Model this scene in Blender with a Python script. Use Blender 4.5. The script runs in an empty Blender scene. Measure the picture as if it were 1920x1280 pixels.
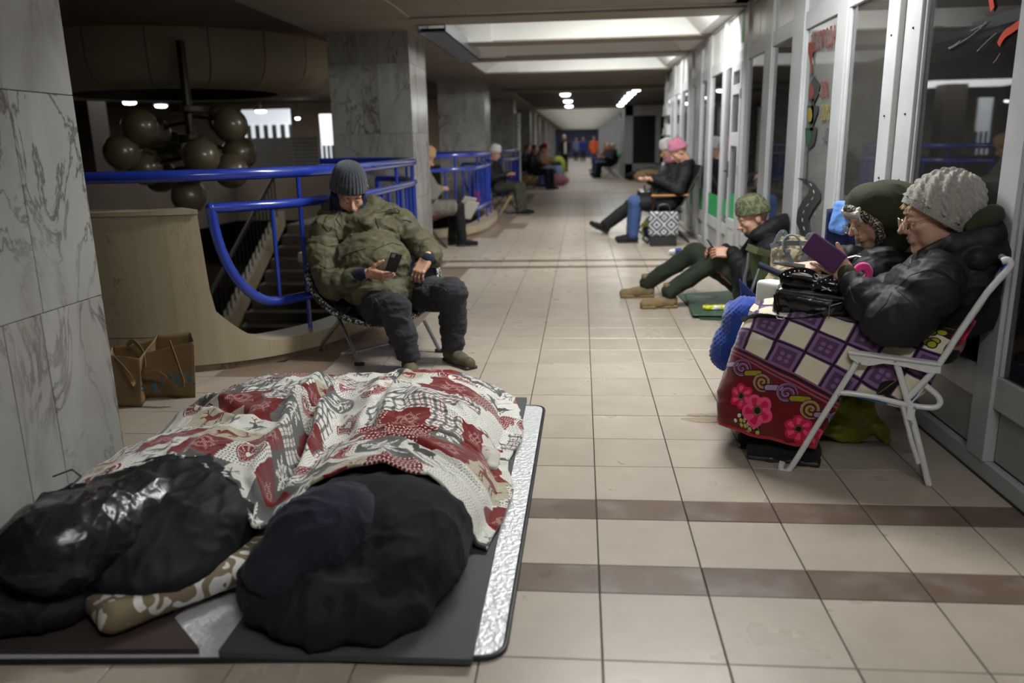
import bpy, bmesh, math, random
import numpy as np
from mathutils import Vector, Matrix
random.seed(7); np.random.seed(7)
sc = bpy.context.scene
COL = sc.collection
# ---------------------------------------------------------------- camera
CAM = np.array([-0.0564, -1.8717, 1.3432]); FPX = 1489.8
YAW, PITCH, ROLL = 0.0899, -0.2427, -0.0211
def _basis():
    cy, sy = math.cos(YAW), math.sin(YAW); cp, sp = math.cos(PITCH), math.sin(PITCH)
    f = np.array([-sy*cp, cy*cp, sp]); r = np.array([cy, sy, 0.0]); u = np.cross(r, f)
    cr, sr = math.cos(ROLL), math.sin(ROLL)
    return cr*r + sr*u, -sr*r + cr*u, f
CR, CU, CF = _basis()
cd = bpy.data.cameras.new('camera'); cam = bpy.data.objects.new('camera', cd); COL.objects.link(cam)
M = Matrix(((CR[0], CU[0], -CF[0], CAM[0]), (CR[1], CU[1], -CF[1], CAM[1]), (CR[2], CU[2], -CF[2], CAM[2]), (0, 0, 0, 1)))
cam.matrix_world = M
cd.sensor_width = 36.0; cd.lens = FPX/1920*36.0; cd.clip_start = 0.05; cd.clip_end = 300
cd.dof.use_dof = True; cd.dof.focus_distance = 3.7; cd.dof.aperture_fstop = 1.6
sc.camera = cam
# ---------------------------------------------------------------- world, exposure, lamps
sc.view_settings.view_transform = 'Standard'; sc.view_settings.look = 'None'
sc.view_settings.gamma = 1.0; sc.view_settings.exposure = 0.30
try: sc.view_settings.use_curve_mapping = False
except Exception: pass
sc.cycles.use_denoising = True
sc.cycles.max_bounces = 7; sc.cycles.diffuse_bounces = 4; sc.cycles.glossy_bounces = 4
sc.cycles.transparent_max_bounces = 12; sc.cycles.sample_clamp_indirect = 4.0
w = bpy.data.worlds.new('world'); sc.world = w; w.use_nodes = True
w.node_tree.nodes['Background'].inputs[0].default_value = (0.55, 0.6, 0.68, 1)
w.node_tree.nodes['Background'].inputs[1].default_value = 0.004
def area(name, loc, size, sy, power, rot=(0, 0, 0), col=(0.985, 1, 0.985), spread=None):
    l = bpy.data.lights.new(name, 'AREA'); l.shape = 'RECTANGLE'; l.size = size; l.size_y = sy
    l.energy = power; l.color = col
    if spread: l.spread = spread
    o = bpy.data.objects.new(name, l); o.location = loc; o.rotation_euler = rot; COL.objects.link(o); return o
LAMP_Y = [-1.75, 2.75, 7.30, 11.55]           # tubes hidden in the coffers between the beams
LAMP_W = [5, 72, 66, 44]
for ly, lw in zip(LAMP_Y, LAMP_W):
    area('lamp_tube_light', (0.45, ly+0.06, 2.86), 1.5, 0.12, lw)
for ly in [30.6 + 2.15*i for i in range(22)]:
    area('lamp_tube_light', (0.0, ly, 2.90), 2.6, 0.3, 20)
# ---------------------------------------------------------------- pixel helpers (authoring of world positions at real depths)
def ray(x, y): return CF + CR*(x-960)/FPX - CU*(y-640)/FPX
def at(x, y, Y):
    d = ray(x, y); return CAM + d*(Y-CAM[1])/d[1]
def atz(x, y, z=0.0):
    d = ray(x, y); return CAM + d*(z-CAM[2])/d[2]
def atx(x, y, X):
    d = ray(x, y); return CAM + d*(X-CAM[0])/d[0]
# ---------------------------------------------------------------- object helpers
def tag(o, label=None, cat=None, group=None, kind=None):
    if label: o['label'] = label
    if cat: o['category'] = cat
    if group: o['group'] = group
    if kind: o['kind'] = kind
    return o
def link(name, me, parent=None, mat=None, smooth=False):
    o = bpy.data.objects.new(name, me); COL.objects.link(o)
    if parent is not None: o.parent = parent
    if mat is not None and not me.materials: me.materials.append(mat)
    if smooth: me.polygons.foreach_set('use_smooth', [True]*len(me.polygons))
    return o
def empty(name, loc=(0, 0, 0), rz=0.0, label=None, cat=None, group=None, kind=None):
    o = bpy.data.objects.new(name, None); o.location = loc; o.rotation_euler = (0, 0, rz); o.empty_display_size = 0.1
    COL.objects.link(o); return tag(o, label, cat, group, kind)
def mesh(name, v, f):
    me = bpy.data.meshes.new(name); me.from_pydata([tuple(map(float, p)) for p in v], [], f); me.update(); return me
class MB:
    """collects shapes; build() links them as ONE mesh object"""
    def __init__(s): s.v = []; s.f = []; s.uv = None
    def add(s, v, f):
        n = len(s.v); s.v += [tuple(p) for p in v]; s.f += [tuple(i+n for i in q) for q in f]; return s
    def box(s, x0, x1, y0, y1, z0, z1, b=0.0):
        if b <= 0:
            return s.add([(x0,y0,z0),(x1,y0,z0),(x1,y1,z0),(x0,y1,z0),(x0,y0,z1),(x1,y0,z1),(x1,y1,z1),(x0,y1,z1)],
                [(0,3,2,1),(4,5,6,7),(0,1,5,4),(1,2,6,5),(2,3,7,6),(3,0,4,7)])
        bm = bmesh.new(); bmesh.ops.create_cube(bm, size=1.0)
        for v in bm.verts: v.co = Vector(((x0+x1)/2+v.co.x*(x1-x0), (y0+y1)/2+v.co.y*(y1-y0), (z0+z1)/2+v.co.z*(z1-z0)))
        bmesh.ops.bevel(bm, geom=list(bm.edges), offset=b, segments=2 if b > 0.006 else 1, affect='EDGES', profile=0.5)
        bm.verts.index_update(); s.add([tuple(v.co) for v in bm.verts], [tuple(v.index for v in f.verts) for f in bm.faces]); bm.free(); return s
    def obox(s, c, half, R, b=0.0):
        t = MB().box(-half[0], half[0], -half[1], half[1], -half[2], half[2], b); R = np.array(R)
        return s.add([tuple(np.array(c)+R@np.array(p)) for p in t.v], t.f)
    def tube(s, pts, r, n=10, caps=True, closed=False):
        pts = [np.array(p, float) for p in pts]; m = len(pts)
        rs = r if hasattr(r, '__len__') else [r]*m
        up = None; rings = []
        for i in range(m):
            a = pts[(i-1) % m] if (i > 0 or closed) else pts[i]; b = pts[(i+1) % m] if (i < m-1 or closed) else pts[i]
            t = b-a; t /= (np.linalg.norm(t)+1e-9)
            if up is None:
                q = np.array([0, 0, 1.0]) if abs(t[2]) < .9 else np.array([1.0, 0, 0]); up = np.cross(t, q)
            up = up - t*np.dot(up, t); up /= (np.linalg.norm(up)+1e-9); w2 = np.cross(t, up)
            rings.append([tuple(pts[i]+rs[i]*(math.cos(2*math.pi*k/n)*up+math.sin(2*math.pi*k/n)*w2)) for k in range(n)])
        v = [p for R_ in rings for p in R_]; f = []
        for i in range(m if closed else m-1):
            j = (i+1) % m
            for k in range(n): f.append((i*n+k, i*n+(k+1) % n, j*n+(k+1) % n, j*n+k))
        if caps and not closed: f.append(tuple(range(n-1, -1, -1))); f.append(tuple((m-1)*n+k for k in range(n)))
        return s.add(v, f)
    def ribbon(s, pts, wid, thick, side=(0, 0, 1)):
        """flat strap along pts; side = width direction (single or per point)"""
        pts = [np.array(p, float) for p in pts]; m = len(pts); v = []; f = []
        for i in range(m):
            t = pts[min(i+1, m-1)]-pts[max(i-1, 0)]; t /= (np.linalg.norm(t)+1e-9)
            sd = np.array(side[i] if hasattr(side[0], '__len__') else side, float); sd = sd-t*np.dot(sd, t); sd /= (np.linalg.norm(sd)+1e-9)
            nn = np.cross(t, sd)
            for a, b in ((-1, -1), (1, -1), (1, 1), (-1, 1)): v.append(tuple(pts[i]+sd*a*wid/2+nn*b*thick/2))
        for i in range(m-1):
            for k in range(4): f.append((i*4+k, i*4+(k+1) % 4, (i+1)*4+(k+1) % 4, (i+1)*4+k))
        f.append((3, 2, 1, 0)); f.append(tuple((m-1)*4+k for k in range(4)))
        return s.add(v, f)
    def lathe(s, prof, c=(0, 0, 0), n=24, R=None):
        R = np.eye(3) if R is None else np.array(R); v = []; f = []
        for (r, z) in prof:
            for k in range(n): v.append(tuple(np.array(c)+R@np.array([r*math.cos(2*math.pi*k/n), r*math.sin(2*math.pi*k/n), z])))
        for i in range(len(prof)-1):
            for k in range(n): f.append((i*n+k, i*n+(k+1) % n, (i+1)*n+(k+1) % n, (i+1)*n+k))
        return s.add(v, f)
    def ball(s, c, r, n=16):
        r = (r, r, r) if not hasattr(r, '__len__') else r; m = n//2; v = []; f = []
        for i in range(m+1):
            a = math.pi*i/m
            for k in range(n): v.append((c[0]+r[0]*math.sin(a)*math.cos(2*math.pi*k/n), c[1]+r[1]*math.sin(a)*math.sin(2*math.pi*k/n), c[2]+r[2]*math.cos(a)))
        for i in range(m):
            for k in range(n): f.append((i*n+k, (i+1)*n+k, (i+1)*n+(k+1) % n, i*n+(k+1) % n))
        return s.add(v, f)
    def prism(s, poly, y0, y1, axis='y'):
        """polygon extruded along an axis: x/z polygon along y, or y/z along x, or x/y along z"""
        n = len(poly); v = []
        for t in (y0, y1):
            for (a, b) in poly: v.append((a, t, b) if axis == 'y' else ((t, a, b) if axis == 'x' else (a, b, t)))
        f = [tuple(range(n)), tuple(range(2*n-1, n-1, -1))]
        for k in range(n): f.append((k, (k+1) % n, n+(k+1) % n, n+k))
        return s.add(v, f)
    def build(s, name, mat, parent=None, smooth=False, loc=None):
        me = mesh(name, s.v, s.f)
        bm = bmesh.new(); bm.from_mesh(me); bmesh.ops.recalc_face_normals(bm, faces=bm.faces)
        if smooth:
            for f in bm.faces: f.smooth = True
            for e in bm.edges:
                if len(e.link_faces) == 2 and e.calc_face_angle(0) > 0.75: e.smooth = False
        bm.to_mesh(me); bm.free()
        o = link(name, me, parent, mat)
        if loc is not None: o.location = loc
        return o
def dup(root, loc=None, rz=None, label=None, group=None):
    def cp(o, par):
        c = o.copy(); COL.objects.link(c); c.parent = par
        for ch in kids.get(o.name, []): cp(ch, c)
        return c
    kids = {}
    for o in COL.objects:
        if o.parent: kids.setdefault(o.parent.name, []).append(o)
    r = cp(root, None)
    if loc is not None: r.location = loc
    if rz is not None: r.rotation_euler = (0, 0, rz)
    if label: r['label'] = label
    if group: r['group'] = group
    return r
# ---------------------------------------------------------------- materials
def mat(name, c, rough=0.6, metal=0.0, c2=None, nscale=6.0, ndetail=4.0, bump=0.0, bscale=60.0, spec=0.5, emit=None, estr=0.0,
        sheen=0.0, coat=0.0, dist=0.0, ramp=(0.35, 0.65), stretch=(1, 1, 1), rvar=0.0, obvar=0.0, alpha=None, trans=0.0):
    m = bpy.data.materials.new(name); m.use_nodes = True; nt = m.node_tree; N = nt.nodes; L = nt.links
    b = N['Principled BSDF']; b.inputs['Base Color'].default_value = (*c, 1); b.inputs['Roughness'].default_value = rough
    b.inputs['Metallic'].default_value = metal; b.inputs['Specular IOR Level'].default_value = spec
    if sheen: b.inputs['Sheen Weight'].default_value = sheen
    if coat: b.inputs['Coat Weight'].default_value = coat; b.inputs['Coat Roughness'].default_value = 0.12
    if trans: b.inputs['Transmission Weight'].default_value = trans
    if emit: b.inputs['Emission Color'].default_value = (*emit, 1); b.inputs['Emission Strength'].default_value = estr
    tc = N.new('ShaderNodeTexCoord'); mp = N.new('ShaderNodeMapping'); mp.inputs['Scale'].default_value = stretch
    L.new(tc.outputs['Object'], mp.inputs['Vector'])
    if obvar:
        oi = N.new('ShaderNodeObjectInfo'); mu = N.new('ShaderNodeMath'); mu.operation = 'MULTIPLY'; mu.inputs[1].default_value = 37.0
        L.new(oi.outputs['Random'], mu.inputs[0]); L.new(mu.outputs[0], mp.inputs['Location'])
    if c2 is not None or rvar:
        n = N.new('ShaderNodeTexNoise'); n.inputs['Scale'].default_value = nscale; n.inputs['Detail'].default_value = ndetail
        n.inputs['Distortion'].default_value = dist; L.new(mp.outputs[0], n.inputs['Vector'])
        if c2 is not None:
            r = N.new('ShaderNodeValToRGB'); r.color_ramp.elements[0].position = ramp[0]; r.color_ramp.elements[1].position = ramp[1]
            r.color_ramp.elements[0].color = (*c, 1); r.color_ramp.elements[1].color = (*c2, 1)
            L.new(n.outputs['Fac'], r.inputs[0]); L.new(r.outputs[0], b.inputs['Base Color'])
            if obvar and obvar < 1:
                hv = N.new('ShaderNodeHueSaturation'); mr = N.new('ShaderNodeMapRange'); mr.inputs[3].default_value = 1-obvar; mr.inputs[4].default_value = 1+obvar
                L.new(oi.outputs['Random'], mr.inputs[0]); L.new(mr.outputs[0], hv.inputs['Value']); L.new(r.outputs[0], hv.inputs['Color']); L.new(hv.outputs[0], b.inputs['Base Color'])
        if rvar:
            mr2 = N.new('ShaderNodeMapRange'); mr2.inputs[3].default_value = max(rough-rvar, .02); mr2.inputs[4].default_value = rough+rvar
            L.new(n.outputs['Fac'], mr2.inputs[0]); L.new(mr2.outputs[0], b.inputs['Roughness'])
    if bump:
        n2 = N.new('ShaderNodeTexNoise'); n2.inputs['Scale'].default_value = bscale; n2.inputs['Detail'].default_value = 3
        L.new(mp.outputs[0], n2.inputs['Vector']); bp = N.new('ShaderNodeBump'); bp.inputs['Strength'].default_value = bump; bp.inputs['Distance'].default_value = 0.01
        L.new(n2.outputs['Fac'], bp.inputs['Height']); L.new(bp.outputs[0], b.inputs['Normal'])
    return m
def marble(name, base, tint, vein, vscale, rough=0.25, stretch=(1, 1, 0.45), vw=0.035, vstr=0.75, dist=1.6, seed=0.0):
    """stone with drifting clouds of tint and thin wandering veins"""
    m = bpy.data.materials.new(name); m.use_nodes = True; nt = m.node_tree; N = nt.nodes; L = nt.links; b = N['Principled BSDF']
    tc = N.new('ShaderNodeTexCoord'); mp = N.new('ShaderNodeMapping'); mp.inputs['Scale'].default_value = stretch; mp.inputs['Rotation'].default_value = (0.25, 0.35, 0.1)
    oi = N.new('ShaderNodeObjectInfo'); mu = N.new('ShaderNodeMath'); mu.operation = 'MULTIPLY'; mu.inputs[1].default_value = 53.0
    L.new(oi.outputs['Random'], mu.inputs[0]); L.new(mu.outputs[0], mp.inputs['Location']); L.new(tc.outputs['Object'], mp.inputs['Vector'])
    n1 = N.new('ShaderNodeTexNoise'); n1.inputs['Scale'].default_value = vscale*0.8; n1.inputs['Detail'].default_value = 6; n1.inputs['Distortion'].default_value = 1.0
    L.new(mp.outputs[0], n1.inputs['Vector'])
    r1 = N.new('ShaderNodeValToRGB'); r1.color_ramp.elements[0].position = .35; r1.color_ramp.elements[1].position = .7
    r1.color_ramp.elements[0].color = (*base, 1); r1.color_ramp.elements[1].color = (*tint, 1); L.new(n1.outputs['Fac'], r1.inputs[0])
    n2 = N.new('ShaderNodeTexNoise'); n2.inputs['Scale'].default_value = vscale; n2.inputs['Detail'].default_value = 7; n2.inputs['Roughness'].default_value = .62; n2.inputs['Distortion'].default_value = dist
    L.new(mp.outputs[0], n2.inputs['Vector'])
    r2 = N.new('ShaderNodeValToRGB'); e = r2.color_ramp.elements; e[0].position = .5-vw; e[0].color = (0, 0, 0, 1); e[1].position = .5+vw; e[1].color = (0, 0, 0, 1)
    q = e.new(.5); q.color = (vstr, vstr, vstr, 1); L.new(n2.outputs['Fac'], r2.inputs[0])
    n3 = N.new('ShaderNodeTexNoise'); n3.inputs['Scale'].default_value = vscale*.7; L.new(mp.outputs[0], n3.inputs['Vector'])
    r3 = N.new('ShaderNodeValToRGB'); r3.color_ramp.elements[0].position = .42; r3.color_ramp.elements[1].position = .6; L.new(n3.outputs['Fac'], r3.inputs[0])
    ml = N.new('ShaderNodeMath'); ml.operation = 'MULTIPLY'; L.new(r2.outputs[0], ml.inputs[0]); L.new(r3.outputs[0], ml.inputs[1])
    mx = N.new('ShaderNodeMix'); mx.data_type = 'RGBA'; L.new(ml.outputs[0], mx.inputs[0]); L.new(r1.outputs[0], mx.inputs[6]); mx.inputs[7].default_value = (*vein, 1)
    L.new(mx.outputs[2], b.inputs['Base Color']); b.inputs['Roughness'].default_value = rough
    return m
def glassmat(name, tint=(.85, .88, .88), refl=1.0, rough=0.02, haze=0.0, hazecol=(.4, .4, .38)):
    m = bpy.data.materials.new(name); m.use_nodes = True; nt = m.node_tree; N = nt.nodes; L = nt.links
    for n in list(N):
        if n.type != 'OUTPUT_MATERIAL': N.remove(n)
    out = [n for n in N if n.type == 'OUTPUT_MATERIAL'][0]
    tr = N.new('ShaderNodeBsdfTransparent'); tr.inputs[0].default_value = (*tint, 1)
    gl = N.new('ShaderNodeBsdfGlossy'); gl.inputs['Roughness'].default_value = rough; gl.inputs[0].default_value = (.95, .97, 1, 1)
    fr = N.new('ShaderNodeFresnel'); fr.inputs[0].default_value = 1.62
    mu = N.new('ShaderNodeMath'); mu.operation = 'MULTIPLY'; mu.inputs[1].default_value = refl; mu.use_clamp = True; L.new(fr.outputs[0], mu.inputs[0])
    mx = N.new('ShaderNodeMixShader'); L.new(mu.outputs[0], mx.inputs[0])
    base = tr
    if haze:
        df = N.new('ShaderNodeBsdfDiffuse'); df.inputs[0].default_value = (*hazecol, 1)
        mh = N.new('ShaderNodeMixShader'); mh.inputs[0].default_value = haze; L.new(tr.outputs[0], mh.inputs[1]); L.new(df.outputs[0], mh.inputs[2]); base = mh
    L.new(base.outputs[0], mx.inputs[1]); L.new(gl.outputs[0], mx.inputs[2]); L.new(mx.outputs[0], out.inputs[0]); return m
m_marble = marble('grey_white_marble', (.36, .355, .34), (.24, .225, .205), (.06, .05, .045), 3.0, rough=.22, vstr=.85, vw=.028)
m_kerb = marble('beige_marble', (.40, .335, .23), (.35, .285, .185), (.12, .07, .035), 4.0, rough=.3, stretch=(1.6, 1.6, .22), vw=.006, vstr=.75, dist=.8)
m_plinth = marble('brown_marble', (.20, .135, .09), (.13, .085, .06), (.05, .03, .02), 4.0, rough=.3)
m_tile = mat('beige_floor_tile', (.43, .37, .305), .30, c2=(.375, .32, .26), nscale=5, ndetail=6, rvar=.08, obvar=.05, bump=.03, bscale=25)
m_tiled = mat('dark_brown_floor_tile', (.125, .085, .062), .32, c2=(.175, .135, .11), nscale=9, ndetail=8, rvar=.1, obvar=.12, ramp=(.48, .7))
m_tileb = mat('mid_brown_floor_tile', (.235, .175, .13), .34, c2=(.19, .14, .10), nscale=6, ndetail=6, obvar=.1)  # brown tiles bordering the oval openings and on the lower floor
m_grout = mat('dark_grout', (.05, .038, .03), .9)
m_conc = mat('painted_beam', (.82, .82, .79), .8, c2=(.76, .75, .71), nscale=1.2, ndetail=5)
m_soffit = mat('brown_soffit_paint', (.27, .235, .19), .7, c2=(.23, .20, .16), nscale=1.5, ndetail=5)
m_dark = mat('dark_ceiling', (.045, .042, .045), .7)
m_hall = mat('dim_hall_plaster', (.16, .125, .09), .8, c2=(.13, .10, .072), nscale=1.0)
m_alu = mat('painted_aluminium', (.43, .44, .455), .35, metal=.0, c2=(.38, .385, .39), nscale=3, bump=.0)
m_panel = mat('white_sandwich_panel', (.50, .495, .47), .28, c2=(.45, .445, .42), nscale=2)
m_lpanel = mat('grey_lower_panel', (.33, .33, .315), .45, c2=(.29, .29, .275), nscale=3)
m_black = mat('black_rubber', (.012, .012, .013), .5)
m_blue = mat('blue_gloss_paint', (.018, .045, .36), .22, coat=.6, c2=(.015, .035, .29), nscale=8, rvar=.06)
m_glass = glassmat('window_glass', (.72, .74, .74), 1.25, .02, .035, (.42, .42, .40))
m_glassf = glassmat('film_covered_glass', (.62, .62, .60), 1.3, .03, .16, (.30, .28, .25))
m_glassw = glassmat('whitened_glass', (.6, .6, .6), 1.3, .04, .55, (.36, .375, .36))
m_shopdark = mat('dark_shop_interior', (.05, .048, .045), .8)
m_shopgrey = mat('grey_shop_board', (.42, .43, .41), .7, c2=(.34, .35, .33), nscale=1.0)
m_green = mat('green_window_vinyl', (.012, .26, .075), .4)
m_white = mat('white_lamp_glass', (.9, .9, .9), .4, emit=(1, .98, .95), estr=9.0)
m_lit = mat('lit_shop_panel', (.85, .88, .88), .5, emit=(.85, .92, 1), estr=.5)
m_tube = mat('lit_tube_glass', (.9, .9, .9), .4, emit=(.98, 1, .98), estr=95.0)
m_globe = mat('amber_glass_globe', (.11, .088, .048), .38, coat=.5)
m_bronze = mat('dark_bronze', (.045, .035, .025), .4, metal=.6)
m_zinc = mat('galvanised_trough', (.42, .45, .50), .3, metal=.8, bump=.2, bscale=18)
m_steel = mat('brushed_steel', (.55, .55, .56), .25, metal=1.0)
m_screen = mat('phone_glass_black', (.008, .008, .01), .08, coat=.5)
# ================================================================ THE SETTING
T = 0.33; XW = 1.56; COLX = -2.0
def bandlist(y0, y1):
    rows = []; k = math.floor((y0-0.33)/6.6)
    while True:
        s = 0.33+6.6*k
        seq = [(s, s+.165, 1), (s+.165, s+.495, 0), (s+.495, s+.66, 1)]+[(s+.66+T*i, s+.66+T*(i+1), 0) for i in range(18)]
        for r in seq:
            if r[1] > y0 and r[0] < y1: rows.append(r)
        k += 1
        if 0.33+6.6*k > y1: return rows
BAYS = [(-3.4, 5.05), (-3.4, 11.75), (-3.4, 18.8)]
def oval(x, y, grow=0.0):
    d = 9
    for cx, cy in BAYS:
        a, b = 1.72+grow, 2.3+grow
        q = (abs((x-cx)/a)**3.2+abs((y-cy)/b)**3.2)**(1/3.2) if x > cx-3 else 9
        d = min(d, q)
    return d
floor = MB()
st = 0.11
for i in range(int((XW+0.1+3.3)/st)+1):
    for j in range(int(32/st)):
        x = -3.3+i*st; y = -2.0+j*st
        if oval(x+st/2, y+st/2, 0.02) < 1: continue
        if y > 9 and (i+j) % 1 == 0 and x > -1.3: continue
        floor.add([(x, y, -.006), (x+st, y, -.006), (x+st, y+st, -.006), (x, y+st, -.006)], [(0, 1, 2, 3)])
floor.box(-1.32, 4.8, 8.9, 29.5, -.3, -.006); floor.box(-3.2, 1.8, 29.5, 80, -.3, -.006)
floor.box(-3.4, 1.66, -5.0, -2.0, -.3, -.006)
fl_o = tag(floor.build('floor', m_grout), kind='structure')
tile_me = {}
def tile_mesh(wx, wy, kind):
    k = (round(wx, 3), round(wy, 3), kind)
    if k not in tile_me:
        g = .0022; b = .0015
        m = MB(); x, y = wx/2-g, wy/2-g
        m.add([(-x, -y, -.005), (x, -y, -.005), (x, y, -.005), (-x, y, -.005), (-x, -y, -b), (x, -y, -b), (x, y, -b), (-x, y, -b),
               (-x+b, -y+b, 0), (x-b, -y+b, 0), (x-b, y-b, 0), (-x+b, y-b, 0)],
              [(0, 1, 5, 4), (1, 2, 6, 5), (2, 3, 7, 6), (3, 0, 4, 7), (4, 5, 9, 8), (5, 6, 10, 9), (6, 7, 11, 10), (7, 4, 8, 11), (8, 9, 10, 11)])
        me = mesh('tile', m.v, m.f); me.materials.append([m_tile, m_tiled, m_tileb][kind]); tile_me[k] = me
    return tile_me[k]
ntile = 0; stuff = {0: MB(), 1: MB(), 2: MB()}
for (y0, y1, kd) in bandlist(-1.4, 30):
    for i in range(-10, 6 if y0 < 14 else 15):
        x0 = i*T; x1 = x0+T
        if x0 > XW and y0 < 14: continue
        if y0 < 14: x1 = min(x1, XW)
        xc, yc = (x0+x1)/2, (y0+y1)/2
        if x1 < -2.9 or (xc < -2.0 and not (1.1 < yc % 7.14 or False)): continue
        if oval(xc, yc, -.05) < 1: continue
        k = kd
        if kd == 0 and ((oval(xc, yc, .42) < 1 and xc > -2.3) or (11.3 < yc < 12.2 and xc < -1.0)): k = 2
        dist = math.hypot(xc, yc+1.87)
        vis = yc > -.45 and (xc > -2.1)
        if vis and yc < 8.3 and ntile < 296:
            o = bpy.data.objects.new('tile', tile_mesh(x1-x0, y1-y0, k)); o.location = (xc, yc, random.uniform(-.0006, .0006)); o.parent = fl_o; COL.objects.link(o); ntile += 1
        else:
            g = .0025
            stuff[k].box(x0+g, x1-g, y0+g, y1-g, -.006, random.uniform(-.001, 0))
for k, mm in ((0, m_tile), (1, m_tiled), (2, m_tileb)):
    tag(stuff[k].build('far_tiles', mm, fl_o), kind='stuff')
ft = MB()
for (y0, y1, kd) in bandlist(30, 78):
    if kd == 0: ft.box(-2.9, 1.6, y0+.004, y1-.004, -.006, 0)
tag(ft.build('corridor_tiles', m_tile, fl_o), kind='stuff')
# water stain on the tiles in front of the shoes
m_stain = mat('dried_stain', (.33, .25, .16), .2)
stn = MB()
for (cx, cy, rx, ry) in ((.60, 1.93, .13, .05), (.70, 1.88, .10, .035), (.53, 2.0, .05, .02), (.86, 1.60, .12, .035)):
    n = 22; ph = random.random()*6; ring = [(cx+rx*(1+.25*math.sin(3*t+ph)+.15*math.sin(7*t))*math.cos(t), cy+ry*(1+.2*math.sin(4*t+ph))*math.sin(t), .0009) for t in [2*math.pi*k/n for k in range(n)]]
    stn.add(ring, [tuple(range(n))])
tag(stn.build('floor_stain', m_stain, fl_o), kind='stuff')
# ---- ceiling: beams across, haunched beam along the columns
ceil = tag(MB().box(-1.5, 3.6, -5, 14.0, 3.05, 3.2).build('ceiling', m_conc), kind='structure')
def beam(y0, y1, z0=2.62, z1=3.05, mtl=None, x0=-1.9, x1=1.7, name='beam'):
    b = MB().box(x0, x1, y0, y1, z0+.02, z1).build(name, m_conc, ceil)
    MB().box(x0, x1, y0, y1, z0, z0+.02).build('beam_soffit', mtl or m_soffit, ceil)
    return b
beam(-2.6, -2.1); beam(-.2, .35); beam(1.9, 2.45)
beam(4.55, 6.62, 2.64); beam(6.62, 7.12, 2.60)
beam(8.86, 9.32); beam(10.72, 11.34); beam(13.25, 14.0, 2.60)
MB().box(-1.9, 4.8, 14.0, 17.8, 2.60, 3.05).build('lobby_slab', m_soffit, ceil)
MB().box(-3.0, 4.8, 17.8, 29.2, 2.66, 3.0).build('lobby_ceiling', m_dark, ceil)
MB().box(-1.9, 4.8, 17.2, 17.8, 2.52, 2.6).build('lobby_lip', m_soffit, ceil)
# haunch along the left
h = MB(); 
for (y0, y1) in ((-5, 17.8),):
    h.prism([(-1.80, 2.62), (-1.38, 2.90), (-1.38, 3.2), (-3.05, 3.2), (-3.05, 2.62)], y0, y1)
h.build('edge_beam', m_conc, ceil)
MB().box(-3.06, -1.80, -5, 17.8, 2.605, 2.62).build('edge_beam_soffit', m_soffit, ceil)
rbs = MB().prism([(1.42, 2.64), (1.20, 2.86), (1.20, 3.06), (1.8, 3.06), (1.8, 2.64)], -5, 14.0).build('wall_beam', m_conc, ceil)
# sawtooth ribs in the haunch
for (y0, y1) in ((-.3, .45), (1.8, 2.55), (4.45, 7.2), (8.78, 9.4), (10.64, 11.42), (13.2, 14.1)):
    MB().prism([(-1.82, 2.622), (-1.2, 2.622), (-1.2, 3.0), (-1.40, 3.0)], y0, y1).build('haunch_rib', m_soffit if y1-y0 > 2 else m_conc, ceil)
# corridor beyond the lobby
cc = MB().box(-3.2, 1.9, 29.2, 80, 3.0, 3.2)
cc.build('far_ceiling', m_conc, ceil)
for i in range(22):
    y = 29.3+2.15*i; MB().box(-2.6, 1.7, y, y+.4, 2.62, 3.0).build('beam', m_conc, ceil); MB().box(-2.6, 1.7, y, y+.4, 2.6, 2.62).build('beam_soffit', m_soffit, ceil)  # darker soffits put the ceiling's bright and dark striping into the colour
# hall slab
MB().box(-22, -3.0, -6, 30, 2.78, 3.0).build('hall_ceiling', m_hall, ceil)
MB().box(-3.1, -1.8, 17.8, 80, 2.62, 3.0).build('edge_beam', m_soffit, ceil)
# cable trough under the haunch
tr = empty('cable_trough', (-1.62, 8.2, 2.52), label='open galvanised cable trough hanging under the ceiling edge beside the marble column', cat='trough')
t = MB(); a, b_ = at(812, 72, 7.3), at(905, 128, 10.6)
for (dx0, dx1, dz0, dz1) in ((0, .30, 0, .012), (0, .012, 0, .14), (.288, .30, 0, .14)):
    t.prism([(dx0-.18, dz0), (dx1-.18, dz0), (dx1-.18, dz1), (dx0-.18, dz1)], -1.15, 1.9)
t.build('channel', m_zinc, tr)
MB().box(-.16, .10, -1.1, 1.86, .02, .05).build('cable_bundle', m_black, tr)
for y in (-.8, 1.5):
    for x in (-.15, .07): MB().box(x, x+.02, y, y+.02, .012, .13).build('hanger', m_steel, tr)
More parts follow.
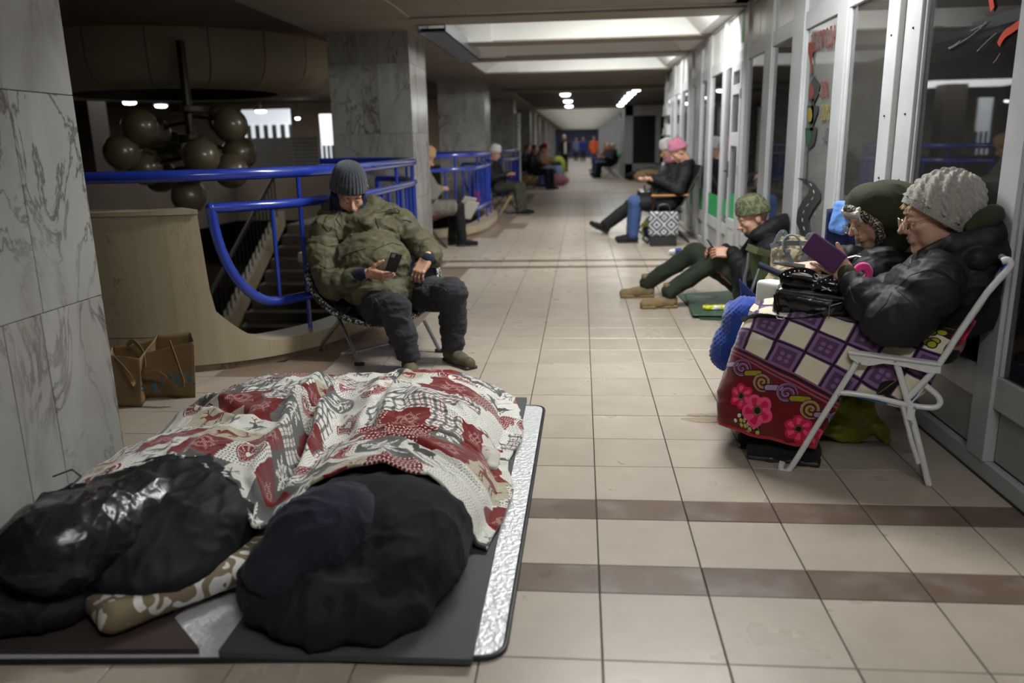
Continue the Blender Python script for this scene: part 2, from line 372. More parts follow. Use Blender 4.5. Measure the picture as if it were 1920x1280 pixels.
# ---- marble columns, slab by slab
def column(cx0, cx1, y0, y1, zs, name='marble_column', label=None, faces='SE', seed=0, ztop=2.61):
    root = empty(name, ((cx0+cx1)/2, (y0+y1)/2, 0), label=label, cat='column')
    ox, oy = (cx0+cx1)/2, (y0+y1)/2
    MB().box(cx0+.03-ox, cx1-.03-ox, y0+.03-oy, y1-.03-oy, 0, ztop).build('core', m_grout, root)
    rr = random.Random(seed); g = .0012
    for zi in range(len(zs)-1):
        z0, z1 = zs[zi]+g, zs[zi+1]-g
        cuts = [0, .40, .60, 1.0] if zi % 2 == 0 else [0, .36, .62, 1.0]
        for face in faces:
            for k in range(len(cuts)-1):
                a, b = cuts[k], cuts[k+1]
                if face in 'SN':
                    xa = cx0+(cx1-cx0)*a-ox+g; xb = cx0+(cx1-cx0)*b-ox-g
                    if k == 0: xa += .0
                    yy = (y0-oy, y0-oy+.03) if face == 'S' else (y1-oy-.03, y1-oy)
                    MB().box(xa, xb, yy[0], yy[1], z0, z1, .002).build('slab', m_marble, root)
                else:
                    ya = y0+(y1-y0)*a-oy+g; yb = y0+(y1-y0)*b-oy-g
                    if k == 0: ya += .03
                    xx = (cx1-ox-.03, cx1-ox) if face == 'E' else (cx0-ox, cx0-ox+.03)
                    MB().box(xx[0], xx[1], ya, yb, z0, z1, .002).build('slab', m_marble, root)
    return root
column(-2.95, COLX, .20, 1.16, [0, .785, 1.56, 2.34, 2.61], label='marble-clad column at the left edge beside the sleepers', faces='SE', seed=1)
column(-2.95, COLX, 7.50, 8.46, [0, .75, 1.5, 2.27, 2.61], label='marble-clad column directly behind the seated man in the grey hat', faces='SEW', seed=2)
column(-2.95, COLX, 14.66, 15.62, [0, .8, 1.6, 2.61], label='marble-clad column behind the second curved blue railing', faces='SE', seed=3)
for i in range(5):
    column(-2.95, COLX-.02, 29.5+7.1*i, 30.4+7.1*i, [0, 1.3, 2.61], label=['far marble column just past the lobby lights, first on the left', 'second marble column in the far corridor', 'third marble column in the far corridor', 'fourth marble column in the far corridor', 'most distant marble column on the left of the far corridor'][i], faces='SE', seed=10+i)
column(-2.95, COLX, 21.8, 22.7, [0, 1.3, 2.61], label='brown shaded column behind the white banded pole', faces='SE', seed=9)
# ---- kerb / parapet around each opening
def ovalpt(bay, t, grow=0.0):
    cx, cy = BAYS[bay]; a, b = 1.72+grow, 2.3+grow; n = 3.2
    c, s_ = math.cos(t), math.sin(t)
    return (cx+a*math.copysign(abs(c)**(2/n), c), cy+b*math.copysign(abs(s_)**(2/n), s_))
def kerb(bay, name, label):
    root = empty(name, (BAYS[bay][0], BAYS[bay][1], 0), label=label, cat='kerb')
    o = np.array([BAYS[bay][0], BAYS[bay][1], 0])
    ts = np.linspace(-math.pi/2+.0, math.pi/2, 90)
    def hgt(x, y):
        if bay > 0 or y > 4: return .15
        # wall profile: high behind the bags, sweeping down in a quarter round
        if x < -2.345: return .98
        if x < -2.325: return .98-(x+2.345)/.02*.58
        if x < -2.0: u = (x+2.325)/.325; return .15+.25*(1-math.sin(u*math.pi/2))
        return .15
    outer = [ovalpt(bay, t, .13) for t in ts]; inner = [ovalpt(bay, t, -.10) for t in ts]
    if bay == 0:
        outer = [(x, outer[0][1]) for x in np.linspace(-4.3, outer[0][0], 5)[:-1]]+outer
        inner = [(x, inner[0][1]) for x in np.linspace(-4.3, inner[0][0], 5)[:-1]]+inner
    # refine
    def refine(P):
        P = np.array(P); seg = np.r_[0, np.cumsum(np.hypot(*np.diff(P, axis=0).T))]; u = np.linspace(0, seg[-1], 360)
        return np.c_[np.interp(u, seg, P[:, 0]), np.interp(u, seg, P[:, 1])]
    O, I = refine(outer), refine(inner)
    H = [hgt(*p) for p in O]
    def strip(i0, i1, z0f, z1f, mtl, nm, off=0.0):
        m = MB(); v = []; f = []
        for i in range(i0, i1+1):
            z0, z1 = z0f(i), z1f(i); dn = (I[i]-O[i]); dn = dn/np.linalg.norm(dn)
            A = O[i]+dn*off; B = I[i]-dn*off
            v += [(A[0]-o[0], A[1]-o[1], z0), (B[0]-o[0], B[1]-o[1], z0), (B[0]-o[0], B[1]-o[1], z1), (A[0]-o[0], A[1]-o[1], z1)]
        n = i1-i0
        for i in range(n):
            for k in range(4): f.append((i*4+k, i*4+(k+1) % 4, (i+1)*4+(k+1) % 4, (i+1)*4+k))
        f += [(0, 1, 2, 3), tuple(n*4+k for k in (3, 2, 1, 0))]
        m.add(v, f); return m.build(nm, mtl, root)
    strip(0, 359, lambda i: 0, lambda i: .045, m_plinth, 'plinth', .02); strip(0, 359, lambda i: .04, lambda i: H[i]-.006, m_plinth, 'core', .012)
    # slabs of the facing
    cuts = [0]
    while cuts[-1] < 359: cuts.append(min(359, cuts[-1]+(26 if H[cuts[-1]] > .5 else 33)))
    for a, b in zip(cuts[:-1], cuts[1:]):
        if H[a] > .9 and H[min(b, 359)] > .9:
            zc = .62 if (a//26) % 2 else .24
            strip(a, b, lambda i: .047, lambda i: zc-.002, m_kerb, 'facing_slab', .0+random.uniform(0, .002))
            strip(a, b, lambda i: zc+.002, lambda i: H[i], m_kerb, 'facing_slab', .0+random.uniform(0, .002))
        else:
            strip(a, b, lambda i: .047, lambda i: H[i], m_kerb, 'facing_slab', random.uniform(0, .002))
    e = max(i for i in range(360) if H[i] > .97) if bay == 0 else 0
    if bay == 0: strip(0, e, lambda i: .98, lambda i: 1.005, m_kerb, 'coping', -.02)
    return root
kerb(0, 'marble_parapet', 'beige marble parapet sweeping down to a low curved kerb behind the seated man')
kerb(1, 'marble_parapet', 'low curved beige marble kerb under the second blue railing')
kerb(2, 'marble_parapet', 'dim beige kerb of the third opening behind the camouflage-clad sitter')
# ---- curved railings
def railing(bay, label, t0, t1, jx=True):
    o = np.array([BAYS[bay][0], BAYS[bay][1], 0]); root = empty('curved_railing', tuple(o), label=label, cat='railing')
    P = lambda t, z: np.array([*ovalpt(bay, t), z])-o
    ts = np.linspace(t0, t1, 60); zt, zm, zb = 1.20, 1.00, .37
    top = [P(t, zt) for t in ts]
    if bay == 0: top = [P(ts[0], zt)+np.array([-1.5, 0, 0])]+top
    MB().tube(top, .037, 14).build('top_rail', m_blue, root, True)
    # panel frame: mid rail, sweeping end and bottom rail in one bent tube
    ta, tb = (-1.09, 1.12)
    tm = np.linspace(ta, tb, 50)
    frame = [P(t, zm) for t in tm]
    fr = [P(ta, zm)]
    for k in range(1, 14):
        u = k/13; z = zm+(zb-zm)*(1-(1-u)**1.0) if u < .45 else None
        ang = u*math.pi/2
        t = ta+.24*(1-math.cos(ang))+.02*u; fr.append(P(t, zm-(zm-zb)*math.sin(ang)**.9 if u < 1 else zb))
    tl = np.linspace(ta+.27, tb-.27, 40)
    bot = [P(t, zb) for t in tl]
    endc = []
    for k in range(1, 14):
        ang = (1-k/13)*math.pi/2; t = tb-.24*(1-math.cos(ang)); endc.append(P(t, zm-(zm-zb)*math.sin(ang)**.9))
    MB().tube(frame, .032, 12).build('mid_rail', m_blue, root, True)
    MB().tube(fr+bot+endc, .032, 12).build('lower_frame', m_blue, root, True)
    MB().ball(P(ta, zm), .035, 12).build('corner_joint', m_blue, root, True)
    # balusters by arc length
    L = [np.linalg.norm(P(b, 0)-P(a, 0)) for a, b in zip(tl[:-1], tl[1:])]; s = np.r_[0, np.cumsum(L)]
    nb = int(s[-1]/.21)
    for k in range(nb+1):
        t = float(np.interp(k*s[-1]/nb, s, tl))
        post = (k % 4 == 1)
        z0, z1 = (.15, zt) if post else (zb, zm)
        MB().tube([P(t, z0), P(t, z1)], .015 if post else .0135, 8).build('post' if post else 'baluster', m_blue, root, True)
    return root
railing(0, 'curved blue tubular railing beside the seated man in the olive jacket', -1.53, 1.5)
railing(1, 'second curved blue railing, seen past the marble column', -1.53, 1.5)
railing(2, 'dim blue railing behind the person in camouflage trousers', -1.53, 1.5)
# ---- right: shop fronts
wall = tag(empty('wall_right', (XW, 0, 0)), kind='structure')
def wbox(name, y0, y1, z0, z1, x0=0.0, x1=.06, m=None, b=.003, par=None):
    return MB().box(x0, x1, y0, y1, z0, z1, b).build(name, m or m_alu, par or wall)
YE = 14.3
wbox('bottom_rail', -4.6, YE, 0.0, .075, -.012, .06)
wbox('sill_gasket', -4.6, YE, -.004, .006, -.02, .06, m_black, 0)
wbox('mid_rail', -4.6, YE, .30, .43, -.008, .06)
wbox('header_rail', -4.6, YE, 2.10, 2.22, -.012, .06)
wbox('top_rail', -4.6, YE, 2.60, 2.66, -.008, .06)
wbox('shop_floor_step', -4.6, YE, -.2, .0, .06, 3.0, m_shopdark, 0)
posts = [(-2.2, -1.95), (-.62, -.40), (.28, .45), (1.24, 1.38), (2.28, 2.46), (2.56, 2.72), (3.40, 3.60), (4.38, 4.70), (5.40, 5.66), (6.42, 6.60), (7.60, 7.78), (8.66, 8.95), (9.47, 9.93), (10.42, 10.85), (11.56, 11.81), (12.63, 12.85), (14.15, 14.30)]
for (a, b) in posts: wbox('post', a, b, .075, 2.6, -.022, .05)
wbox('recessed_channel', 2.46, 2.56, .075, 2.6, .01, .05, mat('channel_cream_paint', (.50, .49, .45), .4))
for z in (.95, 1.13, 1.45, 1.85): 
    for y in (2.36, 2.64): MB().ball((-.024, y, z), .006, 8).build('rivet', m_black, wall)
# lower and upper panels between posts
gaps = [(a[1], b[0]) for a, b in zip(posts[:-1], posts[1:]) if b[0]-a[1] > .2]
for k, (a, b) in enumerate(gaps):
    wbox('lower_panel', a+.012, b-.012, .085, .292, .016, .04, m_lpanel)
    wbox('panel_gasket', a, b, .075, .30, .022, .045, m_black, 0)
    mid = (a+b)/2
    wbox('glazing_bead', a+.0, a+.018, .43, 2.10, -.006, .02, m_alu); wbox('glazing_bead', b-.018, b, .43, 2.10, -.006, .02, m_alu)
for k in range(24):
    y = -2.4+.7*k
    if y+.7 > YE: break
    wbox('upper_panel', y+.008, y+.692, 2.225, 2.595, .004, .03, m_panel if k not in (9, 14) else m_alu)
    if k in (13, 17): wbox('green_sticker', y+.03, y+.16, 2.3 if k == 13 else 2.25, 2.58, -.0005, .004, m_green, 0)
wn = 0
for k, (a, b) in enumerate(gaps):
    wn += 1
    isdoor = (a == 6.60)
    root = tag(empty('door_1' if isdoor else 'window_%d' % (wn if wn < 9 else wn-0), (XW, a, 0)), kind='structure')
    if isdoor:
        W_ = b-a
        for (y0, y1, z0, z1) in ((0, .10, .02, 2.1), (.46, .56, .02, 2.1), (W_-.07, W_, .02, 2.1)):
            MB().box(-.03, .03, y0, y1, z0, z1, .004).build('stile', m_alu, root)
        for (z0, z1) in ((.02, .12), (.42, .52), (1.28, 1.42), (1.80, 1.90), (2.03, 2.10)):
            MB().box(-.028, .028, .10, .46, z0, z1, .003).build('rail', m_alu, root)
        for (y0, y1, z0, z1, gm) in ((.10, .46, .52, 1.28, m_glass), (.10, .46, 1.42, 1.80, m_glass), (.10, .46, 1.9, 2.03, m_glass), (.56, W_-.07, .3, 2.1, m_glass)):
            MB().box(-.003, .003, y0, y1, z0, z1).build('pane', gm, root)
        for (y0, y1) in ((.12, .45), (.57, W_-.08)): MB().box(-.008, -.004, y0, y1, .525, .78 if y1 < .5 else .68).build('green_vinyl', m_green, root)
        MB().box(-.02, .0, .10, .46, .12, .42).build('kick_panel', m_panel, root)
        hd = MB().tube([(-.03, .51, 1.02), (-.075, .51, 1.02), (-.075, .40, 1.02)], .009, 8).build('door_handle', m_black, root, True)
        MB().box(-.036, -.03, .495, .53, .95, 1.12).build('lock_plate', m_steel, root)
        for z in (.3, 1.0, 1.75): MB().tube([(-.034, .012, z), (-.034, .012, z+.09)], .009, 8).build('hinge', m_alu, root, True)
    else:
        gm = m_glassf if a in (2.72,) else (m_glassw if a == 3.60 else m_glass)
        MB().box(.008, .014, a*0+.0, b-a, .43, 2.10).build('pane', gm, root)
        if 7.7 < a < 10 or a == 5.66:
            MB().box(.001, .005, .02, b-a-.02, .44, .70).build('green_vinyl', m_green, root)
# shop interiors behind the glass
def shop(y0, y1, m, depth, name, xoff=.09):
    s_ = MB(); s_.box(XW+depth, XW+depth+.03, y0, y1, 0, 2.7); s_.box(XW+.065, XW+depth, y0-.02, y0, 0, 2.7); s_.box(XW+.065, XW+depth, y1, y1+.02, 0, 2.7); s_.box(XW+.065, XW+depth, y0, y1, 2.62, 2.7)
    s_.build(name, m, None); return bpy.data.objects[s_ and name] if name in bpy.data.objects else None
for i, (y0, y1, m, dp) in enumerate(((-4.5, 1.34, m_shopdark, 2.2), (1.37, 2.5, m_shopdark, 2.0), (2.53, 3.5, mat('brown_shop_curtain', (.16, .14, .12), .8, c2=(.10, .09, .08), nscale=2, stretch=(1, 6, 1)), .30), (3.53, 4.5, m_shopgrey, .16), (4.53, 6.5, m_shopdark, 2.0), (6.55, YE, m_shopdark, 2.4))):
    s_ = MB(); X0 = .07; s_.box(dp, dp+.03, y0, y1, 0, 2.7); s_.box(X0, dp, y0-.02, y0, 0, 2.7); s_.box(X0, dp, y1, y1+.02, 0, 2.7); s_.box(X0, dp, y0, y1, 2.62, 2.7)
    s_.build('shop_interior', m, wall)
# sill objects inside the near shop: dim clutter seen through the glass
# wall end: shelving bay at the end of the shop row
rk = empty('display_rack', (XW-.02, 13.4, 0), label='narrow white display rack with small shelves at the end of the shop row', cat='rack')
for y in (-.45, .45): MB().box(-.03, .0, y-.02, y+.02, 0, 2.1).build('upright', m_alu, rk)
for z in (.4, .75, 1.1, 1.45, 1.8): 
    MB().box(-.10, .0, -.45, .45, z, z+.02).build('shelf', m_panel, rk)
    for j in range(4): MB().box(-.08, -.02, -.38+.21*j, -.26+.21*j, z+.02, z+random.uniform(.12, .22), .004).build('carton', [m_panel, m_alu, m_lpanel][j % 3], rk)
# lobby end wall with dark windows
we = tag(empty('wall_far', (1.58, 29.2, 0)), kind='structure')
for (x0, x1, z0, z1, m) in ((0, .28, 0, 2.7, m_alu), (0, 3.4, 0, .55, m_lpanel), (0, 3.4, 2.3, 2.7, m_panel), (1.12, 1.30, .5, 2.3, m_alu), (2.3, 2.5, .5, 2.3, m_alu)):
    MB().box(x0, x1, 0, .08, z0, z1).build('frame_member', m, we)
for i, (x0, x1) in enumerate(((.28, 1.12), (1.30, 2.3), (2.5, 3.4))):
    wf = tag(empty('window_%d' % (30+i), (1.58+x0, 29.24, 0)), kind='structure'); MB().box(0, x1-x0, 0, .01, .55, 2.3).build('pane', mat('black_window', (.018, .02, .018), .15), wf)
tag(MB().box(4.75, 4.85, 14.3, 29.2, 0, 2.8).build('wall_lobby', m_hall), kind='structure')
tag(MB().box(1.6, 4.85, 14.3, 14.4, 0, 2.8).build('wall_shop_end', m_panel), kind='structure')
tag(MB().box(-3.2, 1.9, 79.5, 79.8, 0, 3).build('wall_end', mat('deep_blue_far_wall', (.16, .18, .34), .7)), kind='structure')
# right wall of the far corridor: pale posts
wr2 = tag(MB().box(1.62, 1.9, 29.3, 79.5, 0, 2.8).build('wall_corridor_right', m_lpanel), kind='structure')
for i in range(34):
    y = 29.7+1.45*i; MB().box(1.56, 1.63, y, y+.16, 0, 2.62).build('post', m_alu, wr2)
    if i % 2 == 0: MB().box(1.605, 1.622, y+.2, y+1.4, .5, 2.2).build('pane', m_glass, wr2)
tag(MB().box(-3.2, -3.0, 29.2, 79.5, 0, 2.8).build('wall_corridor_left', m_hall), kind='structure')
# back wall behind the camera, closes the corridor
tag(MB().box(-3.1, 1.7, -5.1, -4.95, 0, 3.1).build('wall_back', m_hall), kind='structure')
# ---- ceiling lamp fixtures (real tubes in the coffers)
for i, ly in enumerate(LAMP_Y):
    r = empty('tube_lamp', (0.45, ly, 2.94), label=['ceiling tube lamp behind the nearest beam', 'ceiling tube lamp above the two women', 'ceiling tube lamp hidden behind the wide brown beam', 'ceiling tube lamp hidden before the dark lobby'][i], cat='lamp')
    MB().box(-.8, .8, -.05, .05, 0, .06, .006).build('housing', m_alu, r); MB().box(-.4, -.38, -.01, .01, .06, .11).build('bracket', m_alu, r); MB().box(.38, .4, -.01, .01, .06, .11).build('bracket', m_alu, r)
    for s_ in (-.03, .03): MB().tube([(-.75, s_, -.02), (.75, s_, -.02)], .013, 8).build('tube', m_tube, r)
def disc(x, y, z, r, label, group, ztop=0):
    root = empty('downlight', (x, y, z), label=label, cat='lamp', group=group)
    MB().lathe([(r*1.15, 0), (r*1.15, -.02), (r*.95, -.03)], n=20).build('trim_ring', m_alu, root)
    if ztop > z+.02: MB().tube([(0, 0, -.02), (0, 0, ztop-z)], .012, 6).build('stem', m_bronze, root, True)
    MB().lathe([(r*.95, -.02), (r*.95, -.05), (r*.7, -.08), (.001, -.09)], n=20).build('diffuser', m_white, root, True)
for i in range(6):
    y = [19.2, 20.7, 22.2, 23.8, 25.6, 27.6][i]; px = [1193, 1184, 1178, 1173, 1168, 1163][i]
    p = at(px, [180, 188, 195, 200, 205, 209][i], y); disc(p[0], y, 2.66, .12, ['largest and nearest', 'second nearest', 'third nearest', 'fourth nearest', 'fifth nearest', 'smallest and farthest'][i]+' round downlight of the right-hand row in the dark lobby ceiling', 'right row of lobby downlights')
for i, (px, py, y) in enumerate(((1060, 187, 20.5), (1065, 201, 24), (1067, 210, 27.5))):
    p = at(px, py, y); disc(p[0], y, 2.66, .14, ['topmost, dimmer', 'middle', 'lowest and farthest'][i]+' round downlight of the left-hand three in the dark lobby ceiling', 'left row of lobby downlights')
lob = area('lobby_fill_light', (1.2, 23, 2.5), 1.5, 8, 60)  # added area light without a fixture, brightens the lobby and poles
# ---- banded white poles in the lobby
for (px, y, lb) in ((972, 22.3, 'white banded pole standing in front of the dim left columns, nearer one'), (1003, 27.5, 'white banded pole in the lobby, farther and shorter in view')):
    p = at(px, 300, y); z1 = at(px, 212, y)[2]
    r = empty('banded_pole', (p[0], y, 0), label=lb, cat='pole')
    MB().tube([(0, 0, 0), (0, 0, z1)], .07, 14).build('shaft', m_conc, r, True)
    for k in range(4): MB().tube([(0, 0, z1-.06-.12*k), (0, 0, z1-.01-.12*k)], .095, 14).build('collar', m_panel, r, True)
# ================================================================ THE HALL TO THE LEFT
ring = empty('oval_ceiling_drum', (-5.85, 9.6, 2.13), label='oval tan ceiling drum with a black opening above the globe chandelier', cat='ceiling fixture')
m_drum = mat('tan_drum_panels', (.42, .35, .25), .6, c2=(.36, .30, .20), nscale=1)
nseg = 20; prof = [(1.42, 0.0)]
for k in range(0, 9): a = -math.pi/2+math.pi*.5*k/8; prof.append((1.92+.36*math.cos(a), .36+.36*math.sin(a)))
prof += [(2.28, .65)]
for s_ in range(nseg):
    v = []; f = []; sub = 4
    for j in range(sub+1):
        a = 2*math.pi*(s_+j/sub*.985)/nseg
        for (r, z) in prof: v.append((r*math.cos(a)*1.0, r*math.sin(a)*.92, z))
    n = len(prof)
    for j in range(sub):
        for k in range(n-1): f.append((j*n+k, (j+1)*n+k, (j+1)*n+k+1, j*n+k+1))
    MB().add(v, f).build('drum_panel', m_drum, ring, True)
MB().lathe([(1.43, .0), (1.43, .5), (.01, .5)], n=40, R=np.diag([1, .92, 1])).build('dark_recess', m_black, ring)
ch = empty('globe_chandelier', (-4.72, 7.6, 0), label='large chandelier of unlit amber glass globes hanging over the stair hall', cat='chandelier')
MB().tube([(0, 0, .95), (0, 0, 2.6)], .05, 12).build('stem', m_bronze, ch, True)
MB().lathe([(.0, 1.88), (.2, 1.86), (.2, 1.80), (.0, 1.78)], n=20).build('hub', m_bronze, ch)
MB().lathe([(.0, 1.55), (.14, 1.54), (.14, 1.46), (.0, 1.45)], n=20).build('hub', m_bronze, ch)
gl = [(262, 238, 7.3), (288, 250, 7.8), (228, 285, 7.2), (432, 235, 7.6), (420, 225, 8.2), (377, 293, 7.0), (449, 287, 7.7), (272, 315, 7.5), (433, 320, 7.4), (320, 275, 8.1), (354, 368, 7.5), (300, 330, 8.0)]
for (px, py, y) in gl:
    p = at(px, py, y)-np.array([-4.72, 7.6, 0]); rr_ = .205
    gb = MB().ball(p, rr_, 24).build('glass_globe', m_globe, ch, True)
    zz = max(p[2], 1.0); a0 = np.array([0, 0, min(zz+.12, 1.85)]); MB().tube([a0, (a0+p)/2+np.array([0, 0, .03]), p], .022, 8).build('arm', m_bronze, ch, True)
# far side of the hall
m_tan = mat('dim_tan_wall', (.42, .35, .25), .8, c2=(.26, .20, .14), nscale=.6)
tag(MB().box(-22, -3.2, 24.0, 24.3, -3.2, 3).build('wall_hall_far', m_tan), kind='structure')
tag(MB().box(-16.2, -16, -6, 24, -3.2, 3).build('wall_hall_left', m_tan), kind='structure')
tag(MB().box(-22, -3.0, -6, 24, -3.3, -3.2).build('floor_lower', m_tileb), kind='structure')
gal = tag(MB().box(-16, -8.6, 4, 24, -.35, 0).build('floor_gallery', m_hall), kind='structure')
MB().box(-16, -3.2, 17.5, 24, -.36, 0).build('gallery_slab', m_hall, gal)
MB().box(-8.75, -8.6, 4, 17.5, 0, .9).build('gallery_parapet', m_hall, gal)
MB().box(-8.6, -3.3, 17.5, 17.65, 0, .9).build('gallery_parapet', m_hall, gal)
for (x, y, lb) in ((-9.0, 12.3, 'dark brown pillar across the stair hall, beside the left column'), (-6.2, 20.2, 'dark pillar across the hall right of the chandelier'), (-4.3, 19.0, 'dim pillar across the hall next to the marble column')):
    r = empty('hall_pillar', (x, y, 0), label=lb, cat='pillar'); MB().box(-.28, .28, -.28, .28, -.0, 2.8).build('shaft', mat('brown_pillar', (.07, .05, .038), .5), r); MB().box(-.31, .31, -.31, .31, 0, .12).build('base', m_plinth, r)
# lit kiosk fronts across the hall
for i, (x0, x1, py0, py1, y) in enumerate(((452, 546, 206, 262, 21.0), (598, 628, 214, 330, 20.0))):
    a = at(x0, py0, y); b = at(x1, py1, y)
    r = empty('lit_kiosk', (a[0], y, b[2]), label=['bright kiosk front with window bars across the hall, right of the chandelier', 'narrow bright kiosk front seen beside the marble column behind the seated man'][i], cat='kiosk')
    W_, H_ = b[0]-a[0], a[2]-b[2]; MB().box(0, W_, .02, .12, -b[2]+.0, 0).build('kiosk_base', m_hall, r)
    MB().box(0, W_, .0, .1, H_*.5, H_).build('sign_panel', m_lit, r)
    MB().box(0, W_, .05, .1, 0, H_*.5).build('dim_glass', m_shopdark, r)
    for k in range(6 if i == 0 else 3): MB().box(W_*k/(5.6 if i == 0 else 2.6), W_*k/(5.6 if i == 0 else 2.6)+W_*.06, -.02, .05, 0, H_*.5).build('bar', m_lit, r)
for i, (px, py, y) in enumerate(((220, 180, 14.5), (243, 193, 16.5), (302, 199, 18.0), (489, 209, 19.5), (558, 222, 22))):
    p = at(px, py, y); disc(p[0], y, min(p[2]+.05, 2.75), .15 if i < 4 else .07, ['leftmost glowing hall light beside the near column', 'hall light second from the near column, just above the left globes', 'hall light left of the chandelier stem', 'hall light in front of the bright kiosk front', 'small dim hall light right of the bright kiosk'][i], 'ceiling lights across the stair hall', 2.79)
area('hall_fill_light', (-9.5, 15, 2.6), 5, 6, 95); area('hall_fill_light', (-6.5, 20, 2.6), 3, 3, 70)  # added area lights without fixtures, brighten the tan hall walls
bd = at(470, 258, 15.0); bd2 = at(598, 312, 15.0)
r = empty('slatted_board', (bd[0], 15.0, bd2[2]), label='grey slatted board on the far side of the hall above the blue rail', cat='board')
for k in range(8): MB().box(0, bd2[0]-bd[0], 0, .05, (bd[2]-bd2[2])*k/8, (bd[2]-bd2[2])*(k+.86)/8).build('slat', mat('grey_slat', (.11, .105, .10), .6) if k == 0 else bpy.data.materials['grey_slat'], r)
# stairs down to the lower hall
m_step = mat('dark_stair_stone', (.10, .08, .062), .5, c2=(.075, .06, .05), nscale=3)
stair = empty('staircase', (-4.4, 12.4, 0), label='dark staircase dropping to the lower hall behind the blue railing', cat='stairs')
for k in range(18): MB().box(-1.05, 1.05, -.31*(k+1), -.31*k, -3.2, -.17*k-.17, .0).build('step', m_step, stair)
MB().prism([(0, 0), (0, .25), (-5.6, -2.82), (-5.6, -3.2)], -1.25, -1.07, 'x').build('stringer', m_kerb, stair)
MB().tube([(-1.16, .0, .95), (-1.16, -5.6, -2.12)], .03, 10).build('handrail', m_black, stair, True)
for k in range(34): 
    y = -.15-.16*k; MB().box(-1.17, -1.15, y-.008, y+.008, .25+y*.549-.1, .93+y*.549).build('bar', m_black, stair)
MB().box(-1.05, 1.05, -3.16, -3.1, -1.87+.0, -1.86+.01).build('yellow_edge', mat('yellow_nosing', (.45, .33, .03), .6), stair)
MB().box(-1.05, 1.05, .0, 5.3, -.3, 0).build('landing', m_hall, stair)
# ================================================================ SOFT-SHAPE ENGINE (smooth unions meshed by surface nets)
def nrm(v): v = np.array(v, float); return v/(np.linalg.norm(v)+1e-12)
def orient(face, up=(0, 0, 1)):
    f = nrm(face); u = np.array(up, float); u = nrm(u-f*np.dot(f, u)); return np.stack([np.cross(u, f), -f, u], 1)
_rt = np.random.RandomState(5).rand(32, 32, 32).astype(np.float32)
def vnoise(p):
    p = np.asarray(p, np.float32); i = np.floor(p).astype(int); f = p-i; f = f*f*(3-2*f); r = 0
    for dx in (0, 1):
        for dy in (0, 1):
            for dz in (0, 1):
                w_ = (f[:, 0] if dx else 1-f[:, 0])*(f[:, 1] if dy else 1-f[:, 1])*(f[:, 2] if dz else 1-f[:, 2])
                r = r+w_*_rt[(i[:, 0]+dx) & 31, (i[:, 1]+dy) & 31, (i[:, 2]+dz) & 31]
    return r
def folds(amp, scale, stretch=(1, 1, 1), seed=0.0, R=None):
    """cloth creases: ridged noise pushed along the normal"""
    def fn(v, n):
        q = v@R if R is not None else v
        q = q*np.array(stretch)*scale+seed
        w_ = vnoise(q*.6+7.7)*1.6
        a = 1-np.abs(2*vnoise(q+w_[:, None])-1); b = 1-np.abs(2*vnoise(q*2.1+3.3+w_[:, None])-1)
        return amp*((a**2.2-.35)+.45*(b**2-.35))
    return fn
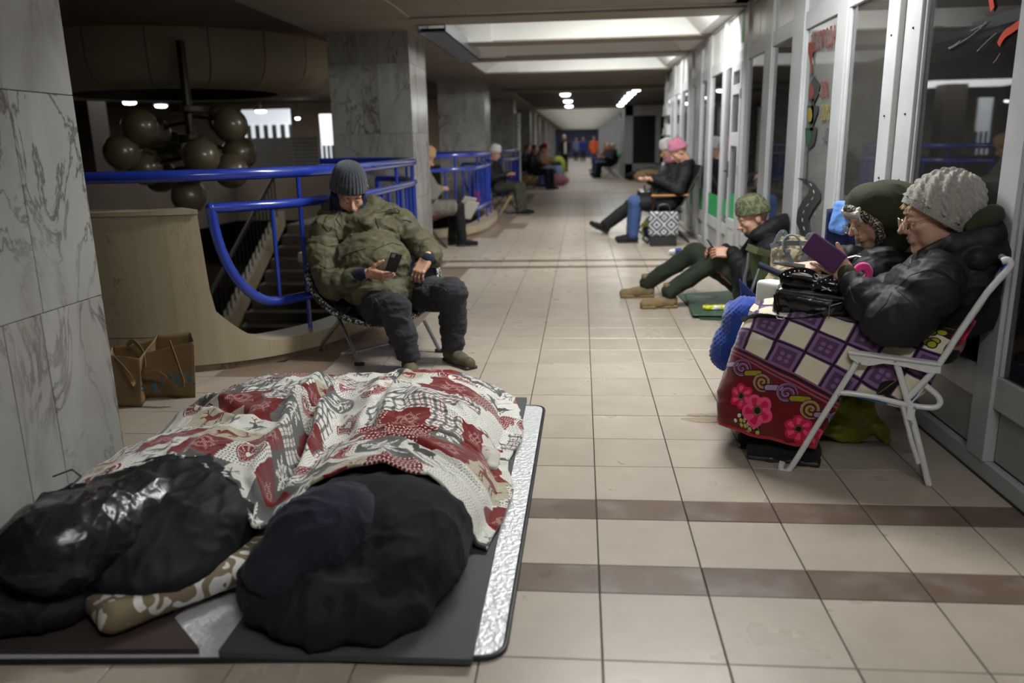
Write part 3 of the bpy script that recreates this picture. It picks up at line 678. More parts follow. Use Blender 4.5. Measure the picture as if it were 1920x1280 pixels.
class SDF:
    def __init__(s, k=.02): s.P = []; s.k = k
    def cap(s, a, b, ra, rb=None, k=None, puff=None, op=1, flat=None):
        s.P.append(('c', np.array(a, float), np.array(b, float), ra, ra if rb is None else rb, s.k if k is None else k, puff, op, flat)); return s
    def chain(s, pts, rs, k=None, puff=None):
        for i in range(len(pts)-1): s.cap(pts[i], pts[i+1], rs[i], rs[i+1], k, puff)
        return s
    def ell(s, c, r, R=None, k=None, op=1):
        s.P.append(('e', np.array(c, float), np.array(r, float)*np.ones(3), None if R is None else np.array(R), None, s.k if k is None else k, None, op, None)); return s
    def box(s, c, h, rd=.01, R=None, k=None, op=1):
        s.P.append(('b', np.array(c, float), np.array(h, float), None if R is None else np.array(R), rd, s.k if k is None else k, None, op, None)); return s
    def bounds(s):
        lo = np.full(3, 9e9); hi = -lo
        for p in s.P:
            if p[7] < 0: continue
            if p[0] == 'c': r = max(p[3], p[4])+.02; l = np.minimum(p[1], p[2])-r; h = np.maximum(p[1], p[2])+r
            else: r = np.linalg.norm(p[2]) if p[3] is not None else p[2]; l = p[1]-r-.02; h = p[1]+r+.02
            lo = np.minimum(lo, l); hi = np.maximum(hi, h)
        return lo, hi
    def grid(s, vox, cut=None):
        lo, hi = s.bounds(); lo = lo-2*vox; n = np.ceil((hi-lo)/vox).astype(int)+3
        D = np.full(n, 1.0, np.float32); ax = [lo[i]+vox*np.arange(n[i]) for i in range(3)]
        for p in s.P:
            k = max(p[5], 1e-4); m = k+2.5*vox
            if p[0] == 'c': r = max(p[3], p[4])+(p[6][0] if p[6] else 0)+m; l = np.minimum(p[1], p[2])-r; h = np.maximum(p[1], p[2])+r
            else: r = (np.linalg.norm(p[2]) if p[3] is not None else p[2])+m; l = p[1]-r; h = p[1]+r
            i0 = np.clip(np.floor((l-lo)/vox).astype(int), 0, n); i1 = np.clip(np.ceil((h-lo)/vox).astype(int)+1, 0, n)
            if (i1 <= i0).any(): continue
            sl = tuple(slice(a, b) for a, b in zip(i0, i1))
            X = ax[0][sl[0]][:, None, None].astype(np.float32); Y = ax[1][sl[1]][None, :, None].astype(np.float32); Z = ax[2][sl[2]][None, None, :].astype(np.float32)
            if p[0] == 'c':
                a, b = p[1], p[2]; d = b-a; L2 = max(d@d, 1e-9)
                px, py, pz = X-a[0], Y-a[1], Z-a[2]
                t = np.clip((px*d[0]+py*d[1]+pz*d[2])/L2, 0, 1)
                q = np.sqrt((px-t*d[0])**2+(py-t*d[1])**2+(pz-t*d[2])**2)
                rad = p[3]+(p[4]-p[3])*t
                if p[6]: rad = rad+p[6][0]*(np.abs(np.sin(math.pi*t*math.sqrt(L2)/p[6][1]))-.5)
                dd = q-rad
            elif p[0] == 'e':
                px, py, pz = X-p[1][0], Y-p[1][1], Z-p[1][2]
                if p[3] is not None:
                    R = p[3]; px, py, pz = px*R[0, 0]+py*R[1, 0]+pz*R[2, 0], px*R[0, 1]+py*R[1, 1]+pz*R[2, 1], px*R[0, 2]+py*R[1, 2]+pz*R[2, 2]
                r = p[2]; k0 = np.sqrt((px/r[0])**2+(py/r[1])**2+(pz/r[2])**2); k1 = np.sqrt((px/r[0]**2)**2+(py/r[1]**2)**2+(pz/r[2]**2)**2)+1e-6
                dd = k0*(k0-1)/k1; dd = np.where(k0 < .2, -min(r)*.8, dd)
            else:
                px, py, pz = X-p[1][0], Y-p[1][1], Z-p[1][2]
                if p[3] is not None:
                    R = p[3]; px, py, pz = px*R[0, 0]+py*R[1, 0]+pz*R[2, 0], px*R[0, 1]+py*R[1, 1]+pz*R[2, 1], px*R[0, 2]+py*R[1, 2]+pz*R[2, 2]
                h_ = p[2]-p[4]; qx, qy, qz = np.abs(px)-h_[0], np.abs(py)-h_[1], np.abs(pz)-h_[2]
                dd = np.sqrt(np.maximum(qx, 0)**2+np.maximum(qy, 0)**2+np.maximum(qz, 0)**2)+np.minimum(np.maximum(qx, np.maximum(qy, qz)), 0)-p[4]
            A = D[sl]
            if p[7] > 0:
                h = np.clip(.5+.5*(A-dd)/k, 0, 1); D[sl] = A+(dd-A)*h-k*h*(1-h)
            else:
                h = np.clip(.5-.5*(A+dd)/k, 0, 1); D[sl] = A+(-dd-A)*h+k*h*(1-h)
        if cut is not None:
            for (pt, nn) in cut:
                nn = nrm(nn); pl_ = (ax[0][:, None, None]-pt[0])*nn[0]+(ax[1][None, :, None]-pt[1])*nn[1]+(ax[2][None, None, :]-pt[2])*nn[2]
                D = np.maximum(D, pl_.astype(np.float32))
        return D, lo
    def net(s, vox=.008, disp=None, cut=None, shell=None):
        D, lo = s.grid(vox, cut)
        if shell: D = np.abs(D+shell)-shell
        I = D < 0; c = I[:-1, :-1, :-1].astype(np.int8)
        tot = sum(I[a:I.shape[0]-1+a, b:I.shape[1]-1+b, e:I.shape[2]-1+e].astype(np.int8) for a in (0, 1) for b in (0, 1) for e in (0, 1))
        act = (tot > 0) & (tot < 8); idx = np.argwhere(act); N = len(idx)
        cor = [(a, b, e) for a in (0, 1) for b in (0, 1) for e in (0, 1)]
        val = {q: D[idx[:, 0]+q[0], idx[:, 1]+q[1], idx[:, 2]+q[2]] for q in cor}
        acc = np.zeros((N, 3), np.float32); cnt = np.zeros(N, np.float32)
        for q in cor:
            for ax_ in range(3):
                if q[ax_] == 0:
                    q2 = list(q); q2[ax_] = 1; q2 = tuple(q2); v0, v1 = val[q], val[q2]; m = (v0 < 0) != (v1 < 0)
                    t = np.where(m, v0/(v0-v1+1e-12), 0); pt = np.array(q, np.float32)[None, :].repeat(N, 0); pt[:, ax_] = t
                    acc += pt*m[:, None]; cnt += m
        V = (idx+acc/np.maximum(cnt, 1)[:, None])*vox+lo
        mp = np.full(act.shape, -1, np.int32); mp[act] = np.arange(N)
        F = []
        for ax_ in range(3):
            o1, o2 = [(1, 2), (2, 0), (0, 1)][ax_]
            A = [slice(None)]*3; B = [slice(None)]*3; A[ax_] = slice(0, -1); B[ax_] = slice(1, None)
            ch = I[tuple(A)] != I[tuple(B)]; e = np.argwhere(ch)
            e = e[(e[:, o1] > 0) & (e[:, o2] > 0) & (e[:, o1] < act.shape[o1]) & (e[:, o2] < act.shape[o2])]
            ins = I[e[:, 0], e[:, 1], e[:, 2]]
            def g(da, db):
                q = e.copy(); q[:, o1] -= da; q[:, o2] -= db; return mp[q[:, 0], q[:, 1], q[:, 2]]
            f = np.stack([g(0, 0), g(1, 0), g(1, 1), g(0, 1)], 1); f[~ins] = f[~ins][:, ::-1]; F.append(f)
        F = np.concatenate(F); F = F[(F >= 0).all(1)]
        if disp is not None:
            for fn in (disp if isinstance(disp, (list, tuple)) else [disp]):
                nn = vnormals(V, F); V = V+nn*fn(V, nn)[:, None]
        return V, F
def vnormals(V, F):
    n = np.cross(V[F[:, 2]]-V[F[:, 0]], V[F[:, 3]]-V[F[:, 1]]); out = np.zeros_like(V)
    for k in range(4):
        for a in range(3): out[:, a] += np.bincount(F[:, k], n[:, a], len(V))
    return out/(np.linalg.norm(out, axis=1)[:, None]+1e-12)
def qmesh(name, V, F, m, parent=None, smooth=True):
    me = bpy.data.meshes.new(name); me.vertices.add(len(V)); me.vertices.foreach_set('co', np.asarray(V, np.float32).ravel())
    F = np.asarray(F, np.int32); me.loops.add(F.size); me.polygons.add(len(F)); me.loops.foreach_set('vertex_index', F.ravel())
    me.polygons.foreach_set('loop_start', np.arange(0, F.size, F.shape[1], dtype=np.int32)); me.polygons.foreach_set('loop_total', np.full(len(F), F.shape[1], np.int32))
    me.update(calc_edges=True); me.validate()
    if smooth: me.polygons.foreach_set('use_smooth', np.ones(len(me.polygons), bool))
    if m is not None: me.materials.append(m)
    return link(name, me, parent)
def cat(parts):
    V = []; F = []; n = 0
    for v, f in parts: V.append(v); F.append(f+n); n += len(v)
    return np.concatenate(V), np.concatenate(F)
def xf(vf, R, t, s=1.0):
    V, F = vf; R = np.array(R); V2 = (V*s)@R.T+np.array(t)
    return (V2, F[:, ::-1] if np.linalg.det(R) < 0 else F)
def head_sdf(old=0.0, male=True):
    s = SDF(.02)
    s.ell((0, .018, .032), (.077, .096, .09)); s.ell((0, -.030, -.03), (.058, .060, .080), k=.03)
    s.cap((-.024, -.032, -.074), (.024, -.032, -.074), .027, k=.03); s.ell((0, -.070, -.100), (.022, .019, .019), k=.022)
    for x in (-1, 1):
        s.ell((x*.043, -.060, -.024), (.023, .021, .020), k=.02); s.ell((x*.041, -.034, -.055), (.020, .03, .03), k=.02)
        s.ell((x*.031, -.104, .006), (.020, .017, .0135), k=.014, op=-1)
        s.ell((x*.080, .012, -.006), (.010, .019, .031), R=None, k=.006)
    s.cap((-.040, -.083, .026), (.040, -.083, .026), .0105 if male else .008, k=.012); s.ell((0, -.045, .048), (.058, .040, .050), k=.03)
    s.chain([(0, -.086, .014), (0, -.106, -.018), (0, -.117, -.032)], [.008, .0095, .0125 if male else .011], k=.010)
    for x in (-1, 1): s.ell((x*.0125, -.103, -.035), (.0085, .010, .0085), k=.006)
    s.ell((0, -.084, -.062), (.030, .014, .022), k=.014)
    s.cap((-.020, -.0925, -.0605), (.020, -.0925, -.0605), .0052, k=.004); s.cap((-.017, -.092, -.0715), (.017, -.092, -.0715), .0062, k=.005)
    s.cap((-.024, -.101, -.0662), (.024, -.101, -.0662), .0022, k=.003, op=-1)
    for x in (-1, 1): s.ell((x*.031, -.083, .004), (.0145, .0125, .0105), k=.004); s.cap((x*.018, -.0975, .0005), (x*.043, -.0905, -.0005), .0013, k=.002, op=-1)
    if old:
        for x in (-1, 1): s.cap((x*.019, -.101, -.036), (x*.034, -.083, -.068), .0025, k=.006, op=-1); s.cap((x*.018, -.094, -.012), (x*.044, -.082, -.014), .0018, k=.005, op=-1)
        s.ell((0, -.05, -.125), (.03, .03, .02), k=.03)
    s.cap((0, .02, -.07), (0, .035, -.19), .055, .058, k=.03)
    return s
HEAD = {}
def head(kind, vox=.0032):
    k = (kind, vox)
    if k not in HEAD: HEAD[k] = head_sdf(kind == 'old', kind == 'male').net(vox)
    return HEAD[k]
def hand(curl=(.5, .5, .5, .5), thumb=(.3, .3), spread=.06, vox=.0026, tin=0.0):
    s = SDF(.008)
    s.box((0, .048, 0), (.040, .050, .0135), .012, k=.012); s.cap((0, -.035, 0), (0, .0, 0), .024, .025, k=.02); s.ell((.022, .025, -.010), (.020, .032, .015), k=.012); s.ell((-.025, .03, -.008), (.016, .035, .012), k=.012)
    xs = (-.031, -.0105, .0105, .031); Ls = (.060, .074, .080, .072); rs = (.0078, .0086, .009, .0088)
    for i in range(4):
        p = np.array([xs[i], .092-(.008 if i == 0 else 0), .001]); a = 0; sx = (i-1.5)*spread
        s.ell(p+np.array([0, 0, .004]), (.010, .011, .009), k=.006)
        for j, fr in enumerate((.45, .30, .25)):
            a += curl[i]*(1.0 if j == 0 else 1.15); d = np.array([math.sin(sx), math.cos(a)*math.cos(sx), -math.sin(a)])
            q = p+d*Ls[i]*fr; r0 = rs[i]*(1-.07*j); s.cap(p, q, r0, r0*.93, k=.003); p = q
    p = np.array([.026, .014, -.006]); d = nrm((.75-tin, .62, -.35-thumb[0]))
    for j, (L_, r) in enumerate(((.042, .0125), (.032, .0105), (.026, .0095))):
        q = p+d*L_; s.cap(p, q, r, r*.9, k=.006); p = q; d = nrm(d+np.array([-.35*thumb[1], .25, -.25*thumb[1]]))
    return s.net(vox)
def place_hand(vf, wrist, F, B, side, s=1.0):
    F = nrm(F); B = np.array(B, float); B = nrm(B-F*np.dot(F, B)); T_ = np.cross(F, B)*(1 if side == 'L' else -1)
    return xf(vf, np.stack([T_, F, B], 1), wrist, s)
def wood(c): return c
def cloth(name, c, c2=None, rough=.85, bump=.15, bscale=180, sheen=.04, spec=.25, **k): return mat(name, c, rough, c2=c2, bump=bump, bscale=bscale, sheen=sheen, spec=spec, **k)
m_skin = mat('skin', (.50, .285, .20), .48, c2=(.43, .22, .15), nscale=14, bump=.06, bscale=120); m_skin.node_tree.nodes['Principled BSDF'].inputs['Subsurface Weight'].default_value = .08; m_skin.node_tree.nodes['Principled BSDF'].inputs['Subsurface Radius'].default_value = (.02, .008, .004)
m_skinp = mat('pale_skin', (.56, .345, .25), .5, c2=(.50, .275, .195), nscale=14, bump=.10, bscale=90)
m_hairw = mat('white_hair', (.62, .60, .57), .5, bump=.5, bscale=130, stretch=(1, 1, .25)); m_hairb = mat('blonde_hair', (.50, .36, .19), .5, bump=.5, bscale=130, stretch=(1, 1, .25)); m_haird = mat('dark_hair', (.03, .022, .018), .5)
m_eye = mat('eye_white', (.6, .58, .54), .15); m_iris = mat('dark_iris', (.02, .015, .01), .1); m_brow = mat('dark_brow', (.035, .025, .02), .8)
m_lip = mat('lip', (.36, .15, .12), .45)
def face_parts(root, R, t, s=1.0, brow=True, lip=False, browm=None):
    R = np.array(R)
    for x in (-1, 1):
        p = t+R@(np.array([x*.031, -.0812, -.0008])*s)
        MB().ball(p, .0118*s, 14).build('eye', m_eye, root, True)
        q = t+R@(np.array([x*.0305, -.0893, -.0052])*s); MB().ball(q, .0045*s, 10).build('iris', m_iris, bpy.data.objects[root.name], True)
        if brow: MB().tube([t+R@(np.array(a)*s) for a in ((x*.014, -.0955, .0215), (x*.030, -.0945, .0285), (x*.046, -.082, .025))], [.0032*s, .0036*s, .0018*s], 6).build('eyebrow', browm or m_brow, root, True)
def shoe(root, ankle, toe_dir, m, msole, L=.28, hgt=.11, boot=0.0, name='shoe', laces=None, vox=.006, up=(0, 0, 1)):
    R = orient(toe_dir, up); A = np.array(ankle, float)   # local -Y = toe; origin = ankle above floor by ~.1
    s = SDF(.03); s.cap((0, .03, -.045), (0, -.10, -.06), .043, .038); s.cap((0, -.08, -.062), (0, -L+.09, -.068), .043, .036, k=.03); s.cap((0, .015, -.05), (0, 0, .02+boot), .045, .046, k=.03)
    V, F = xf(s.net(vox, folds(.002, 30), cut=[((0, 0, -.086), (0, 0, -1)), ((0, 0, .04+boot), (0, 0, 1))]), R, A); o = qmesh(name, V, F, m, root)
    q = SDF(.02); q.box((0, .03, -.09), (.040, .045, .013), .012); q.box((0, -.06, -.092), (.037, .07, .011), .01, k=.02); q.box((0, -L+.115, -.092), (.045, .055, .011), .0105, k=.03)
    V, F = xf(q.net(vox), R, A); qmesh('sole', V, F, msole, o)
    if laces:
        for j in range(4):
            a = np.array([0, -.045-.022*j, -.006-.012*j]); MB().tube([A+R@(a+np.array([-.026, 0, -.012])), A+R@(a+np.array([0, -.004, .012])), A+R@(a+np.array([.026, .006, -.012]))], .0028, 6).build('lace', laces, o, True)
    return o
def teximg(name, arr):
    h, w_ = arr.shape[:2]; im = bpy.data.images.new(name, w_, h, alpha=False, float_buffer=False)
    px = np.ones((h, w_, 4), np.float32); px[..., :3] = arr; im.pixels.foreach_set(px.ravel()); im.update(); im.pack(); return im
def mat_img(name, im, rough=.9, bump=.25, bscale=220, sheen=.25):
    m = bpy.data.materials.new(name); m.use_nodes = True; nt = m.node_tree; N = nt.nodes; L = nt.links; b = N['Principled BSDF']
    t = N.new('ShaderNodeTexImage'); t.image = im; t.extension = 'EXTEND'; uv = N.new('ShaderNodeUVMap'); L.new(uv.outputs[0], t.inputs[0]); L.new(t.outputs[0], b.inputs['Base Color'])
    b.inputs['Roughness'].default_value = rough; b.inputs['Sheen Weight'].default_value = sheen; b.inputs['Specular IOR Level'].default_value = .25
    n2 = N.new('ShaderNodeTexNoise'); n2.inputs['Scale'].default_value = bscale; tc = N.new('ShaderNodeTexCoord'); L.new(tc.outputs['Object'], n2.inputs['Vector'])
    bp = N.new('ShaderNodeBump'); bp.inputs['Strength'].default_value = bump; bp.inputs['Distance'].default_value = .004; L.new(n2.outputs['Fac'], bp.inputs['Height']); L.new(bp.outputs[0], b.inputs['Normal'])
    return m
def gridmesh(name, P, UV, m, parent=None, thick=.006):
    """P: (a,b,3) points; a closed thin cloth with UVs"""
    a, b = P.shape[:2]; idx = np.arange(a*b).reshape(a, b)
    F = np.stack([idx[:-1, :-1], idx[1:, :-1], idx[1:, 1:], idx[:-1, 1:]], -1).reshape(-1, 4)
    o = qmesh(name, P.reshape(-1, 3), F, m, parent); me = o.data
    uvl = me.uv_layers.new(name='UVMap'); li = np.zeros(len(me.loops), np.int32); me.loops.foreach_get('vertex_index', li)
    uvl.data.foreach_set('uv', UV.reshape(-1, 2)[li].astype(np.float32).ravel())
    md = o.modifiers.new('thickness', 'SOLIDIFY'); md.thickness = thick; md.offset = -1
    return o

from mathutils.bvhtree import BVHTree
def seams(root, ob, O, lines, name, m, r=.0025, lift=0.0, n=16):
    """thin stitched lines resting on a garment's surface"""
    me = ob.data; bv = BVHTree.FromPolygons([tuple(v.co) for v in me.vertices], [tuple(p.vertices) for p in me.polygons])
    for ln in lines:
        pp = np.array(ln, float); seg_ = np.r_[0, np.cumsum(np.hypot(*np.diff(pp, axis=0).T))]; u = np.linspace(0, seg_[-1], n); pts = []
        for a, b in zip(np.interp(u, seg_, pp[:, 0]), np.interp(u, seg_, pp[:, 1])):
            d = nrm(ray(a, b)); h = bv.ray_cast(Vector(tuple(CAM-O)), Vector(tuple(d)))
            if h[0] is not None and (not pts or np.linalg.norm(np.array(h[0])-pts[-1]) < .08): pts.append(np.array(h[0])-d*lift)
        if len(pts) > 3: MB().tube(pts, r, 6).build(name, m, root, True)
# ================================================================ SLEEPERS, MATS, BLANKET, BAGS
def seg(px, py, ax, ay, bx, by):
    dx, dy = bx-ax, by-ay; t = np.clip(((px-ax)*dx+(py-ay)*dy)/(dx*dx+dy*dy+1e-9), 0, 1); return np.hypot(px-ax-t*dx, py-ay-t*dy)
def patchwork(Wm, Hm, res=560):
    W_, H_ = int(Wm*res), int(Hm*res); img = np.zeros((H_, W_, 3), np.float32)
    red = np.array((.40, .012, .02)); white = np.array((.86, .85, .82)); grey = np.array((.27, .27, .27)); cream = np.array((.72, .69, .60)); lg = np.array((.46, .455, .45))
    rr = random.Random(11); y = 0; row = 0
    kinds = ['flake', 'red', 'plaid', 'heart', 'plaid', 'deer', 'red', 'dotw', 'gdeer', 'dotr', 'plaid2', 'flake8', 'heart2']
    last = None
    while y < Hm:
        h = rr.choice([.20, .22, .18]); x = -rr.random()*.12; 
        while x < Wm:
            w_ = rr.choice([.16, .21, .24, .19])
            kd = rr.choice([k for k in kinds if k != last]); last = kd
            x0, x1 = max(0, int(x*res)), min(W_, int((x+w_)*res)); y0, y1 = int(y*res), min(H_, int((y+h)*res))
            if x1 > x0 and y1 > y0:
                U, V = np.meshgrid((np.arange(x0, x1)/res-x)-w_/2, (np.arange(y0, y1)/res-y)-h/2); P = np.zeros(U.shape+(3,), np.float32)
                fl_ = rr.choice([-1, 1]); U = U*fl_; R_ = min(w_, h)*.42
                def put(mask, c): P[mask] = c
                dots = (np.mod(U, .012)-.006)**2+(np.mod(V, .012)-.006)**2 < .0024**2
                if kd in ('dotw', 'heart'):
                    P[:] = white; put(dots, lg*.7)
                elif kd in ('dotr', 'heart2'):
                    P[:] = red if kd == 'dotr' else white
                    put((np.mod(U, .016)-.008)**2+(np.mod(V, .016)-.008)**2 < .0042**2, white if kd == 'dotr' else grey)
                elif kd.startswith('plaid'):
                    P[:] = white; a = np.mod(U+.3, .05); b = np.mod(V+.3, .05)
                    put((a < .016), lg); put((b < .016), lg); put((a < .016) & (b < .016), grey)
                    if kd == 'plaid': put((np.abs(a-.033) < .0013) | (np.abs(b-.033) < .0013), red)
                elif kd in ('deer', 'gdeer'):
                    P[:] = cream if kd == 'deer' else white
                    ch = np.mod(V+.006*np.abs(np.mod(U, .02)/.01-1), .01) < .004; put(ch, (cream if kd == 'deer' else white)*.82)
                elif kd in ('flake', 'flake8'): P[:] = grey if kd == 'flake8' else lg*.75
                else: P[:] = red
                u, v = U/R_, V/R_
                if kd.startswith('heart'):
                    q = (u*u*1.05+(-v+.15+.0*u)**2-.55); hv = (u*u+(v-.55*np.sqrt(np.abs(u)+.001)+.05)**2)
                    put(hv < .72, red); put((hv < .60) & (hv > .52), white); put((hv < .5) & (np.mod(np.arctan2(v, u)*5, 2) < .7) & (np.mod(hv*8, 1) < .55), white); put(hv < .06, white)
                elif kd.startswith('flake'):
                    d = np.full(u.shape, 9.0); k = 6 if kd == 'flake' else 8
                    for j in range(k):
                        a = 2*math.pi*j/k+.3; c, s_ = math.cos(a), math.sin(a); d = np.minimum(d, seg(u, v, 0, 0, c*.98, s_*.98))
                        for t in (.4, .62, .82):
                            for sg in (-1, 1): a2 = a+sg*.85; L_ = .32*(1.15-t); d = np.minimum(d, seg(u, v, c*t, s_*t, c*t+math.cos(a2)*L_, s_*t+math.sin(a2)*L_))
                    put(d < .050, white)
                elif kd in ('deer', 'gdeer'):
                    cl = red if kd == 'deer' else grey*.85; d = (((u)/.55)**2+((v+.05)/.24)**2-1)*.25
                    for s_ in ((-.45, -.1, -.55, -.95, .045), (-.3, -.1, -.25, -.95, .045), (.4, -.1, .35, -.95, .045), (.5, -.1, .6, -.9, .045), (.42, .05, .7, .45, .12), (.7, .45, .95, .38, .08), (.66, .5, .4, .95, .03), (.66, .5, .8, .98, .03), (.5, .75, .2, .8, .025), (.45, .88, .25, 1.0, .02), (.75, .75, .98, .85, .025), (-.5, .1, -.62, .2, .05)):
                        d = np.minimum(d, seg(u, v, *s_[:4])-s_[4])
                    put(d < 0, cl)
                elif kd == 'red':
                    z = (np.abs(np.abs(u)+np.abs(v)-.62) < .12) | (np.abs(np.abs(u)-np.abs(v)) < .10) & (np.abs(u) < .6)
                    put(z & (np.mod(U, .007) < .0035) & (np.mod(V, .006) < .004), white)
                img[y0:y1, x0:x1] = P
            x += w_
        y += h
    return img
# ---- insulating mats
m_foil = mat('crinkled_silver_foil', (.78, .79, .80), .34, metal=.35, bump=.8, bscale=60, c2=(.72, .73, .75), nscale=40)
m_mat = mat('charcoal_foam', (.055, .058, .060), .75, bump=.15, bscale=160)
m_trim = mat('black_trim_tape', (.012, .013, .016), .45)
def slabmesh(name, pts, z0, z1, m, parent=None, r=.04):
    out = []; n = len(pts)
    for i in range(n):
        a, b, c = np.array(pts[i-1][:2]), np.array(pts[i][:2]), np.array(pts[(i+1) % n][:2]); u = nrm(a-b); v = nrm(c-b)
        for t in np.linspace(0, 1, 6): out.append(tuple(b+u*r*(1-t)**2+v*r*t**2))
    return MB().prism(out, z0, z1, 'z').build(name, m, parent)
A, B_, C_, D_ = atz(944, 1238), atz(1021, 764), np.array([-1.98, 2.10, 0]), np.array([-1.90, -.13, 0])
fm = empty('foil_mat', tuple(A), label='big silver foil insulating mat with a black taped edge, under the sleepers', cat='mat')
o3 = A
loc2 = [np.array(p)-o3 for p in (A, B_, C_, D_)]
slabmesh('foil_sheet', loc2, .001, .012, m_foil, fm, .07)
ring2 = []
for i in range(4):
    a, b, c = loc2[i-1], loc2[i], loc2[(i+1) % 4]; u = nrm(a-b); v = nrm(c-b)
    for t in np.linspace(0, 1, 6): ring2.append((b+u*.07*(1-t)**2+v*.07*t**2)+np.array([0, 0, .007]))
MB().tube(ring2, .0085, 8, closed=True).build('edge_tape', m_trim, fm, True)
q1, q2, q3 = atz(408, 1222, .03), atz(884, 1236, .03), atz(988, 745, .03)
dm = empty('foam_mat', (q2[0], q2[1], .012), label='charcoal foam camping mat under the right-hand sleeper', cat='mat')
nx = np.linspace(0, 1, 26); P = []
slabmesh('foam_sheet', [np.array(p)-np.array([q2[0], q2[1], 0]) for p in (q2, q3, q3+np.array([-.68, -.02, 0]), q1)], .001, .019, m_mat, dm, .008)
dm2 = empty('foam_mat', (-1.55, 1.0, .012), label='dark brown foam mat under the left-hand sleeper, mostly hidden', cat='mat')
slabmesh('foam_sheet', [(.46, -1.055), (.30, -.90), (.42, 1.0), (-.38, 1.0), (-.34, -1.10)], .001, .017, mat('dark_brown_foam', (.035, .022, .02), .7), dm2, .01)
# ---- pillow
m_pil = mat('brown_pillow_white_scrolls', (.17, .13, .08), .9, c2=(.62, .60, .56), nscale=8.5, ndetail=.3, dist=3.0, ramp=(.54, .555), bump=.2, bscale=150)
pa, pb = atz(150, 1190, .05), atz(468, 1078, .05); dr = nrm(pb-pa); 
pil = empty('pillow', tuple((pa+pb)/2*np.array([1, 1, 0])+np.array([0, 0, .03])), label='brown pillow with white scrolls sticking out under the left-hand sleeper', cat='pillow')
s = SDF(.05); mid = (pa+pb)/2; Rz = np.stack([dr, np.array([-dr[1], dr[0], 0]), np.array([0, 0, 1.0])], 1)
s.box((mid[0]-dr[1]*.19+.10, mid[1]+dr[0]*.19+.03, .078), (.30, .19, .042), .04, Rz@np.array(Matrix.Rotation(math.radians(4), 3, 'Z')))
V, F = s.net(.009, folds(.006, 9)); qmesh('cushion', V-np.array(pil.location), F, m_pil, pil)
# ---- the sleepers
m_blkj = mat('black_smooth_jacket_cloth', (.0075, .0085, .0105), .62, bump=.1, bscale=200, spec=.18)
m_blks = mat('black_shiny_nylon', (.012, .012, .013), .26, c2=(.018, .018, .019), nscale=12, bump=.25, bscale=26, rvar=.06)
m_blkf = mat('black_fleece', (.0075, .010, .010), .9, sheen=.03, bump=.3, bscale=160, spec=.2)
m_navyf = mat('navy_fleece', (.014, .0155, .026), .95, sheen=.08, spec=.2, bump=.3, bscale=180)
def sleeper(name_label, cx, hipx, kneex, jacket_m, hood, hoodm, jk, hoodR, seed):
    r = empty('person', (cx, .6, .03), label=name_label, cat='person'); O = np.array([cx, .6, .03])
    b = SDF(.04); hc = np.array(hood[0])
    b.chain([hc, (cx, .45, .15), (cx, .75, .16), (hipx, 1.15, .14), (kneex, 1.5, .12), (kneex-.05, 1.9, .10), (kneex-.02, 2.08, .09)], [.085, .07, .09, .08, .055, .045, .045])
    V, F = b.net(.014); qmesh('body', V-O, F, m_skin, r)
    j = SDF(.06)
    for (c, rad) in jk: j.ell(c, rad)
    V, F = j.net(.009, [folds(.026, 4.6, (1.3, .8, .6), seed), folds(.008, 13, (1.4, .7, 1), seed+2)], cut=[((0, 0, .037), (0, 0, -1))]); qmesh('jacket', V-O, F, jacket_m, r)
    h = SDF(.03); h.ell(hood[0], hood[1], hoodR)
    for (c, rad) in hood[2:]: h.ell(c, rad, hoodR, k=.04)
    V, F = h.net(.006, [folds(.012, 8, (1, 1, .7), seed+5), folds(.005, 22, (1, .6, 1), seed+6)]); qmesh('hood', V-O, F, hoodm, r)
    return r, O
RL = np.array(Matrix.Rotation(math.radians(-32), 3, 'Z'))
p1, O1 = sleeper('sleeper in a shiny black hood lying on the left, beside the marble column', -1.5, -1.5, -1.6, m_blkj,
    ((-1.535, .12, .25), (.16, .20, .135), ((-1.49, .32, .25), (.15, .17, .12))), m_blks,
    [((-1.52, .38, .15), (.36, .32, .16)), ((-1.42, .52, .155), (.28, .24, .155)), ((-1.74, .16, .09), (.22, .24, .10)), ((-1.72, .06, .07), (.24, .13, .08)), ((-1.27, .40, .15), (.13, .15, .08)), ((-1.36, .24, .12), (.20, .17, .085))], RL, 3.0)
MB().tube([at(100, 893, .62)-O1, at(135, 880, .55)-O1, at(152, 893, .45)-O1, at(140, 905, .40)-O1, at(133, 912, .38)-O1], .0035, 6).build('drawstring', m_black, p1, True)
MB().ball(at(133, 914, .37)-O1, .009, 10).build('cord_stopper', m_black, p1)
hb = []
for t in np.linspace(-.3, 2.0, 16): hb.append(np.array([-1.50, .33, .22])+RL@np.array([.17*math.cos(t), .10*math.sin(t)*.6, .13*math.sin(t)]))
MB().tube([p-O1 for p in hb], .014, 8).build('hood_seam', m_blkj, p1, True)
RR = np.array(Matrix.Rotation(math.radians(-38), 3, 'Z'))
p2, O2 = sleeper('sleeper wrapped in black fleece with a navy hood, lying on the right', -.75, -.75, -.85, m_blkf,
    ((-.825, .25, .23), (.135, .18, .13), ((-.80, .38, .22), (.11, .12, .10)), ((-.93, .11, .17), (.09, .08, .08))), m_navyf,
    [((-.71, .44, .14), (.27, .25, .16)), ((-.76, .15, .085), (.28, .22, .10)), ((-.60, .32, .14), (.20, .24, .14)), ((-.92, .22, .08), (.14, .2, .08))], RR, 8.0)
for k, (a, b, c) in enumerate((((720, 955), (800, 1030), (838, 1090)), ((745, 940), (790, 1060), (760, 1160)), ((850, 960), (870, 1020), (862, 1075)))):
    MB().tube([at(a[0], a[1], .50)-O2, at(b[0], b[1], .38)-O2+np.array([0, 0, .006]), at(c[0], c[1], .27)-O2], [.012, .018, .008], 8).build('fleece_fold', m_blkf, p2, True)
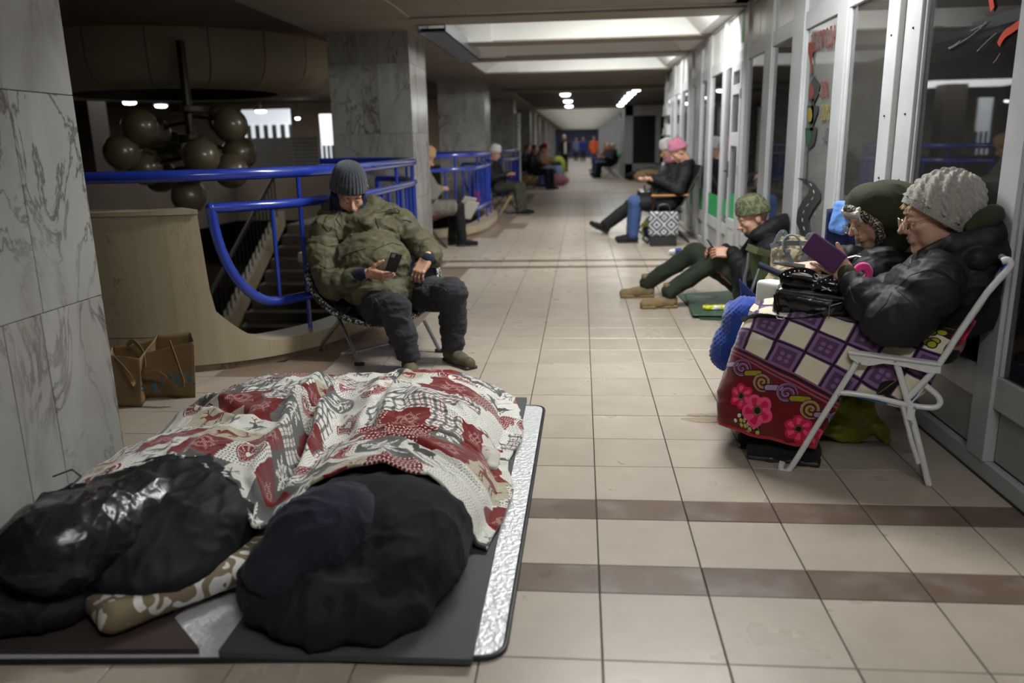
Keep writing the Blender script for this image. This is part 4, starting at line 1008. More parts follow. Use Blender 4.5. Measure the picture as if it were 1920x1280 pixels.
# ---- blanket draped over both
NX, NY = 300, 300
X = np.linspace(-2.03, -.355, NX); Y = np.linspace(0, 1, NY); 
hemY = np.interp(X, [-2.03, -1.8, -1.45, -1.2, -1.10, -1.02, -.95, -.75, -.5, -.355], [.16, .36, .57, .50, .37, .36, .50, .57, .55, .50])
farY = np.interp(X, [-2.03, -1.9, -1.5, -1.1, -.8, -.55, -.42, -.355], [2.25, 2.42, 2.50, 2.42, 2.42, 2.30, 2.10, 1.9])
XX = X[:, None]+0*Y[None]; YY = hemY[:, None]+(farY-hemY)[:, None]*Y[None]
def prof(c, w_, h, p=2.3): return h*np.sqrt(np.clip(1-np.abs((XX-c)/w_)**p, 0, 1))
hL = np.interp(YY, [.4, .55, .8, 1.15, 1.45, 1.8, 2.1, 2.3, 2.45], [.31, .325, .32, .25, .29, .24, .20, .12, .02]); hR = np.interp(YY, [.4, .55, .85, 1.2, 1.5, 1.8, 2.1, 2.3, 2.45], [.31, .325, .31, .23, .30, .27, .22, .13, .02])
cL = np.interp(YY, [.5, 1.2, 2.3], [-1.49, -1.52, -1.58]); cR = np.interp(YY, [.5, 1.2, 1.6, 2.3], [-.755, -.78, -.83, -.88])
wL = np.interp(YY, [.5, 1.2, 2.3], [.46, .47, .42]); wR = np.interp(YY, [.5, 1.2, 1.6, 2.3], [.375, .36, .40, .38])
sag = np.interp(YY, [.5, .9, 1.3, 1.8, 2.3], [.15, .13, .13, .20, .10])*np.clip(1-np.abs((XX+1.12)/.5)**3, 0, 1)
k_ = 38.0
Z = np.log(np.exp(k_*prof(cL, wL, hL))+np.exp(k_*prof(cR, wR, hR))+np.exp(k_*sag)+math.e)/k_-.02
fn = folds(1.0, 5.5, (1.3, .8, 1), 2.0); fn2 = folds(1.0, 11, (1.0, 1.0, 1), 9.0)
pts = np.stack([XX, YY, 0*XX], -1).reshape(-1, 3); c3, s3 = math.cos(.5), math.sin(.5); Rf = np.array([[c3, -s3, 0], [s3, c3, 0], [0, 0, 1]])
N1 = fn(pts@Rf, None).reshape(XX.shape); N2 = fn2(pts@Rf.T, None).reshape(XX.shape)
amp = np.clip(Z*4, .25, 1)
Z = Z+(.020*N1+.007*N2)*amp
# deep creases running down from between the two bodies
for (x0, y0, x1, y1, dep, wd) in ((-1.42, 2.3, -1.12, .6, .06, .035), (-1.30, 1.5, -1.10, .55, .05, .03), (-.98, 1.9, -.95, 1.2, .03, .03), (-.98, 1.05, -.50, 1.15, .028, .022), (-1.9, 1.5, -1.5, 1.25, .03, .03), (-.9, .95, -.45, .75, .02, .02)):
    d = seg(XX, YY, x0, y0, x1, y1); Z -= dep*np.exp(-(d/wd)**2)*np.clip(Z*5, 0, 1); Z += dep*.5*np.exp(-((d-wd*1.6)/wd)**2)*np.clip(Z*5, 0, 1)
# hem roll
Z += .012*np.exp(-((YY-hemY[:, None])/.025)**2)
edge = np.clip((XX+.42)/.06, 0, 1); Z = Z*(1-edge)+(.032+.02*np.abs(N1))*edge
Z = np.maximum(Z, .052+.012*np.clip(N2, 0, 1))
wob = .022*np.sin(YY*9)+.03*vnoise(np.stack([YY.ravel()*6, 0*YY.ravel(), 0*YY.ravel()], -1)).reshape(YY.shape)
XX2 = XX+wob*np.clip((XX+.6)/.2, 0, 1)
P = np.stack([XX2, YY, Z], -1)
du = np.linalg.norm(np.diff(P, axis=0), axis=-1); du = np.vstack([np.zeros((1, NY)), np.cumsum(du, 0)]); dv = np.linalg.norm(np.diff(P, axis=1), axis=-1); dv = np.hstack([np.zeros((NX, 1)), np.cumsum(dv, 1)])
UW, UH = 2.75, 2.75
UV = np.stack([(du+.1)/UW, (dv+.1)/UH], -1)
m_pw = mat_img('christmas_patchwork_fleece', teximg('patchwork', patchwork(UW, UH)))
bo = np.array([-1.2, 1.4, 0])
bl = gridmesh('blanket', P-bo, UV, m_pw, None, .010); bl.location = bo
tag(bl, 'red, grey and white Christmas patchwork fleece blanket with hearts and reindeer over both sleepers', 'blanket')
# tucked corner of the blanket on the mat
s = SDF(.02); c0 = atz(918, 860, .07); s.chain([c0+np.array([-.06, .10, 0]), c0, c0+np.array([.012, -.07, -.01])], [.045, .04, .022]); V, F = s.net(.006, folds(.010, 16))
q = qmesh('tucked_corner', V-bo, F, mat('cream_fleece_back', (.55, .52, .46), .95, c2=(.40, .05, .05), nscale=18, ramp=(.6, .63), sheen=.2), bl)
# ---- kraft tote bags
m_kraft = mat('brown_kraft_cloth', (.235, .150, .070), .8, c2=(.20, .125, .055), nscale=5, bump=.15, bscale=120)
m_teal = mat('teal_marker', (.01, .13, .20), .6)
def quadgrid(q, n=14, bend=.0, seed=0.0, fo=.006):
    a, b, c, d = [np.array(p, float) for p in q]; u = np.linspace(0, 1, n); U_, V_ = np.meshgrid(u, u, indexing='ij')
    P = (1-U_)[..., None]*((1-V_)[..., None]*a+V_[..., None]*d)+U_[..., None]*((1-V_)[..., None]*b+V_[..., None]*c)
    nn = nrm(np.cross(b-a, d-a)); P = P+nn*(bend*np.sin(math.pi*U_)*np.sin(math.pi*V_))[..., None]
    P = P+nn*(folds(fo, 9, seed=seed)(P.reshape(-1, 3), None).reshape(n, n))[..., None]*np.minimum(1, 4*np.minimum(np.minimum(U_, 1-U_), np.minimum(V_, 1-V_)))[..., None]
    return P
def panel(name, q, m, root, o, **k):
    P = quadgrid(q, **k); n = P.shape[0]; return gridmesh(name, P-o, np.zeros((n, n, 2)), m, root, .003)
def tote(label, fr, bk, Yf, Yb, handles, seed):
    fq = [at(*p, Yf) for p in fr]; bq = [at(*p, Yb) for p in bk]; fq[0][2] = max(fq[0][2], .012); fq[1][2] = max(fq[1][2], .012)
    for p in (fq[0], fq[1], bq[0], bq[1]): p[2] = .003
    o = (fq[0]+bq[1])/2; o[2] = 0; r = empty('tote_bag', tuple(o), label=label, cat='bag')
    panel('front_panel', fq, m_kraft, r, o, bend=-.02, seed=seed); panel('back_panel', bq, m_kraft, r, o, bend=.02, seed=seed+2)
    panel('side_panel', [fq[0], bq[0], bq[3], fq[3]], m_kraft, r, o, bend=.05, seed=seed+4); panel('side_panel', [fq[1], bq[1], bq[2], fq[2]], m_kraft, r, o, bend=-.03, seed=seed+6)
    MB().add([tuple(p-o+np.array([0, 0, .004])) for p in (fq[0], fq[1], bq[1], bq[0])], [(0, 1, 2, 3)]).build('bottom', m_kraft, r)
    for h in handles: MB().ribbon(smooth_path([at(*p) for p in h], 20)-o, .026, .003, (0.2, -.1, 1)).build('handle', m_kraft, r)
    return r, o, fq
def smooth_path(pts, n=24):
    p = np.array(pts, float); m = len(p); t = np.linspace(0, m-1, n); out = []
    for tt in t:
        i = min(int(tt), m-2); f = tt-i; p0 = p[max(i-1, 0)]; p1 = p[i]; p2 = p[i+1]; p3 = p[min(i+2, m-1)]
        out.append(.5*((2*p1)+(-p0+p2)*f+(2*p0-5*p1+4*p2-p3)*f*f+(-p0+3*p1-3*p2+p3)*f**3))
    return np.array(out)
tb, to, tf = tote('brown kraft tote bag with teal lettering, against the marble parapet', [(245, 800), (372, 790), (364, 640), (270, 662)], [(262, 770), (366, 760), (358, 622), (296, 628)], 2.22, 2.45,
    [[(266, 664, 2.21), (262, 690, 2.17), (268, 700, 2.12), (300, 700, 2.10), (325, 724, 2.08), (345, 728, 2.08), (336, 690, 2.10), (318, 640, 2.21)]], 1.0)
tote('crumpled brown kraft tote bag lying open beside the marble column, without lettering', [(196, 742), (262, 735), (262, 672), (200, 665)], [(205, 735), (290, 730), (292, 634), (212, 650)], 2.05, 2.40,
    [[(215, 672, 2.04), (232, 690, 2.0), (247, 712, 2.0), (252, 722, 2.02)], [(238, 648, 2.3), (250, 640, 2.26), (268, 660, 2.2), (274, 690, 2.12)]], 4.0)
def text_mesh(name, body, size, o, R, m, parent, extrude=.0006, font=None):
    cu = bpy.data.curves.new(name, 'FONT'); cu.body = body; cu.size = size; cu.extrude = extrude; cu.align_x = 'LEFT'
    ob = bpy.data.objects.new(name, cu); COL.objects.link(ob); dg = bpy.context.evaluated_depsgraph_get(); me = bpy.data.meshes.new_from_object(ob.evaluated_get(dg)); bpy.data.objects.remove(ob)
    R = np.array(R)
    for v in me.vertices: v.co = Vector(tuple(R@np.array(v.co)+np.array(o)))
    me.materials.clear(); me.materials.append(m); return link(name, me, parent)
a0 = tf[0]+(tf[3]-tf[0])*.36; rx = nrm(tf[1]-tf[0]); uy = nrm(tf[3]-tf[0]); nnn = nrm(np.cross(rx, uy))
for ch_, k in zip('PRINCK', range(6)):
    pp = at([262, 284, 303, 315, 333, 351][k], [740, 735, 725, 718, 720, 720][k], 2.10)+np.array([0, .0, 0])
    text_mesh('lettering', ch_, .078, pp-to, np.stack([rx, np.array([-.1, .1, .98]), nnn], 1), m_teal, tb)
# ================================================================ MAN IN THE OLIVE JACKET ON A MOON CHAIR
m_olive = cloth('olive_parka_cloth', (.085, .078, .042), (.070, .064, .035), rough=.62, bump=.08, sheen=.05, nscale=4)
m_navyk = cloth('navy_knit', (.010, .012, .030), rough=.9)
m_jean = cloth('black_denim', (.020, .021, .025), (.034, .035, .040), rough=.85, nscale=5, ramp=(.45, .75))
m_hat = mat('speckled_grey_rib_knit', (.018, .022, .030), .95, c2=(.10, .115, .135), nscale=120, ndetail=2, ramp=(.56, .78), bump=.5, bscale=150, sheen=.3)
m_shoeo = mat('olive_trekking_shoe', (.10, .085, .045), .75, c2=(.06, .05, .03), nscale=20); m_sole = mat('dark_rubber_sole', (.03, .028, .026), .7)
man = empty('person', (-1.1, 3.1, 0), label='man in olive parka and dark speckled beanie sitting back with a phone', cat='person'); OM = np.array([-1.1, 3.1, 0])
J = dict(pelvis=at(722, 560, 3.28), chest=at(690, 455, 3.42), neck=at(668, 398, 3.50), head=at(654, 364, 3.42),
    shR=at(612, 432, 3.30), shL=at(752, 418, 3.58), elR=at(622, 535, 3.10), elL=at(806, 478, 3.38), wrR=at(692, 512, 2.98), wrL=at(798, 490, 3.14),
    hipR=at(685, 572, 3.30), hipL=at(775, 556, 3.36), knR=at(742, 578, 2.80), knL=at(848, 548, 2.93), anR=at(768, 672, 2.80), anL=at(848, 655, 2.98))
fdir = nrm(np.array([.42, -.78, -.42])); HR = orient(fdir, (-.05, .1, 1)); HP = J['head']
b = SDF(.03); b.chain([J['pelvis'], J['chest'], J['neck'], HP], [.10, .11, .06, .05])
for a in 'RL': b.chain([J['neck'], J['sh'+a]+np.array([0, .03, -.02]), J['el'+a], J['wr'+a]], [.045, .04, .035, .028]); b.chain([J['pelvis'], J['hip'+a], J['kn'+a], J['an'+a]], [.08, .08, .05, .038])
hd = xf(head('male'), HR, HP, 1.18)
h1 = place_hand(hand((.40, .32, .30, .28), (.15, .35)), J['wrR'], (.93, -.12, -.18), (.12, -.72, -.55), 'R', 1.02)
h2 = place_hand(hand((.42, .46, .5, .44), (.2, .8), spread=.09), J['wrL']+np.array([0, 0, .01]), (-.38, -.55, -.72), (-.1, -.72, .62), 'L', 1.05)
V, F = cat([b.net(.011), hd, h1, h2]); body = qmesh('body', V-OM, F, m_skin, man)
face_parts(man, HR, HP-OM, 1.18)
MB().tube([J['wrR']-OM+p for p in [np.array([.085+.009*math.cos(t), -.02+.004*math.sin(t)-.004, -.028+.010*math.sin(t)]) for t in np.linspace(0, 6.28, 13)]], .0016, 6).build('ring', m_steel, man, True)
# parka
j = SDF(.045)
j.cap(J['neck'], J['shR'], .075, .085); j.cap(J['neck'], J['shL'], .075, .08); j.ell(at(698, 492, 3.24), (.25, .20, .20)); j.ell(at(690, 435, 3.42), (.215, .15, .16)); j.ell(at(715, 545, 3.20), (.24, .19, .12))
j.chain([J['shR'], at(603, 480, 3.2), J['elR'], at(664, 520, 3.02)], [.088, .088, .083, .052], puff=(.010, .07)); j.chain([J['shL'], at(785, 452, 3.48), J['elL'], at(806, 478, 3.22)], [.085, .078, .075, .062], puff=(.010, .07))
j.chain([at(612, 405, 3.48), at(632, 388, 3.52), at(700, 385, 3.50), at(742, 398, 3.50)], [.05, .055, .05, .04])
j.cap(at(632, 402, 3.40), at(690, 418, 3.28), .035, .028, k=.03); j.cap(at(690, 418, 3.28), at(728, 392, 3.40), .028, .03, k=.03)
V, F = j.net(.0075, [folds(.016, 8, (1, 1, 1.6), 1.0), folds(.006, 19, (1, 1, 1.3), 4.0)]); jk = qmesh('parka', V-OM, F, m_olive, man)
m_seam = cloth('dark_olive_seam', (.030, .027, .014), rough=.8)
seams(man, jk, OM, [[(672,411),(689,431),(691,445),(710,472),(724,500),(745,528)], [(703,407),(713,438),(724,452),(741,476),(758,505)]], 'placket_edge', m_seam, .0045)
seams(man, jk, OM, [[(641,483),(652,476),(672,469),(686,466)], [(700,470),(715,462),(735,455),(752,460)]], 'pocket_seam', m_seam, .0035)
seams(man, jk, OM, [[(627,417),(634,452),(634,493)], [(744,424),(755,452),(775,479)], [(604,392),(641,396),(672,404)], [(600,455),(615,462),(628,460)], [(596,495),(615,505),(632,500)], [(700,400),(726,396),(748,400)]], 'stitched_seam', m_seam, .003)
seams(man, jk, OM, [[(612,405),(606,422),(616,436),(624,424)], [(728,392),(744,390),(750,398),(722,400)], [(641,395),(630,410),(640,425)]], 'drawcord', m_black, .003, .003)
seams(man, jk, OM, [[(755,411),(764,413),(773,418)]], 'sleeve_tab', m_black, .006)
MB().obox(at(664, 527, 2.965)-OM, (.016, .003, .012), orient((.3, -.9, -.1)), .002).build('cuff_strap', m_navyk, man)
# inner sleeves (navy cuffs), trousers, neck gaiter, beanie
for (a, b2, r1_, r2_) in ((at(664, 518, 3.02), at(683, 512, 2.99), .046, .036), (at(812, 478, 3.26), at(801, 485, 3.15), .050, .040)):
    c = SDF(.01); c.cap(a, b2, r1_, r2_); V, F = c.net(.006); qmesh('inner_sleeve', V-OM, F, m_navyk, man)
t = SDF(.05); t.ell(J['pelvis']+np.array([0, 0, -.01]), (.20, .17, .12))
t.chain([J['hipR'], (J['hipR']+J['knR'])/2, J['knR'], at(752, 620, 2.80), J['anR']], [.105, .105, .082, .076, .070]); t.chain([J['hipL'], (J['hipL']+J['knL'])/2, J['knL'], at(850, 600, 2.98), J['anL']], [.105, .100, .080, .074, .070])
V, F = t.net(.0075, [folds(.014, 9, (.8, .8, 1.8), 6.0), folds(.005, 26, (1, 1, 1.5), 2.0)], cut=[((0, 0, .075), (0, 0, -1))]); tro = qmesh('trousers', V-OM, F, m_jean, man)
seams(man, tro, OM, [[(672,555),(703,558),(710,569)], [(775,541),(793,534),(830,538),(837,545)], [(765,530),(772,545),(776,560)]], 'trouser_stitching', mat('grey_stitching', (.09, .09, .095), .8), .0018)
g = SDF(.02); hl = lambda x, y, z, s_=1.15: HP+HR@(np.array([x, y, z])*s_)
g.ell(hl(0, .01, -.10), (.12, .12, .08), HR); g.ell(hl(0, -.055, -.090), (.090, .078, .052), HR)
for sx in (-1, 1): g.chain([hl(sx*.078, .01, .0), hl(sx*.076, -.025, -.03), hl(sx*.060, -.055, -.07)], [.024, .026, .028]); g.cap(hl(-.07, .02, -.04), hl(-.06, .05, -.01), .035, .03); g.cap(hl(.07, .02, -.04), hl(.06, .05, -.01), .035, .03)
V, F = g.net(.005, folds(.007, 14, (1, 1, 2))); qmesh('neck_gaiter', V-OM, F, m_navyk, man)
def beanie(root, O, HR, HP, m, parent_name='beanie', rx=.094, ry=.112, top=.165, brim=.012, ribs=34, tilt=0.0, amp=.0035, slouch=0.0, back=.0):
    n, mrow = ribs*6, 34; v = []; f = []
    for i in range(mrow+1):
        a = i/mrow; z = brim+(top-brim)*math.sin(a*math.pi/2)**.92; rr = math.cos(a*math.pi/2)**.55 if a < 1 else 0
        for k in range(n):
            th = 2*math.pi*k/n; rib = 1+amp/.09*abs(math.sin(th*ribs/2))*(1-a**4); cuff = 1.035 if a < .22 else 1.0
            x = rx*rr*rib*cuff*math.cos(th); y = .016+ry*rr*rib*cuff*math.sin(th)+slouch*a*a; zz = z-(.028*math.sin(th)*(1-a))+back*a
            v.append(tuple(HP+HR@np.array([x, y, zz])-O))
    for i in range(mrow):
        for k in range(n): f.append((i*n+k, i*n+(k+1) % n, (i+1)*n+(k+1) % n, (i+1)*n+k))
    o = MB().add(v, f).build(parent_name, m, root, True)
    for p in o.data.polygons: p.use_smooth = True
    md = o.modifiers.new('t', 'SOLIDIFY'); md.thickness = .006; return o
bn = beanie(man, OM, HR, HP, m_hat, 'beanie', .116, .136, .222, .030, 30)
MB().obox(HP+HR@np.array([.113, -.05, .075])-OM, (.004, .010, .012), HR, .001).build('hat_label', mat('tan_leather', (.35, .17, .06), .6), man)
shoe(man, tuple(J['anR']-OM+np.array([0, 0, .005])), (.25, -.95, 0), m_shoeo, m_sole, laces=m_black); 
aL = J['anL']-OM; aL[2] = .102; shoe(man, tuple(aL), (.62, -.72, 0), m_shoeo, m_sole, L=.29, laces=m_black)
# phone
ph = empty('smartphone', tuple(at(738, 492, 2.90)), label='black smartphone in the hand of the man in the olive parka', cat='phone')
RP = orient((-.25, .80, .45), (.40, -.25, .9))
MB().obox((0, 0, 0), (.036, .0045, .072), RP, .004).build('case', m_black, ph)
MB().obox(RP@np.array([0, -.0048, 0]), (.033, .0006, .069), RP, .0).build('screen', m_screen, ph)
MB().obox(RP@np.array([.018, .0052, .052]), (.011, .001, .013), RP, .0).build('camera_bump', m_steel, ph)
# moon chair
m_chrome = mat('grey_steel_tube', (.42, .43, .45), .28, metal=.9)
m_orange = cloth('orange_nylon', (.62, .10, .012), rough=.6); m_letters = mat('black_cloth_white_glyphs', (.012, .012, .014), .8, c2=(.65, .65, .63), nscale=48, ndetail=0.0, dist=2.2, ramp=(.60, .615)); m_navyn = cloth('dark_navy_nylon', (.012, .014, .03), rough=.7)
mc = empty('moon_chair', (-1.25, 3.3, 0), label='round folding moon chair with orange underside, holding the man in the parka', cat='chair'); OC = np.array([-1.25, 3.3, 0])
cc_ = at(702, 512, 3.40); nrmc = nrm((.28, -.62, .80)); Rc = orient(nrmc, (0, 0, 1)); # -Y local = normal
Rb = np.stack([Rc[:, 0], Rc[:, 2], -Rc[:, 1]], 1)
if np.linalg.det(Rb) < 0: Rb[:, 0] *= -1
prof_ = [(.44, .0), (.40, -.07), (.33, -.14), (.22, -.19), (.10, -.21), (.001, -.215)]
MB().lathe(prof_[:3], cc_-OC, 48, Rb).build('bowl_side', m_navyn, mc, True); MB().lathe([(a_*.97, b_+.012) for a_, b_ in prof_], cc_-OC, 48, Rb).build('padded_lining', m_navyn, mc, True); bw = MB().lathe(prof_[2:], cc_-OC, 48, Rb).build('bowl_bottom', m_orange, mc, True)
rim = [cc_-OC+Rb@np.array([.44*math.cos(t), .44*math.sin(t), 0]) for t in np.linspace(0, 2*math.pi, 49)[:-1]]
MB().tube(rim, .021, 10, closed=True).build('rim', m_letters, mc, True)
F1, F2, F3, F4 = atz(674, 682, .012), atz(596, 655, .012), atz(824, 657, .012), atz(737, 640, .012)
T1, T2, T3 = at(655, 576, 3.15), at(616, 553, 3.3), at(795, 600, 3.25)
for a, b2 in ((T1, F2), (T2, F1), (T3, F3), (at(760, 585, 3.6), F4)): MB().tube([a-OC, b2-OC], .0125, 10).build('leg', m_chrome, mc, True)
MB().tube([atz(640, 664, .06)-OC, atz(728, 645, .06)-OC], .011, 10).build('floor_bar', m_chrome, mc, True)
for p in (F1, F2, F3, F4): MB().tube([p-OC+np.array([-.03, 0, 0]), p-OC+np.array([.03, .0, 0])], .013, 8).build('foot_cap', m_black, mc, True)
# ================================================================ THE TWO WOMEN ON LAWN CHAIRS
NPL = np.array([.283, .959, 0]); UPL = np.array([-.959, .283, 0]); P0L = np.array([.8, 1.31, 0])   # UPL = facing direction
def pl(x, y, off=0.0):
    d = ray(x, y); t = ((P0L-CAM)@NPL+off)/(d@NPL); return CAM+d*t
m_puff = cloth('dark_plum_puffer_nylon', (.0095, .0085, .0115), (.0125, .011, .0145), rough=.6, bump=.06, bscale=120, nscale=3, sheen=0)
m_oliveh = cloth('olive_cotton_hood', (.030, .031, .015), (.026, .027, .013), rough=.85, nscale=5, sheen=.03)
m_knitg = mat('grey_cable_knit', (.36, .335, .295), .95, c2=(.30, .28, .245), nscale=60, bump=.8, bscale=170, sheen=.3)
m_whitep = mat('white_enamel_tube', (.66, .66, .66), .25, coat=.3)
m_whitepl = mat('white_plastic', (.64, .64, .63), .4)
m_bluew = mat('blue_white_striped_webbing', (.01, .10, .38), .7, c2=(.6, .62, .66), nscale=9, stretch=(1, 1, 1), ramp=(.55, .57), ndetail=0)
# ---- lawn chair
def lawn_chair(label):
    O = np.array([1.15, 1.5, 0]); r = empty('lawn_chair', tuple(O), label=label, cat='chair')
    W_ = .58; T2 = lambda p: p-O
    for off in (0, W_):
        sh = NPL*off
        q = lambda x, y: T2(pl(x, y)+sh)
        MB().tube(smooth_path([q(1467, 866)+np.array([0, 0, 0]), q(1464, 878), q(1474, 884), q(1490, 866), q(1540, 785), q(1606, 680)], 40), .0125, 10).build('front_leg', m_whitep, r, True)
        MB().tube(smooth_path([q(1681, 680), q(1700, 745), q(1720, 820), q(1741, 908)], 24), .0125, 10).build('rear_leg', m_whitep, r, True)
        MB().tube([q(1693, 760), q(1707, 820), q(1722, 868)], .009, 8).build('rear_brace', m_whitep, r, True)
        MB().tube(smooth_path([q(1700, 748), q(1755, 690), q(1800, 622), q(1850, 550), q(1889, 506), q(1895, 493), q(1888, 487), q(1878, 490)], 40), .0125, 10).build('back_tube', m_whitep, r, True)
        MB().tube(smooth_path([q(1572, 735), q(1630, 742), q(1693, 757), q(1745, 764), q(1762, 757), q(1758, 742), q(1735, 722)], 40), .0115, 10).build('seat_rail', m_whitep, r, True)
        # moulded armrest: thin top with a scalloped skirt
        a, b2 = q(1590, 661), q(1764, 684); d = b2-a; L_ = np.linalg.norm(d); d = d/L_; pts = []
        m = MB(); poly = [(0, 0), (L_, 0), (L_, -.03), (L_*.86, -.034), (L_*.62, -.022), (L_*.40, -.020), (L_*.24, -.038), (L_*.12, -.036), (L_*.03, -.018)]
        v = [tuple(a+d*u+np.array([0, 0, z])+NPL*s_) for s_ in (-.014, .014) for (u, z) in poly]; n = len(poly)
        m.add(v, [tuple(range(n)), tuple(range(2*n-1, n-1, -1))]+[(k, (k+1) % n, n+(k+1) % n, n+k) for k in range(n)])
        m.build('armrest', m_whitepl, r)
        tp = MB(); R3 = np.stack([d, NPL, np.cross(d, NPL)], 1); tp.obox((a+b2)/2+np.array([0, 0, .004]), (L_/2, .022, .006), R3, .004); tp.build('armrest_top', m_whitepl, r)
        for (x, y) in ((1612, 679), (1678, 675), (1573, 739), (1714, 762), (1708, 792)): MB().ball(q(x, y)-NPL*.015, .0055, 10).build('rivet', m_steel, r, True)
        MB().obox(q(1708, 770)-NPL*.012, (.014, .002, .036), R3, .002).build('hinge_plate', m_whitep, r)
    q0 = lambda x, y, o: T2(pl(x, y)+NPL*o)
    for (x, y) in ((1464, 880), (1741, 908)): MB().tube([q0(x, y, 0), q0(x, y, W_)], .012, 10).build('floor_bar', m_whitep, r, True)
    # fabric seat and back
    P = np.zeros((24, 8, 3)); line = smooth_path([q0(1578, 735, 0), q0(1650, 752, 0), q0(1702, 758, 0), q0(1748, 700, 0), q0(1800, 628, 0), q0(1850, 556, 0), q0(1888, 492, 0)], 24)
    for j in range(8): P[:, j] = line+NPL*(W_*j/7)+np.array([.012, 0, -.03])*math.sin(math.pi*j/7)
    gridmesh('webbing', P, np.zeros((24, 8, 2)), m_bluew, r, .006)
    MB().tube([q0(1888, 489, 0), q0(1888, 489, W_)], .0125, 10).build('top_bar', m_whitep, r, True)
    return r
lc = lawn_chair('white tubular lawn chair with blue webbing under the woman in cable-knit hat')
lc2 = dup(lc, loc=(1.15+.17*1.12, 1.5+.70, 0), rz=-.03, label='white lawn chair under the woman in the olive hood, half hidden behind the nearer chair')
# grey boxy armrest end of the further chair
gb = empty('chair_armpad', tuple(pl(1437, 552, .62)*np.array([1, 1, 0])), label='light grey boxy armrest end of the further chair, between the two women and the black handbag', cat='armpad')
OG = np.array(gb.location); 
s = SDF(.01); Rg = orient((-.75, -.62, .05)); s.box(pl(1452, 552, .60)-OG, (.075, .055, .066), .022, Rg); V, F = s.net(.006); qmesh('pad', V, F, m_whitepl, gb)
for dx in (-.06, .06):
    for dy in (-.04, .04):
        c0 = pl(1452, 552, .60)-OG; a = c0+Rg@np.array([dx, dy, -.06]); MB().tube([a, np.array([a[0]*1.1, a[1]*1.1, -OG[2]+.0])], .009, 8).build('leg', m_chrome, gb, True)
# ---- woman in the cable-knit hat
w1 = empty('person', (1.3, 1.5, 0), label='older woman in grey cable-knit hat, glasses and dark puffer coat looking at a phone', cat='person'); O1w = np.array([1.3, 1.5, 0])
fw1 = nrm(UPL*1.0-NPL*.10+np.array([0, 0, -.22])); H1 = orient(fw1, (0, 0, 1)); hp1 = pl(1757, 403, .27)
s1 = 1.17
b = SDF(.03); pv = pl(1765, 635, .28); chs = pl(1770, 520, .27); nk = pl(1762, 460, .27)
b.chain([pv, chs, nk, hp1], [.09, .10, .055, .05])
for off, sgn in ((.20, 0), (.42, 1)): b.chain([pl(1765, 655, off+.05), pl(1450, 665, off+.05), pl(1470, 750, off+.05), pl(1488, 850, off+.02)], [.05, .035, .03, .03])
wn_ = pl(1588, 512, .17); b.chain([chs, pl(1755, 540, .13), pl(1680, 592, .08), wn_], [.06, .05, .04, .028])
wf_ = pl(1530, 512, .40); b.chain([chs, pl(1760, 520, .42), pl(1650, 580, .46), wf_], [.06, .05, .04, .028])
hd1 = xf(head('old', .0032), H1, hp1, s1)
hn = place_hand(hand((.18, .30, .35, .35), (-.15, -.2), tin=.25), wn_, (-.72, .12, .42), (.42, -.80, -.25), 'L', .98)
hf = place_hand(hand((.45, .5, .5, .45), (.3, .5)), pl(1528, 500, .38), (-.85, .05, -.10), (-.15, -.35, .85), 'R', .95)
V, F = cat([b.net(.012), hd1, hn, hf]); qmesh('body', V-O1w, F, m_skinp, w1)
face_parts(w1, H1, hp1-O1w, s1, browm=mat('fair_brow', (.25, .17, .10), .8))
def hl1(x, y, z, s_=s1): return hp1+H1@(np.array([x, y, z])*s_)
MB().tube([hl1(-.020, -.0965, -.0625)-O1w, hl1(0, -.1005, -.0600)-O1w, hl1(.020, -.0965, -.0625)-O1w], .004, 6).build('lips', m_lip, w1, True)
# coat
j = SDF(.035)
j.ell(pl(1780, 572, .27), (.18, .19, .13)); j.ell(pl(1785, 530, .25), (.175, .20, .15)); j.ell(pl(1722, 555, .28), (.14, .17, .14)); j.ell(pl(1800, 485, .26), (.15, .17, .10))
j.chain([pl(1768, 505, .12), pl(1745, 540, .07), pl(1700, 590, .03), pl(1672, 600, .04), pl(1625, 560, .10), pl(1597, 533, .14)], [.085, .105, .105, .100, .075, .052], puff=(.012, .075))
j.chain([pl(1745, 505, .42), pl(1660, 560, .48), pl(1590, 540, .42), pl(1560, 520, .40)], [.09, .085, .06, .05], puff=(.010, .07))
V, F = j.net(.0070, [folds(.010, 7, (1, 1, 1.2), 3.0), folds(.0045, 20, (1, 1, 1), 5.0)], cut=[((1.535, 0, 0), (1, 0, 0))]); coat = qmesh('puffer_coat', V-O1w, F, m_puff, w1)
cl = SDF(.012)
cl.chain([pl(1756, 474, .18), pl(1790, 462, .12), pl(1850, 448, .14), pl(1880, 432, .24), pl(1876, 425, .36)], [.040, .045, .045, .042, .04])
cl.chain([pl(1745, 488, .24), pl(1742, 482, .34), pl(1765, 465, .42)], [.030, .030, .035])
cl.chain([pl(1775, 492, .14), pl(1830, 485, .10), pl(1878, 468, .18), pl(1885, 452, .3)], [.045, .045, .04, .035]); cl.ell(pl(1835, 475, .25), (.13, .14, .06), k=.03)
V, F = cl.net(.007, folds(.006, 12, seed=8), cut=[((1.545, 0, 0), (1, 0, 0))]); qmesh('collar', V-O1w, F, m_puff, w1)
hh = SDF(.02); hh.chain([pl(1822, 425, .18), pl(1845, 412, .18), pl(1862, 402, .2)], [.026, .036, .040]); V, F = hh.net(.006, cut=[((1.545, 0, 0), (1, 0, 0))]); qmesh('hoodie_hood', V-O1w, F, m_oliveh, w1)
cf = SDF(.004); dcf = nrm(pl(1583, 507, .17)-pl(1600, 535, .14)); p0 = pl(1600, 534, .14)
cf.cap(p0, p0+dcf*.055, .043, .037); V, F = cf.net(.005); qmesh('ribbed_cuff', V-O1w, F, m_oliveh, w1)
